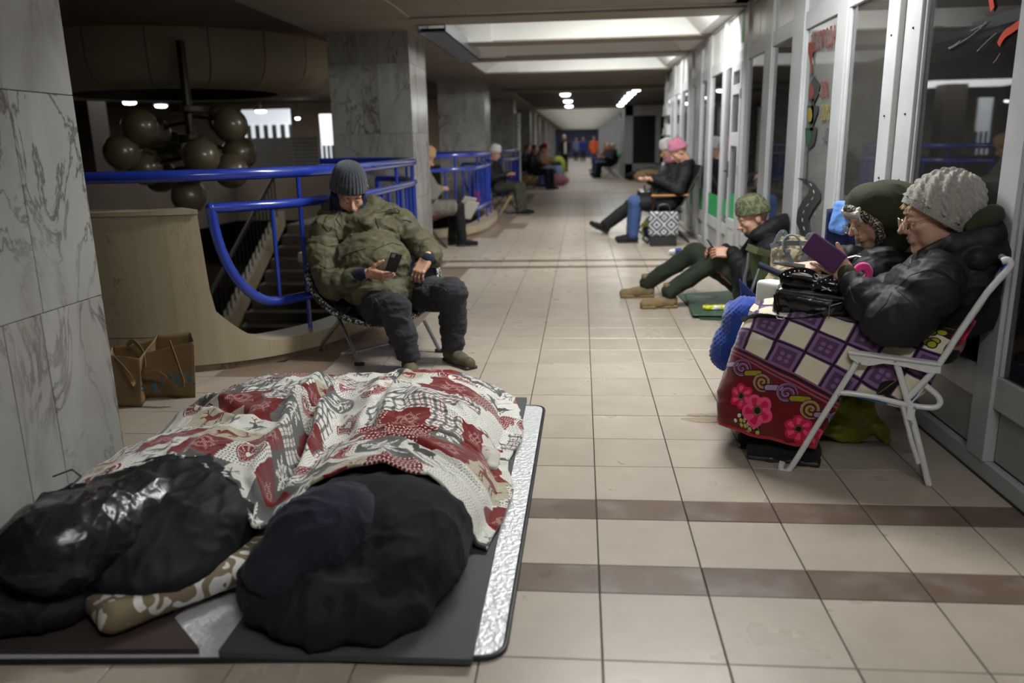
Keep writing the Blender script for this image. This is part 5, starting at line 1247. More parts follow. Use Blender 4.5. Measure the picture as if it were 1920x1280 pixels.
# quilting seams over the coat, laid on its surface
seams(w1, coat, O1w, [[(1636,500),(1664,531),(1689,547)],[(1723,469),(1707,487),(1706,506)],[(1664,475),(1689,494),(1707,500)],[(1707,516),(1736,506),(1760,503)],[(1764,503),(1795,528),(1817,541)],[(1679,541),(1707,516)],[(1803,462),(1817,487),(1820,519),(1811,550)],[(1682,544),(1700,559),(1717,575)],[(1592,537),(1601,566),(1620,581)],[(1751,575),(1773,597)],[(1830,475),(1850,520),(1845,560)],[(1640,590),(1660,570),(1672,548)]], 'quilting_seam', m_black, .0022)
for pts in ([(1640, 470, .2), (1655, 500, .12), (1700, 520, .05), (1745, 500, .02)], [(1700, 480, .1), (1760, 490, .04), (1815, 520, .03), (1830, 580, .07)]): pass
# trousers and shoes
tr_ = SDF(.04); 
for off in (.20, .42): tr_.chain([pl(1770, 655, off+.05), pl(1450, 665, off+.05), pl(1470, 740, off+.05), pl(1490, 838, off+.02)], [.06, .045, .045, .045])
V, F = tr_.net(.011); qmesh('trousers', V-O1w, F, m_jean, w1)
m_suede = cloth('black_suede_shoe', (.008, .008, .009), rough=.9)
shoe(w1, np.array([.880, 1.385, .103])-O1w, (-.94, .33, 0), m_suede, m_black, L=.285, boot=.0); shoe(w1, np.array([.875, 1.555, .103])-O1w, (-.97, .1, 0), m_suede, m_black, L=.285, boot=.03)
# hat: cable-knit beanie, ribs swirling to the crown, made as real relief
n, mrow = 260, 120; v = np.zeros((mrow+1, n, 3)); Rh = H1@np.array(Matrix.Rotation(math.radians(-42), 3, 'X'))
hc = hl1(0, .006, .030)
th = np.linspace(0, 2*np.pi, n, endpoint=False)[None]; a = np.linspace(0, 1, mrow+1)[:, None]
ang = -.28+(math.pi/2+.28)*a
rr_ = np.cos(ang); zz = np.sin(ang)
swirl = th+1.5*a
ncab = 14; ph = swirl*ncab/(2*np.pi)
fr = np.mod(ph, 1); tw = np.sin(2*np.pi*(a*9+np.floor(ph)*.5))
cable = np.where(fr < .62, np.abs(np.sin(np.pi*fr/.62))**.6*(1+.55*np.sin(2*np.pi*(fr/.62*1.0+a*9))), .12*np.abs(np.sin(np.pi*(fr-.62)/.38*2)))
brimm = (a < .09); cable = np.where(brimm, np.abs(np.sin(swirl*42))*.5, cable)
rel = .0095*cable*(1-a**6)
bx, by, bz = .118+rel, .136+rel, .172+rel
v[..., 0] = bx*rr_*np.cos(th); v[..., 1] = .012+by*rr_*np.sin(th)+.02*a; v[..., 2] = -.005+bz*zz*.95+.0*th
vv = v.reshape(-1, 3)@Rh.T+hc-O1w
idx = np.arange((mrow+1)*n).reshape(mrow+1, n); F = np.stack([idx[:-1], np.roll(idx[:-1], -1, 1), np.roll(idx[1:], -1, 1), idx[1:]], -1).reshape(-1, 4)
ho = qmesh('cable_knit_hat', vv, F, m_knitg, w1); md = ho.modifiers.new('t', 'SOLIDIFY'); md.thickness = .006
MB().tube([pl(1733, 379, .13)-O1w+np.array([.008*math.cos(t), 0, .008*math.sin(t)]) for t in np.linspace(0, 6.28, 13)], .0018, 6).build('hat_rivet', m_steel, ho, True)
# fringe
fg = SDF(.006)
for k in range(11):
    x = -.050+.010*k; fg.cap(hl1(x, -.074, .058), hl1(x*1.1+random.uniform(-.004, .004), -.100, .042+random.uniform(-.005, .004)), .008, .0025)
for x in (-1, 1): fg.chain([hl1(x*.07, -.045, .05), hl1(x*.078, -.028, .015), hl1(x*.076, -.015, -.012)], [.010, .007, .003])
V, F = fg.net(.0028); qmesh('hair', V-O1w, F, m_hairb, w1)
def glasses(root, O, hl, m, rx=.024, rz=.019, z0=.0, y0=-.122):
    for sx in (-1, 1):
        ring = [hl(sx*.033+rx*math.cos(t), y0+.004*abs(math.cos(t)), z0-.004+rz*math.sin(t))-O for t in np.linspace(0, 2*math.pi, 21)[:-1]]
        MB().tube(ring, .0013, 6, closed=True).build('rim', m, root, True)
        MB().add([tuple(p) for p in ring], [tuple(range(20))]).build('lens', bpy.data.materials.get('lens_glass') or glassmat('lens_glass', (.97, .97, .95), 1.0), root)
        MB().tube([hl(sx*(.033+rx), y0, z0)-O, hl(sx*.078, -.07, z0+.004)-O, hl(sx*.081, .005, z0+.006)-O], .0014, 6).build('temple', m, root, True)
    MB().tube([hl(-.010, y0-.001, z0+.002)-O, hl(0, y0-.003, z0+.006)-O, hl(.010, y0-.001, z0+.002)-O], .0014, 6).build('bridge', m, root, True)
m_gold = mat('pale_gold_wire', (.55, .42, .25), .25, metal=.9)
gls = empty('glasses', (0, 0, 0)); gls.parent = w1; glasses(gls, O1w, hl1, m_gold, y0=-.116, z0=-.002)
# phone case, purple
pp = pl(1545, 474, .13); ph2 = empty('smartphone', tuple(pp), label='phone in a purple case held up by the woman in the cable-knit hat', cat='phone')
ex = nrm(pl(1590, 490, .12)-pl(1534, 450, .15)); ey = nrm(pl(1510, 478, .17)-pl(1534, 450, .15)); ez = nrm(np.cross(ex, ey)); ey = np.cross(ez, ex)
s = SDF(.004); s.box((0, 0, 0), (.080, .0475, .0055), .005, np.stack([ex, ey, ez], 1)); V, F = s.net(.0028); qmesh('case', V, F, mat('purple_phone_case', (.085, .025, .10), .45, c2=(.065, .018, .08), nscale=25), ph2)
MB().obox(-ez*.0058*(1 if (CAM-pp)@ez < 0 else -1)*-1, (.074, .042, .0004), np.stack([ex, ey, ez], 1)).build('case_face', mat('purple_case_leather', (.10, .030, .115), .5, c2=(.075, .02, .09), nscale=40, bump=.3, bscale=90), ph2)
# ---- woman in the olive hood
w2 = empty('person', (1.35, 2.1, 0), label='older woman in olive hood with patterned headscarf and glasses looking down', cat='person'); O2w = np.array([1.35, 2.1, 0])
fw2 = nrm(UPL*1.0-NPL*.52+np.array([0, 0, -.48])); H2 = orient(fw2, (0, .0, 1)); hp2 = pl(1640, 402, .80); s2 = 1.14
def hl2(x, y, z, s_=s2): return hp2+H2@(np.array([x, y, z])*s_)
b = SDF(.03); pv2 = pl(1690, 620, .88); ch2 = pl(1672, 520, .85)
b.chain([pv2, ch2, hl2(0, .03, -.15), hp2], [.09, .10, .055, .05])
for off in (.72, .98): b.chain([pl(1690, 620, off), pl(1400, 600, off), pl(1400, 690, off), pl(1415, 760, off)], [.08, .06, .045, .035])
for off, w_ in ((.66, pl(1560, 508, .60)), (1.02, pl(1520, 500, .9))): b.chain([ch2, pl(1660, 500, off), pl(1605, 560, off), w_], [.06, .05, .04, .028])
h3 = place_hand(hand((.5, .6, .6, .5), (.3, .5)), pl(1548, 500, .60), (-.92, -.05, -.12), (-.1, -.35, .9), 'L', .95)
V, F = cat([b.net(.013), xf(head('old', .0032), H2, hp2, s2), h3]); qmesh('body', V-O2w, F, m_skinp, w2)
face_parts(w2, H2, hp2-O2w, s2, brow=False)
MB().tube([hl2(-.020, -.0965, -.0655)-O2w, hl2(0, -.1015, -.0645)-O2w, hl2(.020, -.0965, -.0655)-O2w], .0035, 6).build('lips', m_lip, w2, True)
j = SDF(.035); j.ell(pl(1690, 580, .86), (.19, .20, .17)); j.ell(pl(1670, 520, .85), (.19, .22, .13)); j.ell(pl(1640, 490, .80), (.14, .18, .06))
j.chain([pl(1650, 500, .64), pl(1612, 560, .60), pl(1568, 515, .60)], [.10, .095, .06], puff=(.012, .07)); j.chain([pl(1620, 490, .98), pl(1585, 540, 1.0), pl(1552, 500, .95)], [.09, .08, .055], puff=(.01, .07)); j.chain([pl(1600, 480, .72), pl(1575, 490, .80), pl(1590, 520, .85)], [.05, .06, .08])
V, F = j.net(.0075, [folds(.012, 7, seed=13), folds(.005, 18, seed=15)]); qmesh('puffer_coat', V-O2w, F, m_puff, w2)
hd_ = SDF(.03); hd_.ell(hl2(0, .055, .000), (.122, .145, .132), H2); hd_.ell(hl2(0, .14, -.06), (.115, .13, .12), H2, k=.06); hd_.ell(hl2(0, .02, -.14), (.10, .10, .06), H2, k=.04)
hd_.ell(hl2(0, -.015, .048), (.108, .092, .098), H2); hd_.ell(hl2(0, -.125, -.035), (.070, .125, .090), H2, k=.010, op=-1)
V, F = hd_.net(.0055, [folds(.007, 8, seed=4)]); qmesh('olive_hood', V-O2w, F, m_oliveh, w2)
# headscarf edge and hair
m_scarf = mat('black_and_cream_scarf', (.010, .010, .010), .7, c2=(.55, .50, .38), nscale=70, ndetail=0, dist=2.2, ramp=(.56, .59))
sc_pts = []
for t in np.linspace(-.45*math.pi, 1.45*math.pi, 40): sc_pts.append(hl2(.079*math.cos(t), -.040-.050*max(0, math.sin(t)), -.022+.092*math.sin(t))-O2w)
MB().tube(sc_pts, .019, 10).build('headscarf', m_scarf, w2, True)
hr = SDF(.008)
for k in range(9):
    x = -.052+.013*k; hr.chain([hl2(x, -.080, .066), hl2(x*1.05+.004, -.096, .052), hl2(x*1.2+.012, -.094, .028-.012*abs(k-4)/4)], [.009, .008, .002])
V, F = hr.net(.003, folds(.004, 40, (1, 1, 3))); qmesh('hair', V-O2w, F, m_hairw, w2)
gls = empty('glasses', (0, 0, 0)); gls.parent = w2; glasses(gls, O2w, hl2, m_gold, rx=.026, rz=.020, y0=-.118, z0=-.012)
MB().tube([pl(1575, 488, .62)-O2w, pl(1590, 484, .62)-O2w, pl(1604, 480, .62)-O2w, pl(1618, 482, .62)-O2w], .006, 8).build('beaded_zip', m_steel, w2, True)
# blue waffle blanket over her knees
s = SDF(.05)
for off in (.66, .95): s.chain([pl(1460, 590, off), pl(1400, 600, off), pl(1372, 650, off), pl(1362, 665, off)], [.07, .095, .085, .07])
s.ell(pl(1400, 590, .8), (.10, .2, .08))
V, F = s.net(.0075, [folds(.012, 7, (1, 1, .6), 3.0), lambda v, n: .0035*(np.sin(v[:, 0]*260)*np.sin((v[:, 2]+v[:, 1]*.4)*260))])
m_waf = cloth('blue_waffle_fleece', (.012, .045, .27), (.009, .033, .21), rough=.95, nscale=20, sheen=.3)
bw_o = pl(1400, 640, .8)*np.array([1, 1, 0]); q = empty('lap_blanket', tuple(bw_o), label='royal blue waffle fleece blanket over the knees of the woman in the olive hood', cat='blanket'); qmesh('fleece', V-bw_o, F, m_waf, q)
# ---- checked and flowered lap blanket on the near woman
def lapimg(Wm=1.75, Hm=1.45, res=620, q0=-.42):
    W_, H_ = int(Wm*res), int(Hm*res); Pq, Q = np.meshgrid(np.arange(W_)/res-.25, np.arange(H_)/res+q0)   # q>0 checks, q<0 red border
    img = np.zeros((H_, W_, 3), np.float32); cream = np.array((.84, .80, .71)); pur = np.array((.30, .20, .335)); dpu = np.array((.12, .05, .15)); lil = np.array((.47, .35, .50)); red = np.array((.36, .006, .016))
    sz = .118; a = np.mod(Pq, sz)/sz; b_ = np.mod(Q, sz)/sz; ch = (np.floor(Pq/sz)+np.floor(Q/sz)) % 2
    img[:] = cream; img[ch == 1] = lil; ed = np.minimum(np.minimum(a, 1-a), np.minimum(b_, 1-b_))
    img[(ch == 1) & (ed > .16)] = pur; u, v = a-.5, b_-.5
    fl = np.minimum.reduce([np.hypot(u-x, v-y) for x, y in ((.12, .1), (-.12, .1), (.12, -.12), (-.12, -.12))]); img[(ch == 1) & (fl < .085)] = lil
    img[ed < .045] = dpu; img[(ch == 0) & (ed >= .045) & (ed < .075)] = lil
    low = Q < 0; img[low] = red
    for (q1, q2, c) in ((-.004, .006, dpu), (-.018, -.010, (.50, .30, .38)), (-.034, -.026, (.50, .30, .38)), (.006, .014, (.50, .30, .38))): img[(Q > q1) & (Q < q2)] = c
    # scrolls along the border
    for k in range(14):
        cx = -.2+.115*k; cy = -.075-.012*(k % 2); x, y = Pq-cx, Q-cy; r = np.hypot(x, y); th = np.arctan2(y, x)
        sp = np.mod(r/.020-th/(2*math.pi)*(1 if k % 2 else -1), 1)
        img[(r < .045) & (sp < .72)] = dpu; img[(r < .043) & (sp < .58)] = (.60, .50, .62); img[(r < .041) & (sp < .38)] = (.55, .50, .08) if k % 2 else (.38, .26, .42)
        d = seg(x, y, .03, -.01, .085, .02); img[d < .016] = dpu; img[d < .011] = (.55, .50, .08) if k % 2 == 0 else (.60, .50, .62)
    def flower(cx, cy, R_, c1, c2, dark, n=6):
        x, y = Pq-cx, Q-cy; r = np.hypot(x, y); th = np.arctan2(y, x); e = R_*(.78+.22*np.abs(np.cos(th*n/2)))
        m_ = r < e; img[m_] = c1; m2 = (r < e*.80) & (np.mod(th*n/(2*math.pi)+r/R_*.5, 1) < .5); img[m2] = c2; img[r < R_*.33] = c1*.6; img[r < R_*.22] = dark; img[(r < R_*.27) & (r > R_*.20) & (np.mod(th*8, 2) < 1)] = (.6, .55, .05)
    pink = np.array((.72, .06, .25)); lp = np.array((.85, .28, .45)); dk = np.array((.01, .01, .01))
    def leaf(cx, cy, L_, a_, c=(.012, .03, .012)):
        x, y = Pq-cx, Q-cy; xr = x*math.cos(a_)+y*math.sin(a_); yr = -x*math.sin(a_)+y*math.cos(a_); m_ = (np.abs(yr) < .3*np.sin(np.clip(xr/L_, 0, 1)*math.pi)*L_) & (xr > 0) & (xr < L_); img[m_] = c
        img[m_ & (np.abs(yr) < .002)] = (.45, .45, .2)
    for (cx, cy) in ((.13, -.205), (.42, -.20), (.84, -.24), (1.2, -.25)):
        for aa in (-.6, .4, 2.2, 3.6): leaf(cx+.05, cy-.03, .075, aa)
        for k in range(14):
            an = k*2.4; rr2 = .010+.0035*k; ccx, ccy = cx+.04+rr2*1.2*math.cos(an), cy-.075+rr2*.7*math.sin(an); r = np.hypot(Pq-ccx, Q-ccy); img[r < .012] = (.01, .01, .01); img[r < .0095] = (.70, .66, .30) if k % 3 else (.8, .78, .7)
        flower(cx-.045, cy+.015, .060, pink, lp, dk); flower(cx+.060, cy, .075, lp, pink, dk, 5)
    # large magenta flower near the hip, outlined black and lemon
    cx, cy = .78, .50
    for aa in (-.9, -.2, .5, 2.5, 3.1, 4.2): leaf(cx, cy, .21, aa, (.008, .008, .008))
    flower(cx, cy+.01, .135, np.array((.45, .008, .07)), np.array((.72, .03, .22)), dk, 5)
    for k in range(9):
        ccx, ccy = cx-.19+.03*math.cos(k*1.9)*1.4, cy-.03+.035*math.sin(k*1.7)-.008*k; r = np.hypot(Pq-ccx, Q-ccy); img[r < .020] = (.01, .01, .01); img[r < .015] = (.60, .58, .12)
    leaf(.55, .10, .09, 1.2, (.01, .01, .008)); leaf(.66, .06, .08, .4, (.01, .01, .008)); return img, q0
img, q0_ = lapimg(); m_lap = mat_img('checked_flowered_fleece', teximg('lap_fleece', img))
Oc = smooth_path([pl(1830, 592, .12), pl(1760, 612, .11), pl(1680, 612, .11), pl(1600, 603, .10), pl(1500, 594, .10), pl(1440, 593, .10), pl(1404, 610, .10), pl(1388, 645, .10), pl(1371, 690, .10), pl(1354, 735, .10), pl(1346, 768, .10), pl(1352, 790, .11)], 110)
Bc = smooth_path([pl(1775, 660, .05), pl(1735, 735, .03), pl(1700, 748, .03), pl(1660, 745, .03), pl(1625, 742, .03), pl(1595, 740, .03), pl(1580, 745, .03), pl(1572, 762, .02), pl(1562, 780, .02), pl(1550, 800, .02), pl(1538, 820, .02), pl(1530, 838, .03)], 110)
Bd = smooth_path([pl(1355, 790, .12)*1.0, pl(1400, 806, .05), pl(1460, 824, .0), pl(1530, 838, .02)], 20)
ns = 110; prof_w = []; NW = 56
Pm = np.zeros((ns, NW, 3)); UVm = np.zeros((ns, NW, 2))
e_p = nrm(pl(1560, 745, 0)-pl(1383, 650, 0)); zref = pl(1383, 652, 0); e_q = nrm(np.cross(NPL, e_p)); e_q = e_q if e_q[2] > 0 else -e_q
for i in range(ns):
    o_, b2 = Oc[i], Bc[i]; far = o_+NPL*.42; fb = b2+NPL*.60+np.array([0, 0, .0])
    mid = (o_+b2)/2-NPL*.045; 
    c = smooth_path([b2, b2*.6+o_*.4-NPL*.035, b2*.25+o_*.75-NPL*.035, o_, o_*.7+far*.3+np.array([0, 0, .012])*(1 if i < 60 else 0)+UPL*(.012 if i >= 60 else 0), (o_+far)/2+np.array([0, 0, -.012]), far, far*.6+fb*.4+NPL*.03, fb], NW); Pm[i] = c
# uv: near part by plane coordinates, top by unrolling
dw = np.linalg.norm(np.diff(Pm, axis=1), axis=-1); dw = np.hstack([np.zeros((ns, 1)), np.cumsum(dw, 1)])
for i in range(ns):
    rel = Pm[i]-zref; p_ = rel@e_p; q_ = rel@e_q; offn = (Pm[i]-zref)@NPL; ext = np.clip(offn-.02, 0, 9)
    if i < 70: UVm[i, :, 0] = p_; UVm[i, :, 1] = q_+ext*.9
    else:
        UVm[i, :, 0] = p_-ext*.9; UVm[i, :, 1] = q_
    if 55 <= i < 85:
        t = (i-55)/30; UVm[i, :, 0] = p_-ext*.9*t; UVm[i, :, 1] = q_+ext*.9*(1-t)
UVm[..., 0] = (UVm[..., 0]+.25)/1.75; UVm[..., 1] = (UVm[..., 1]-q0_)/1.45
nn = np.cross(np.gradient(Pm, axis=0), np.gradient(Pm, axis=1)); nn /= np.linalg.norm(nn, axis=-1)[..., None]+1e-9
f1 = folds(.020, 6.5, (1, 1, 1), 21.0)(Pm.reshape(-1, 3), None).reshape(ns, NW); f2 = folds(.005, 17, seed=2)(Pm.reshape(-1, 3), None).reshape(ns, NW)
sg = 1 if (nn[40, 10]@(CAM-Pm[40, 10])) > 0 else -1
Pm = Pm+nn*((f1*.8+f2)*sg)[..., None]
ol = np.array([1.0, 1.45, 0]); lap = gridmesh('lap_blanket', Pm-ol, UVm, m_lap, None, .012); lap.location = ol
if sg < 0: lap.modifiers['thickness'].offset = 1
tag(lap, 'purple and cream checked fleece blanket with red flowered border over the near woman\'s lap', 'blanket')
hem = [Pm[-1, k]-ol for k in range(0, 30, 2)]; MB().tube(hem, .008, 8).build('hem_binding', mat('red_fleece_hem', (.30, .006, .015), .9, sheen=.2), lap, True)
# ---- black handbag on her lap
m_leath = mat('black_glossy_leather', (.010, .010, .011), .22, bump=.12, bscale=70, coat=.35)
bgo = pl(1515, 575, .22)*np.array([1, 1, 1]); bag = empty('handbag', tuple(bgo), label='glossy black studded leather handbag on the checked lap blanket', cat='bag')
q = lambda x, y, o: pl(x, y, o)-bgo
ax1 = nrm(pl(1590, 580, .14)-pl(1468, 560, .14)); ax2 = nrm(NPL-ax1*(NPL@ax1)); ax3 = np.cross(ax1, ax2); ax3 = ax3*np.sign(ax3[2]); RB = np.stack([ax1, np.cross(ax3, ax1), ax3], 1)
s = SDF(.02); s.box(q(1522, 572, .22), (.150, .085, .068), .026, RB); s.ell(q(1522, 572, .14), (.13, .035, .055), RB, k=.03); V, F = s.net(.0055, folds(.0035, 14)); qmesh('main_compartment', V, F, m_leath, bag)
s = SDF(.02); s.box(q(1522, 528, .22), (.125, .065, .030), .022, RB); V, F = s.net(.0055, folds(.004, 13)); qmesh('top_compartment', V, F, m_leath, bag)
MB().tube(smooth_path([q(1458, 548, .12), q(1466, 545, .10), q(1520, 552, .08), q(1590, 560, .08), q(1608, 562, .1)], 30), .005, 8).build('upper_piping', m_leath, bag, True)
MB().tube(smooth_path([q(1452, 552, .13), q(1456, 580, .12), q(1468, 612, .12)], 14), .005, 8).build('corner_piping', m_leath, bag, True)
MB().ribbon(smooth_path([q(1462, 521, .10), q(1480, 509, .09), q(1505, 506, .09), q(1525, 512, .09), q(1530, 520, .09)], 20), .022, .004, ax3).build('studded_strap', m_leath, bag)
for (x, y) in ((1470, 515), (1481, 511), (1490, 509), (1498, 508), (1509, 509), (1525, 535), (1533, 531), (1540, 528), (1548, 525), (1557, 525)): MB().ball(q(x, y, .075), .0038, 10).build('stud', m_steel, bag, True)
MB().ribbon(smooth_path([q(1520, 540, .085), q(1535, 532, .085), q(1550, 525, .085), q(1562, 521, .10)], 16), .026, .004, ax3).build('strap_tab', m_leath, bag)
MB().tube(smooth_path([q(1529, 512, .08), q(1536, 519, .08), q(1532, 523, .08), q(1526, 516, .08)], 14), .0022, 6, closed=True).build('buckle', m_steel, bag, True)
MB().tube([q(1540, 544, .078), q(1555, 540, .078)], .0028, 6).build('zip_pull', m_steel, bag, True); MB().tube([q(1541, 537, .078), q(1558, 545, .078)], .002, 6).build('zip_slider', m_steel, bag, True)
MB().tube([q(1556, 571, .07), q(1554, 596, .07)], .0028, 6).build('side_zip_pull', m_steel, bag, True); MB().tube([q(1555, 574, .072), q(1578, 567, .072)], .0022, 6).build('side_zip', m_steel, bag, True)
MB().ribbon(smooth_path([q(1580, 575, .10), q(1540, 590, .085), q(1500, 600, .085), q(1465, 598, .085), q(1430, 592, .10), q(1392, 600, .16)], 30), .030, .004, ax3*.75-NPL*.6).build('shoulder_strap', m_leath, bag)
MB().tube(smooth_path([q(1455, 590, .07), q(1468, 592, .07), q(1470, 598, .07), q(1458, 597, .07)], 12), .003, 6, closed=True).build('strap_ring', m_steel, bag, True)
ph3 = empty('smartphone', tuple(pl(1480, 496, .25)), label='dark phone with a silver edge lying on top of the handbag', cat='phone'); R5 = np.stack([ax1, np.cross(ax3, ax1), ax3], 1)
MB().obox((0, 0, 0), (.065, .034, .005), R5, .003).build('case', m_steel, ph3); MB().obox(ax3*.0056, (.062, .031, .0006), R5).build('screen', m_screen, ph3)
# pink fluffy keyring on the far coat
kr = empty('keyring_toy', tuple(pl(1617, 510, .22)), label='pink fluffy ring charm with a red ribbon beside the coat sleeve', cat='charm')
k0 = np.array(kr.location); s = SDF(.01); c = pl(1617, 512, .22)-k0
ptsr = [c+UPL*.024*math.cos(t)*1.0+np.array([0, 0, .030*math.sin(t)]) for t in np.linspace(.2, 5.3, 12)]
s.chain(ptsr, [.011]*12); V, F = s.net(.004, folds(.003, 60)); qmesh('fluffy_loop', V, F, cloth('pink_plush', (.70, .04, .28), (.60, .03, .2), nscale=40, sheen=.5), kr)
MB().ribbon([c+UPL*.03+np.array([0, 0, .015]), c+UPL*.045+np.array([0, 0, .02]), c+UPL*.05+np.array([0, 0, -.01])], .012, .002, NPL).build('ribbon', mat('red_ribbon', (.5, .01, .02), .5), kr)
# ---- yellow-green plastic bag under the chair
yb = empty('plastic_bag', (1.13, 1.72, 0), label='yellow-green plastic carrier bag on the floor under the white lawn chair', cat='bag'); s = SDF(.03)
s.ell((0, 0, .075), (.145, .13, .078)); s.ell((.03, 0, .14), (.11, .11, .07)); s.chain([(.09, -.06, .10), (.15, -.09, .07), (.17, -.12, .03)], [.04, .03, .015]); s.ell((-.1, .0, .12), (.07, .08, .06))
V, F = s.net(.0055, [folds(.020, 8, seed=31), folds(.008, 22, seed=33)], cut=[((0, 0, .004), (0, 0, -1))]); mp_ = mat('yellow_green_polythene', (.34, .36, .01), .3, c2=(.26, .28, .008), nscale=9, coat=.3); mp_.node_tree.nodes['Principled BSDF'].inputs['Transmission Weight'].default_value = .15
qmesh('crumpled_film', V, F, mp_, yb)
# ================================================================ THE OTHER PEOPLE
m_blackn = cloth('black_nylon_coat', (.006, .006, .0075), rough=.7, bump=.05, sheen=0); m_dgreen = cloth('dark_green_trousers', (.022, .030, .018), (.018, .024, .014), rough=.8)
m_camo = mat('green_camouflage', (.13, .14, .07), .85, c2=(.05, .06, .03), nscale=26, ndetail=1, dist=1.2, ramp=(.46, .52), bump=.2); m_camot = mat('tan_camouflage', (.30, .25, .16), .85, c2=(.09, .075, .045), nscale=18, ndetail=1.5, dist=1.6, ramp=(.47, .53), bump=.2)
m_tanboot = mat('tan_suede_boot', (.22, .155, .075), .85, c2=(.15, .105, .05), nscale=12); m_tansole = mat('tan_sole', (.20, .13, .05), .7)
m_bluejean = cloth('blue_denim', (.035, .065, .17), (.05, .09, .22), nscale=6); m_pinkk = cloth('pink_knit', (.42, .15, .22), (.36, .12, .18), nscale=30, bump=.4, bscale=120, sheen=.3); m_palek = cloth('pale_grey_knit', (.55, .53, .52), nscale=30, bump=.4, bscale=120)
m_greyc = cloth('grey_wool_coat', (.16, .15, .125), (.13, .12, .10), nscale=6); m_redc = cloth('dark_red_canvas', (.16, .01, .012)); m_tanh = cloth('tan_hat_wool', (.34, .21, .10)); m_bluen = cloth('royal_blue_canvas', (.02, .04, .20), (.016, .03, .16), rough=.6)
m_lightblue = cloth('light_blue_pocket_cloth', (.10, .22, .52), rough=.7); m_greyweb = cloth('grey_webbing', (.17, .18, .19)); m_woodarm = mat('orange_varnished_wood', (.42, .20, .07), .35)
# ---- man in camouflage beanie sitting on a green mat against the shop wall
sm = empty('person', (1.2, 4.5, 0), label='man in camouflage beanie and black jacket sitting on the floor with knees up', cat='person'); OS = np.array([1.2, 4.5, 0])
K = dict(hip=at(1418, 548, 4.48), chest=at(1445, 488, 4.45), neck=at(1432, 442, 4.48), head=at(1412, 408, 4.50))
kn, kf = at(1352, 482, 4.62), at(1302, 474, 5.02); an, af = at(1256, 545, 4.70), at(1214, 530, 5.18)
shn, shf = at(1452, 462, 4.28), at(1425, 455, 4.68); eln, elf = at(1402, 520, 4.22), at(1385, 505, 4.85); wn2, wf2 = at(1366, 473, 4.46), at(1352, 470, 4.62)
Hs = orient((-.93, -.06, -.36))
b = SDF(.03); b.chain([K['hip'], K['chest'], K['neck'], K['head']], [.1, .11, .055, .05]); b.chain([K['neck'], shn, eln, wn2], [.05, .05, .04, .027]); b.chain([K['neck'], shf, elf, wf2], [.05, .05, .04, .027]); b.chain([K['hip'], kn, an], [.08, .05, .04]); b.chain([K['hip'], kf, af], [.08, .05, .04])
hv = hand((.4, .5, .5, .5), (.3, .4), vox=.0035)
V, F = cat([b.net(.014), xf(head('male', .0045), Hs, K['head'], 1.12), place_hand(hv, wn2, (-.85, .1, .0), (-.1, -.8, .5), 'L'), place_hand(hv, wf2, (-.85, -.1, .0), (-.1, .8, .5), 'R')]); qmesh('body', V-OS, F, m_skin, sm); face_parts(sm, Hs, K['head']-OS, 1.12)
bd_ = SDF(.01); bd_.ell(K['head']+Hs@np.array([0, -.07, -.10]), (.05, .035, .035), Hs); bd_.ell(K['head']+Hs@np.array([0, -.105, -.058]), (.028, .01, .007), Hs); V, F = bd_.net(.005); qmesh('beard', V-OS, F, m_haird, sm)
j = SDF(.04); j.chain([K['hip']+np.array([0, 0, .05]), K['chest'], K['neck']+np.array([0, 0, -.04])], [.16, .19, .11]); j.chain([shn, eln, wn2+np.array([.03, -.01, 0])], [.095, .085, .05], puff=(.01, .08)); j.chain([shf, elf, wf2+np.array([.03, 0, 0])], [.095, .08, .05]); j.chain([at(1420, 440, 4.38), at(1452, 425, 4.40), at(1480, 418, 4.50), at(1450, 425, 4.65)], [.05, .065, .07, .06]); j.cap(at(1478, 425, 4.5), at(1485, 470, 4.5), .08, .1)
V, F = j.net(.010, [folds(.012, 7, seed=41), folds(.005, 18, seed=43)], cut=[((1.53, 0, 0), (1, 0, 0)), ((0, 0, .03), (0, 0, -1))]); qmesh('jacket', V-OS, F, m_blackn, sm)
t = SDF(.04); t.ell(K['hip']+np.array([0, 0, -.02]), (.18, .2, .11)); t.chain([K['hip']+np.array([0, -.08, 0]), kn, an], [.115, .078, .068]); t.chain([K['hip']+np.array([0, .1, 0]), kf, af], [.115, .078, .066])
V, F = t.net(.009, [folds(.009, 9, seed=45)], cut=[((0, 0, .028), (0, 0, -1))]); qmesh('trousers', V-OS, F, m_dgreen, sm)
shoe(sm, np.array([an[0]-.01, an[1], .105])-OS, (-.96, -.12, 0), m_tanboot, m_tansole, L=.29, boot=.06, laces=m_black); shoe(sm, np.array([af[0]-.01, af[1], .105])-OS, (-.96, -.02, 0), m_tanboot, m_tansole, L=.29, boot=.06, laces=m_black)
beanie(sm, OS, Hs, K['head'], m_camo, 'camouflage_beanie', .108, .125, .185, .03, 16, amp=.002)
p = empty('smartphone', tuple((wn2+wf2)/2+np.array([-.10, 0, .04])), label='black phone in the hands of the man in the camouflage beanie', cat='phone'); MB().obox((0, 0, 0), (.036, .07, .005), orient((-.6, 0, .8)), .003).build('case', m_black, p); MB().obox((0, 0, .0), (.033, .066, .0054), orient((-.6, 0, .8))).build('screen', m_screen, p)
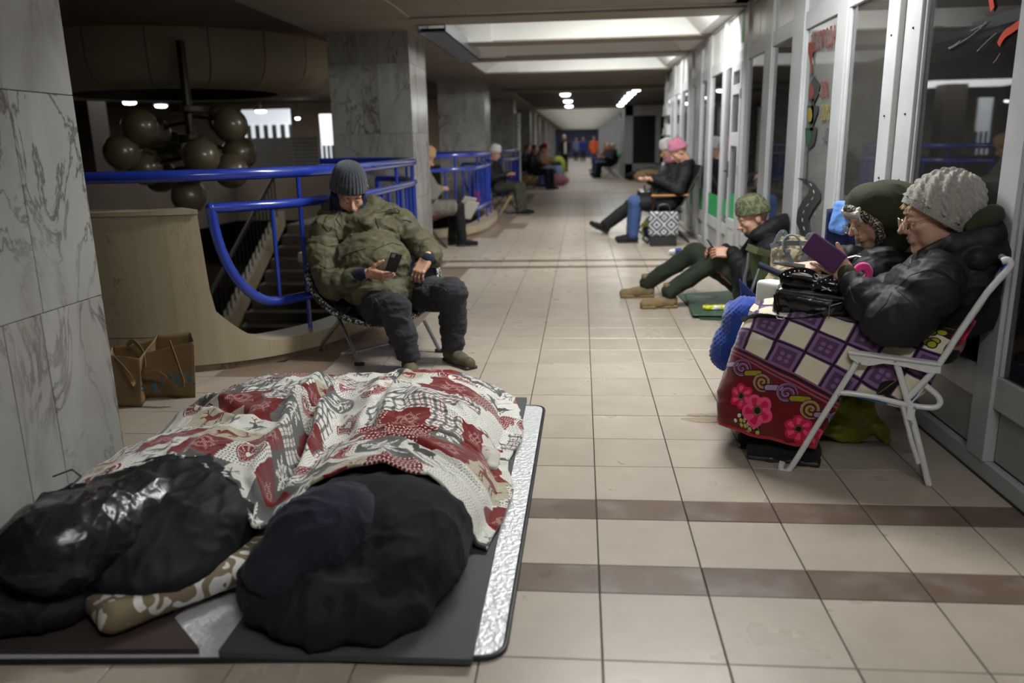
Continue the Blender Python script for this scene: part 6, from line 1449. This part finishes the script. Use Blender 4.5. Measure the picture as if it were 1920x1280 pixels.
# green mat, yellow packet, cup
gm = empty('camping_mat', (1.1, 4.6, 0), label='dark green folded camping mat under the man in the camouflage beanie', cat='mat')
q = [(x-1.1, y-4.6) for x, y in ((.80, 5.25), (.86, 4.22), (1.50, 4.12), (1.52, 5.5))]
slabmesh('lower_fold', q, .001, .012, mat('green_mat_back', (.02, .05, .03), .7), gm, .03); P = quadgrid([(-.30, -.33, .03), (.38, -.38, .03), (.40, .85, .02), (-.24, .62, .02)], 30, 0, 3.0, .016); P[..., 2] = np.maximum(P[..., 2], .016); gridmesh('upper_fold', P, np.zeros((30, 30, 2)), mat('dark_green_tarpaulin', (.035, .085, .05), .38, c2=(.028, .07, .04), nscale=5), gm, .006)
yp = empty('snack_packet', tuple(atz(1342, 576, .05)), label='small yellow wrapped packet lying on the green camping mat', cat='packet'); s = SDF(.01); s.box((0, 0, 0), (.085, .028, .016), .014, np.array(Matrix.Rotation(.12, 3, 'Z'))); V, F = s.net(.005, folds(.006, 25)); qmesh('wrapper', V, F, mat('yellow_white_wrapper', (.62, .60, .03), .35, c2=(.75, .75, .7), nscale=16, ndetail=0, ramp=(.56, .6)), yp); MB().tube([(-.10, .01, .0), (-.085, .008, 0)], .018, 8).build('twisted_end', bpy.data.materials['yellow_white_wrapper'], yp)
cp = empty('water_bottle', tuple(atz(1262, 478, 0)), label='small white and blue bottle lying on the floor behind the raised knees', cat='bottle'); MB().tube([(-.05, 0, .04), (.0, 0, .04), (.09, 0, .045)], [.03, .038, .038], 12).build('bottle_body', m_panel, cp, True); MB().tube([(.02, 0, .043), (.10, 0, .046)], .040, 12).build('blue_band', m_bluen, cp, True)
# ---- folding camp chair between the soldier and the women, with backpack
cc2 = empty('camp_chair', (1.25, 3.5, 0), label='navy and green folding camp chair with bare steel arms behind the blue blanket', cat='chair'); OCc = np.array([1.25, 3.5, 0])
def qq(x, y, Y): return at(x, y, Y)-OCc
for Yo in (0, .5): 
    MB().tube(smooth_path([qq(1404, 474, 3.6+Yo), qq(1401, 500, 3.6+Yo), qq(1396, 522, 3.6+Yo), qq(1398, 545, 3.6+Yo)]), .011, 8).build('arm_tube', m_chrome, cc2, True)
    MB().tube([qq(1424, 500, 3.55+Yo), qq(1408, 548, 3.6+Yo), np.array([qq(1402, 560, 3.6+Yo)[0]-.05, Yo+.08, .015])], .010, 8).build('leg', m_chrome, cc2, True)
    MB().tube([qq(1398, 545, 3.6+Yo), np.array([.22, Yo+.1, .015])], .010, 8).build('leg', m_chrome, cc2, True)
for (pts, m_, nm) in (([(1402, 462, 3.55), (1440, 468, 3.55), (1442, 540, 3.6), (1412, 530, 3.6)], cloth('dark_green_canvas', (.055, .085, .035)), 'side_panel'), ([(1386, 522, 3.55), (1424, 560, 3.55), (1418, 598, 3.6), (1390, 575, 3.6)], m_bluen, 'seat_panel'), ([(1550, 392, 2.95), (1602, 385, 2.95), (1605, 520, 2.9), (1540, 520, 2.9)], cloth('navy_canvas', (.012, .018, .065)), 'back_panel')):
    P = quadgrid([qq(*a) for a in pts], 14, .02, 1.0, .006); gridmesh(nm, P, np.zeros((14, 14, 2)), m_, cc2, .006)
s = SDF(.02); s.box(qq(1577, 408, 2.90), (.050, .025, .092), .022, orient((-.4, -.9, .15), (.16, 0, 1))); V, F = s.net(.006, folds(.008, 14)); qmesh('blue_pocket', V, F, m_lightblue, cc2)
MB().tube([qq(1422, 496, 3.0), qq(1482, 522, 2.95)], .020, 12).build('padded_arm_grip', m_navyn, cc2, True)
MB().ribbon([qq(1400, 462, 3.53), qq(1420, 470, 3.5), qq(1445, 476, 3.52)], .045, .004, (0, 0, 1)).build('strap', cloth('olive_webbing', (.07, .075, .035)), cc2)
bp = empty('backpack', tuple(at(1482, 500, 3.15)*np.array([1, 1, 0])), label='tan camouflage backpack with grey straps standing behind the handbag', cat='backpack'); ob = np.array(bp.location)
def qb(x, y, Y=3.1): return at(x, y, Y)-ob
s = SDF(.04); s.ell(qb(1484, 500, 3.2), (.135, .12, .17)); s.ell(qb(1487, 470, 3.2), (.125, .11, .09)); s.ell(qb(1470, 530, 3.1), (.12, .08, .11)); s.box(np.array([0.02, .05, .20]), (.12, .1, .2), .05); V, F = s.net(.008, [folds(.012, 9, seed=5)], cut=[((0, 0, .004), (0, 0, -1))]); qmesh('pack_body', V, F, m_camot, bp)
for pts in ([(1470, 462), (1478, 480), (1490, 500), (1500, 512)], [(1520, 462), (1512, 480), (1500, 500), (1490, 512)], [(1445, 462), (1470, 456), (1530, 458), (1548, 470)], [(1455, 455), (1462, 440), (1470, 435), (1476, 450)], [(1512, 450), (1520, 440), (1535, 448), (1545, 462)]): MB().ribbon(smooth_path([qb(x, y, 3.03) for x, y in pts], 14), .030, .006, (1, 0, .2)).build('strap', m_greyweb, bp)
MB().tube(smooth_path([qb(1468, 468, 3.02), (qb(1470, 448, 3.02)), qb(1484, 440, 3.02), qb(1498, 448, 3.02), qb(1502, 468, 3.02)], 18), .006, 8).build('grab_handle', m_greyweb, bp, True)
for (x, y) in ((1478, 470), (1508, 470)): MB().obox(qb(x, y, 3.0), (.014, .004, .012), np.eye(3), .002).build('strap_buckle', m_greyweb, bp)
# ---- generic seated figure for the people farther along
def sitter(loc, yaw, label, coat, trs, shoes, hat=None, hair=None, seat=.44, vox=.014, lean=.08, head_dn=.35, s=1.0, group=None, legs='bent', hands_z=.34, scarf=None, cross=False, long=False):
    r = empty('person', tuple(loc), label=label, cat='person', group=group); R = np.array(Matrix.Rotation(yaw, 3, 'Z')); T_ = lambda x, y, z: R@(np.array([x, y, z])*s)
    hip, ch_, nk_, hd_ = T_(0, 0, seat+.08), T_(0, lean, seat+.36), T_(0, lean*1.3, seat+.58), T_(0, lean*1.0-.03, seat+.74)
    Hh = R@orient((0, -1, -head_dn)); legsP = []
    for sx in (-1, 1):
        if legs == 'bent': legsP.append((T_(sx*.10, -.02, seat+.07), T_(sx*.13, -.43, seat+.09), T_(sx*.12, -.47+(.1 if sx > 0 and cross else 0), .10)))
        else: legsP.append((T_(sx*.10, -.02, seat+.07), T_(sx*.12, -.40, seat-.02), T_(sx*.12, -.80, .12)))
    b = SDF(.03); b.chain([hip, ch_, nk_, hd_], [.1*s, .1*s, .055*s, .05*s]); arms = []
    for sx in (-1, 1):
        a = (T_(sx*.18, lean*1.2, seat+.50), T_(sx*.23, lean-.06, seat+.26), T_(sx*.07, -.24, seat+hands_z)); arms.append(a); b.chain([nk_, *a], [.05*s, .05*s, .04*s, .03*s]); b.ell(a[2]+T_(0, -.05, 0), (.035*s, .045*s, .03*s))
    for l in legsP: b.chain([hip, *l], [.09, .07, .05, .04])
    V, F = cat([b.net(vox), xf(head('male', .006), Hh, hd_, 1.06*s)]); qmesh('body', V, F, m_skin, r)
    j = SDF(.045); j.chain([hip+T_(0, 0, .04), ch_, nk_-T_(0, 0, .06)], [.17*s, .18*s, .11*s])
    for a in arms: j.chain([a[0], a[1], a[2]+T_(0, .04, 0)], [.088*s, .08*s, .052*s])
    if long:
        for l in legsP: j.chain([hip, l[0], l[0]*.15+l[1]*.85], [.13*s, .12*s, .10*s])
    j.chain([nk_+T_(-.06, .02, -.02), nk_+T_(0, .06, 0), nk_+T_(.06, .02, -.02)], [.055*s, .06*s, .055*s]); V, F = j.net(vox*.85, [folds(.012, 7, seed=loc[0]*3+loc[1])]); qmesh('coat', V, F, coat, r)
    t = SDF(.04); 
    for l in legsP: t.chain([hip, l[0], l[1], l[2]+T_(0, 0, .0)], [.11*s, .11*s, .082*s, .065*s])
    V, F = t.net(vox*.85, [folds(.008, 9, seed=loc[1])]); qmesh('trousers', V, F, trs, r)
    for l in legsP: shoe(r, l[2]+np.array([0, 0, .0])*s, R@np.array([0, -1, 0 if legs == 'bent' else .5]), shoes, m_sole, vox=.010)
    if hat is not None: beanie(r, np.zeros(3), Hh, hd_, hat, 'beanie', .102*s, .12*s, .19*s, .03, 14, amp=.002)
    if hair is not None:
        h = SDF(.02); h.ell(hd_+Hh@np.array([0, .03, .04]), (.095*s, .105*s, .10*s), Hh); h.ell(hd_+Hh@np.array([0, .06, -.05]), (.085*s, .06*s, .09*s), Hh); V, F = h.net(.009); qmesh('hair', V, F, hair, r)
    if scarf is not None: g = SDF(.02); g.ell(nk_+T_(0, -.02, .03), (.11*s, .11*s, .06*s)); V, F = g.net(.01, folds(.01, 12)); qmesh('scarf', V, F, scarf, r)
    return r
def folding_chair(loc, yaw, label, fab, tube_m=m_black, arm=None, seat=.42, backh=.48, w=.52, group=None):
    r = empty('folding_chair', tuple(loc), yaw, label, 'chair', group)
    for sx in (-1, 1):
        x = sx*w/2; MB().tube([(x, -.26, .012), (x, .0, seat-.1), (x, .20, seat+.10), (x, .20+backh*.42, seat+backh)], .012, 8).build('back_tube', tube_m, r, True)
        MB().tube([(x, .30, .012), (x, .0, seat-.1), (x, -.24, seat+.02)], .012, 8).build('leg', tube_m, r, True)
        if arm: MB().box(x-.025, x+.025, -.22, .27, seat+.20, seat+.225, .006).build('armrest', arm, r); MB().tube([(x, -.20, seat), (x, -.18, seat+.2)], .010, 8).build('arm_post', tube_m, r, True)
    MB().tube([(-w/2, -.26, .012), (w/2, -.26, .012)], .011, 8).build('front_bar', tube_m, r, True); MB().tube([(-w/2, .30, .012), (w/2, .30, .012)], .011, 8).build('rear_bar', tube_m, r, True)
    MB().box(-w/2, w/2, -.24, .20, seat-.02, seat+.0, .006).build('seat', fab, r); m = MB(); y0, z0, y1, z1 = .17, seat+.06, .17+backh*.42, seat+backh; m.prism([(y0, z0), (y1, z1), (y1+.012, z1), (y0+.012, z0)], -w/2, w/2, 'x'); m.build('backrest', fab, r); return r
# two women on chairs by the shop wall, middle distance
px3 = at(1285, 400, 9.5)
folding_chair((1.08, 9.30, 0), -1.52, 'folding chair with varnished wooden arms, under the woman in the pink beanie', m_blackn, m_bronze, m_woodarm, seat=.43, backh=.60)
sitter((1.12, 9.30, 0), -1.52, 'woman in pink beanie and black coat holding a phone by the shop wall', m_blackn, m_bluejean, m_suede, hat=m_pinkk, s=1.02, lean=.16, head_dn=.6, hands_z=.40, long=True)
folding_chair((1.10, 10.45, 0), -1.48, 'dark folding chair just behind the wooden-armed one by the shop wall', m_navyn, m_black, seat=.43)
sitter((1.12, 10.45, 0), -1.48, 'woman in white beanie and pink scarf with outstretched black boots', m_blackn, m_blackn, m_suede, hat=m_palek, s=1.02, lean=.14, scarf=m_pinkk, legs='out', long=True)
pb = empty('shopping_bag', (1.02, 8.80, 0), label='black and white diamond-patterned shopping bag beside the wooden-armed chair', cat='bag')
m_dia = bpy.data.materials.new('diamond_pattern'); m_dia.use_nodes = True
def dia(m):
    nt = m.node_tree; N = nt.nodes; L = nt.links; tc = N.new('ShaderNodeTexCoord'); sp = N.new('ShaderNodeSeparateXYZ'); L.new(tc.outputs['Object'], sp.inputs[0])
    def mth(op, a, b=None):
        n = N.new('ShaderNodeMath'); n.operation = op
        for i, v in enumerate((a, b)):
            if v is None: continue
            if isinstance(v, (int, float)): n.inputs[i].default_value = v
            else: L.new(v, n.inputs[i])
        return n.outputs[0]
    x = mth('PINGPONG', sp.outputs[0], .095); z = mth('PINGPONG', sp.outputs[2], .095); d = mth('ADD', x, z); st_ = mth('PINGPONG', d, .030); g = mth('GREATER_THAN', st_, .015)
    mx = N.new('ShaderNodeMix'); mx.data_type = 'RGBA'; L.new(g, mx.inputs[0]); mx.inputs[6].default_value = (.03, .035, .04, 1); mx.inputs[7].default_value = (.45, .46, .48, 1); L.new(mx.outputs[2], N['Principled BSDF'].inputs['Base Color'])
dia(m_dia)
s = SDF(.02); s.box((0, 0, .29), (.19, .07, .155), .03); V, F = s.net(.009, folds(.012, 8)); qmesh('bag_body', V, F, m_dia, pb)
for sx in (-1, 1): MB().box(-.17, .17, sx*.05-.01, sx*.05+.01, 0, .13).build('stand_leg', m_black, pb)
for sy in (-.05, .05): MB().tube(smooth_path([(-.08, sy, .43), (-.06, sy, .53), (.06, sy, .53), (.08, sy, .43)], 12), .008, 6).build('handle', m_black, pb, True)
kb = empty('backpack', (.92, 9.55, 0), label='small navy and lime backpack on the floor behind the jeans of the seated woman', cat='backpack'); s = SDF(.03); s.ell((0, 0, .15), (.12, .10, .15)); V, F = s.net(.01, folds(.01, 9)); qmesh('pack_body', V, F, mat('navy_lime_patches', (.02, .035, .12), .8, c2=(.35, .42, .06), nscale=9, ndetail=0, ramp=(.57, .6)), kb); MB().tube([(-.1, -.06, .05), (-.13, -.09, .15), (-.08, -.06, .27)], .012, 8).build('strap', mat('lime_strap', (.4, .5, .05), .7), kb, True)
hbg = empty('handbag', (.80, 9.28, .56), label='small black handbag on the lap of the woman in the pink beanie', cat='bag'); s = SDF(.02); s.box((0, 0, .07), (.09, .12, .08), .03); V, F = s.net(.009, folds(.006, 9)); qmesh('bag_body', V, F, m_leath, hbg); MB().tube(smooth_path([(0, -.08, .14), (0, -.05, .2), (0, .05, .2), (0, .08, .14)], 12), .007, 6).build('handle', m_leath, hbg, True)
ph = empty('smartphone', (.86, 9.30, .88), label='phone glowing dark in the hands of the woman in the pink beanie', cat='phone'); MB().obox((0, 0, 0), (.036, .07, .005), orient((-.6, 0, .8)), .003).build('case', m_black, ph)
# woman in grey coat behind the marble column
folding_chair((-2.2, 8.95, 0), 1.85, 'red-backed folding chair showing beside the marble column', m_redc, m_black, seat=.43, w=.5, backh=.5)
sitter((-2.18, 8.95, 0), 1.85, 'person in grey coat and tan hat leaning forward, half hidden by the marble column', m_greyc, m_blackn, m_suede, hat=m_tanh, lean=.0, head_dn=.5, cross=True, long=True)
np_ = empty('newspaper', (-1.62, 9.0, .55), label='folded white papers held by the person in the grey coat', cat='paper')
for k in range(2): MB().obox((.03*k, 0, -.06*k), (.10, .14, .004), orient((.5, -.3, .8), (.3, 0, 1))).build('sheet', m_panel, np_)
# blue and red bag hung on the second railing
hg = at(892, 372, 12.6); bg = empty('hanging_bag', tuple(hg), label='blue and red cloth bag hanging on the second curved railing', cat='bag'); s = SDF(.03); s.ell((0, 0, .05), (.10, .05, .24)); V, F = s.net(.01, folds(.02, 9)); qmesh('blue_cloth', V, F, m_bluen, bg); s = SDF(.02); s.ell((.03, -.06, -.02), (.07, .04, .17)); V, F = s.net(.01, folds(.012, 9)); qmesh('red_cloth', V, F, mat('bright_red_cloth', (.45, .015, .02), .8), bg)
MB().tube([(0, 0, .24), (0, .0, .36)], .01, 6).build('hook_strap', m_navyn, bg)
# person in camouflage trousers past the third column
folding_chair((-1.68, 14.2, 0), 1.3, 'dark wheeled chair past the third marble column', m_navyn, m_black, m_black, seat=.46, w=.56)
sitter((-1.70, 14.2, 0), 1.3, 'person in dark jacket and camouflage trousers sitting past the second railing', m_blackn, mat('dark_camouflage', (.055, .055, .035), .85, c2=(.02, .024, .015), nscale=20, ndetail=1, dist=1.2, ramp=(.46, .52)), m_suede, hat=m_palek, lean=.1)
bx = empty('cardboard_sheet', (-1.50, 13.7, 0), label='tan cardboard leaning beside the camouflage trousers', cat='cardboard'); MB().prism([(-.18, 0), (-.14, 0), (.10, .38), (.06, .38)], -.01, .02).build('sheet', mat('tan_cardboard', (.36, .25, .13), .8), bx)
# far group on the left beyond the poles
G = [((-1.4, 23.0), 1.0, m_blackn, m_blackn, m_haird, 'person in black seated at the white pole, left side of the lobby'), ((-1.70, 24.3), 1.1, cloth('dark_blue_coat', (.012, .014, .04)), m_bluejean, m_haird, 'person in dark blue coat seated behind the tan-coated one'), ((-1.25, 25.9), 1.2, cloth('tan_camel_coat', (.30, .19, .09), (.22, .10, .06), nscale=5), cloth('pale_jeans', (.22, .33, .46)), None, 'person in tan coat and pale jeans slumped on a chair in the lobby'),
     ((-1.5, 29.8), 1.2, m_blackn, m_blackn, m_haird, 'person in black coat seated at the start of the far corridor, left'), ((-1.45, 32.5), 1.3, m_greyc, m_blackn, m_hairw, 'grey-coated person seated farther down the left side')]
for (xy, yw, c1, c2_, hr_, lb) in G: folding_chair((*xy, 0), yw, 'chair of the '+' '.join(lb.split()[:9]), m_navyn, m_black, seat=.43); sitter((*xy, 0), yw, lb, c1, c2_, m_suede, hair=hr_, hat=None if hr_ else m_redc, vox=.022, lean=.12)
G2 = [((1.05, 30.3), -1.3, m_blackn, m_blackn, m_hairw, 'white-haired person in black at the corner of the far corridor, right side'), ((1.0, 32.4), -1.3, cloth('navy_coat', (.015, .02, .06)), m_bluejean, m_haird, 'person in navy coat and jeans, second in the far right row'), ((1.0, 34.8), -1.3, m_blackn, m_blackn, m_hairb, 'fair-haired person in black, third in the far right row'), ((1.0, 38.5), -1.3, m_redc, m_blackn, m_haird, 'person in dark red coat, farthest of the right row')]
for (xy, yw, c1, c2_, hr_, lb) in G2: folding_chair((*xy, 0), yw, 'chair of the '+' '.join(lb.split()[:9]), m_green if 'corner' in lb else m_navyn, m_black, seat=.43); sitter((*xy, 0), yw, lb, c1, c2_, m_suede, hair=hr_, vox=.022, lean=.12)
def stander(loc, yaw, label, coat, trs, hair, s=1.0, inner=None):
    r = empty('person', tuple(loc), yaw, label, 'person'); b = SDF(.03); b.chain([(0, 0, .95), (0, 0, 1.3), (0, .01, 1.48), (0, 0, 1.6)], [.12, .12, .055, .05]); j = SDF(.04); t = SDF(.03)
    for sx in (-1, 1):
        b.chain([(sx*.1, 0, .9), (sx*.1, -.02, .5), (sx*.11, 0, .08)], [.08, .055, .04]); b.chain([(0, 0, 1.42), (sx*.19, 0, 1.38), (sx*.25, 0, 1.10), (sx*.2, -.1, .88)], [.05, .05, .04, .03]); j.chain([(sx*.19, 0, 1.38), (sx*.25, 0, 1.10), (sx*.21, -.08, .92)], [.08, .07, .05]); t.chain([(sx*.1, 0, .9), (sx*.1, -.02, .5), (sx*.11, 0, .1)], [.1, .08, .065])
    V, F = cat([b.net(.022), xf(head('male', .006), np.eye(3), (0, 0, 1.62))]); qmesh('body', V, F, m_skin, r); j.chain([(0, 0, .80), (0, 0, 1.1), (0, 0, 1.36)], [.20, .17, .15]); V, F = j.net(.02); qmesh('coat', V, F, coat, r); V, F = t.net(.02); qmesh('trousers', V, F, trs, r)
    if inner: MB().box(-.06, .06, -.20, -.14, .85, 1.40, .02).build('shirt_front', inner, r)
    h = SDF(.02); h.ell((0, .03, 1.67), (.095, .105, .10)); h.ell((0, .05, 1.58), (.09, .06, .10)); V, F = h.net(.012); qmesh('hair', V, F, hair, r)
    for sx in (-1, 1): shoe(r, (sx*.11, 0, .10), (0, -1, 0), m_suede, m_sole, vox=.012)
    return r
stander((-.9, 38.0, 0), .3, 'fair-haired woman in open dark coat standing in the far corridor', m_blackn, m_blackn, m_hairb, inner=m_panel)
stander((.75, 52, 0), 0, 'distant standing person in an orange jacket', mat('orange_jacket', (.75, .12, .03), .7), m_bluejean, m_haird)
stander((.05, 60, 0), 0, 'distant person in dark blue standing left of the orange jacket', m_bluen, m_navyn, m_haird); stander((-.5, 64, 0), .4, 'most distant person in grey-blue at the end of the corridor', cloth('grey_blue_coat', (.12, .14, .25)), m_navyn, m_haird)
# bundles on the floor of the lobby
for (loc, rad, m_, lb, nm, ct) in (((-1.02, 25.0, 0), (.55, .30, .20), cloth('dusty_pink_fabric', (.30, .12, .15)), 'dusty pink bundle lying in front of the tan-coated person', 'bundle', 'bundle'), ((-1.75, 25.2, 0), (.45, .3, .2), mat('ochre_box_cloth', (.28, .19, .07), .8), 'ochre bag on the floor under the left lobby seats', 'duffel_bag', 'bag'), ((2.3, 26.6, 0), (.55, .3, .22), m_tanh, 'brown duffel bag by the lobby windows', 'duffel_bag', 'bag'), ((2.0, 28.0, 0), (.45, .25, .16), m_blackn, 'low black bag on the floor under the dark lobby windows', 'duffel_bag', 'bag'), ((-1.1, 34.0, 0), (.35, .3, .45), mat('yellow_green_bundle', (.30, .36, .03), .8), 'yellow-green bundle beside the far left row of seats', 'bundle', 'bundle')):
    r = empty(nm, loc, label=lb, cat=ct); s = SDF(.05); s.ell((0, 0, rad[2]*.8), rad); V, F = s.net(.022, folds(.03, 5), cut=[((0, 0, .004), (0, 0, -1))]); qmesh('cloth_body', V, F, m_, r); MB().tube(smooth_path([(-rad[0]*.5, 0, rad[2]*1.6), (0, 0, rad[2]*2.2), (rad[0]*.5, 0, rad[2]*1.6)], 10), .015, 6).build('strap', m_navyn, r, True)
# ================================================================ DRAWINGS ON THE SHOP GLASS, FILM AND TAPE
def win_empty(a): 
    for o in COL.objects:
        if o.name.startswith(('window_', 'door_')) and abs(o.location[1]-a) < .02 and abs(o.location[0]-XW) < .01: return o
WC = win_empty(3.60); oC = np.array(WC.location)
def deco(name, polys, m, par, o, xo=-.002, px=True):
    """flat drawing on the pane: polygons given as pixels on the plane of the glass"""
    for k, poly in enumerate(polys):
        pts = [atx(x, y, XW+.006)-o for x, y in poly]
        v = [(xo, p[1], p[2]) for p in pts]+[(xo-.0012, p[1], p[2]) for p in pts]; n = len(pts)
        MB().add(v, [tuple(range(n)), tuple(range(2*n-1, n-1, -1))]+[(i, (i+1) % n, n+(i+1) % n, n+i) for i in range(n)]).build(name, m, par)
m_dec = mat('black_window_paint', (.025, .028, .028), .6); m_dred = mat('faded_red_paint', (.16, .03, .02), .6); m_dyel = mat('faded_yellow_paint', (.20, .155, .018), .6); m_dgrn = mat('faded_green_paint', (.012, .075, .035), .6); m_dwh = mat('white_dash_paint', (.5, .5, .48), .6); m_ddk = mat('dark_green_letter', (.03, .07, .05), .6)
tl_ = empty('traffic_light_decal', (0, 0, 0)); tl_.parent = WC
P_ = lambda cx, cy, r, ry=None: [(cx+r*math.cos(t)*1.0, cy+(ry or r)*math.sin(t)) for t in np.linspace(0, 2*math.pi, 17)[:-1]]
deco('housing', [[(1524, 150), (1529, 142), (1540, 158), (1536, 178), (1530, 190), (1520, 190), (1519, 165)], [(1516, 198), (1537, 198), (1535, 212), (1530, 225), (1528, 232), (1519, 232), (1515, 220)], [(1512, 240), (1534, 238), (1532, 255), (1529, 270), (1519, 280), (1513, 268)], [(1524, 186), (1529, 186), (1527, 245), (1521, 245)]], m_dec, tl_, oC)
deco('red_lamp', [P_(1524, 172, 4, 14)], m_dred, tl_, oC, -.004); deco('yellow_lamp', [P_(1521, 215, 4.5, 14)], m_dyel, tl_, oC, -.004); deco('green_lamp', [P_(1519, 257, 4, 13)], m_dgrn, tl_, oC, -.004)
deco('pole', [[(1516, 275), (1517.2, 275), (1514, 345), (1512.6, 345)]], m_dec, tl_, oC)
road = [(1495, 333), (1515, 336), (1530, 345), (1541, 360), (1540, 375), (1527, 392), (1518, 410), (1520, 430), (1532, 450), (1547, 468), (1524, 466), (1505, 440), (1495, 418), (1497, 395), (1507, 375), (1517, 362), (1520, 352), (1512, 342)]
deco('road_drawing', [road], m_dec, WC, oC)
dash = [(1519, 340), (1527, 352), (1530, 366), (1522, 378), (1512, 390), (1507, 404), (1507, 420), (1513, 436), (1522, 452)]
for a, b in zip(dash[:-1], dash[1:]):
    c = ((a[0]*.7+b[0]*.3), (a[1]*.7+b[1]*.3)), ((a[0]*.3+b[0]*.7), (a[1]*.3+b[1]*.7)); deco('lane_dash', [[(c[0][0]-.7, c[0][1]), (c[0][0]+.7, c[0][1]), (c[1][0]+.7, c[1][1]), (c[1][0]-.7, c[1][1])]], m_dwh, WC, oC, -.004)
Rw = np.array([[0, 0, -1], [-1, 0, 0], [0, 1, 0]])      # text on the x = const pane, read from the corridor
def wtext(body, px, py, size, m, sx=1.0):
    p = atx(px, py, XW+.006)-oC; cu_R = Rw@np.diag([sx, 1, 1]); text_mesh('lettering', body, size, (-.004, p[1], p[2]), cu_R, m, WC, .0004)
wtext('РОЗПРОДАЖ', 1521, 100, .165, m_dred, .62); wtext('-30%', 1537, 184, .155, m_dred, .72); wtext('-20%', 1539, 226, .155, m_dyel, .72); wtext('-10%', 1543, 270, .155, m_ddk, .72)
deco('red_stroke', [[(1519, 80), (1526, 78), (1528, 96), (1525, 110), (1526, 138), (1523, 140), (1521, 112), (1518, 98)]], m_dred, WC, oC, -.004)
# thin plastic film taped with red ribbon behind the nearest big pane
WA = win_empty(1.38); oA = np.array(WA.location); m_filmm = glassmat('polythene_film', (.80, .80, .80), 1.3, .12, .035, (.5, .5, .5))
n = 60; P = np.zeros((n, n, 3)); u = np.linspace(0, 1, n)
for i in range(n):
    for k in range(n):
        y, z = .02+.80*u[i], .46+1.62*u[k]; dx, dz = y-.22, z-1.52; a = math.atan2(dz, dx); r = math.hypot(dx, dz)
        P[i, k] = (.036+.012*math.sin(a*13)*math.exp(-r*.9)+.007*math.sin(a*29+1), y, z)
gridmesh('polythene_film', P, np.zeros((n, n, 2)), m_filmm, WA, .0006)
m_rtape = mat('red_tape', (.42, .035, .02), .35, coat=.3)
pr = lambda x, y: atx(x, y, XW+.001)-oA
for pts in ([(1856, -14), (1858, 0), (1861, 18)], [(1912, 44), (1904, 50), (1896, 56), (1886, 62), (1878, 72), (1872, 84)]): MB().ribbon(smooth_path([pr(*p) for p in pts], 10), .030, .0015, (0, .5, 1) if pts[0][0] > 1890 else (0, 1, 0)).build('red_tape_strip', m_rtape, WA)

for pts in ([(1868, 62), (1850, 78), (1832, 96)], [(1850, 40), (1822, 66), (1780, 92)], [(1845, 46), (1832, 52), (1820, 58)], [(1875, 100), (1868, 112), (1862, 118)], [(1800, 76), (1790, 84), (1778, 90)]): MB().tube(smooth_path([pr(*p) for p in pts], 10), .0022, 5).build('film_crease', glassmat('crease_film', (.9, .9, .9), 2.5, .1, .25, (.7, .7, .7)) if 'crease_film' not in bpy.data.materials else bpy.data.materials['crease_film'], WA, True)
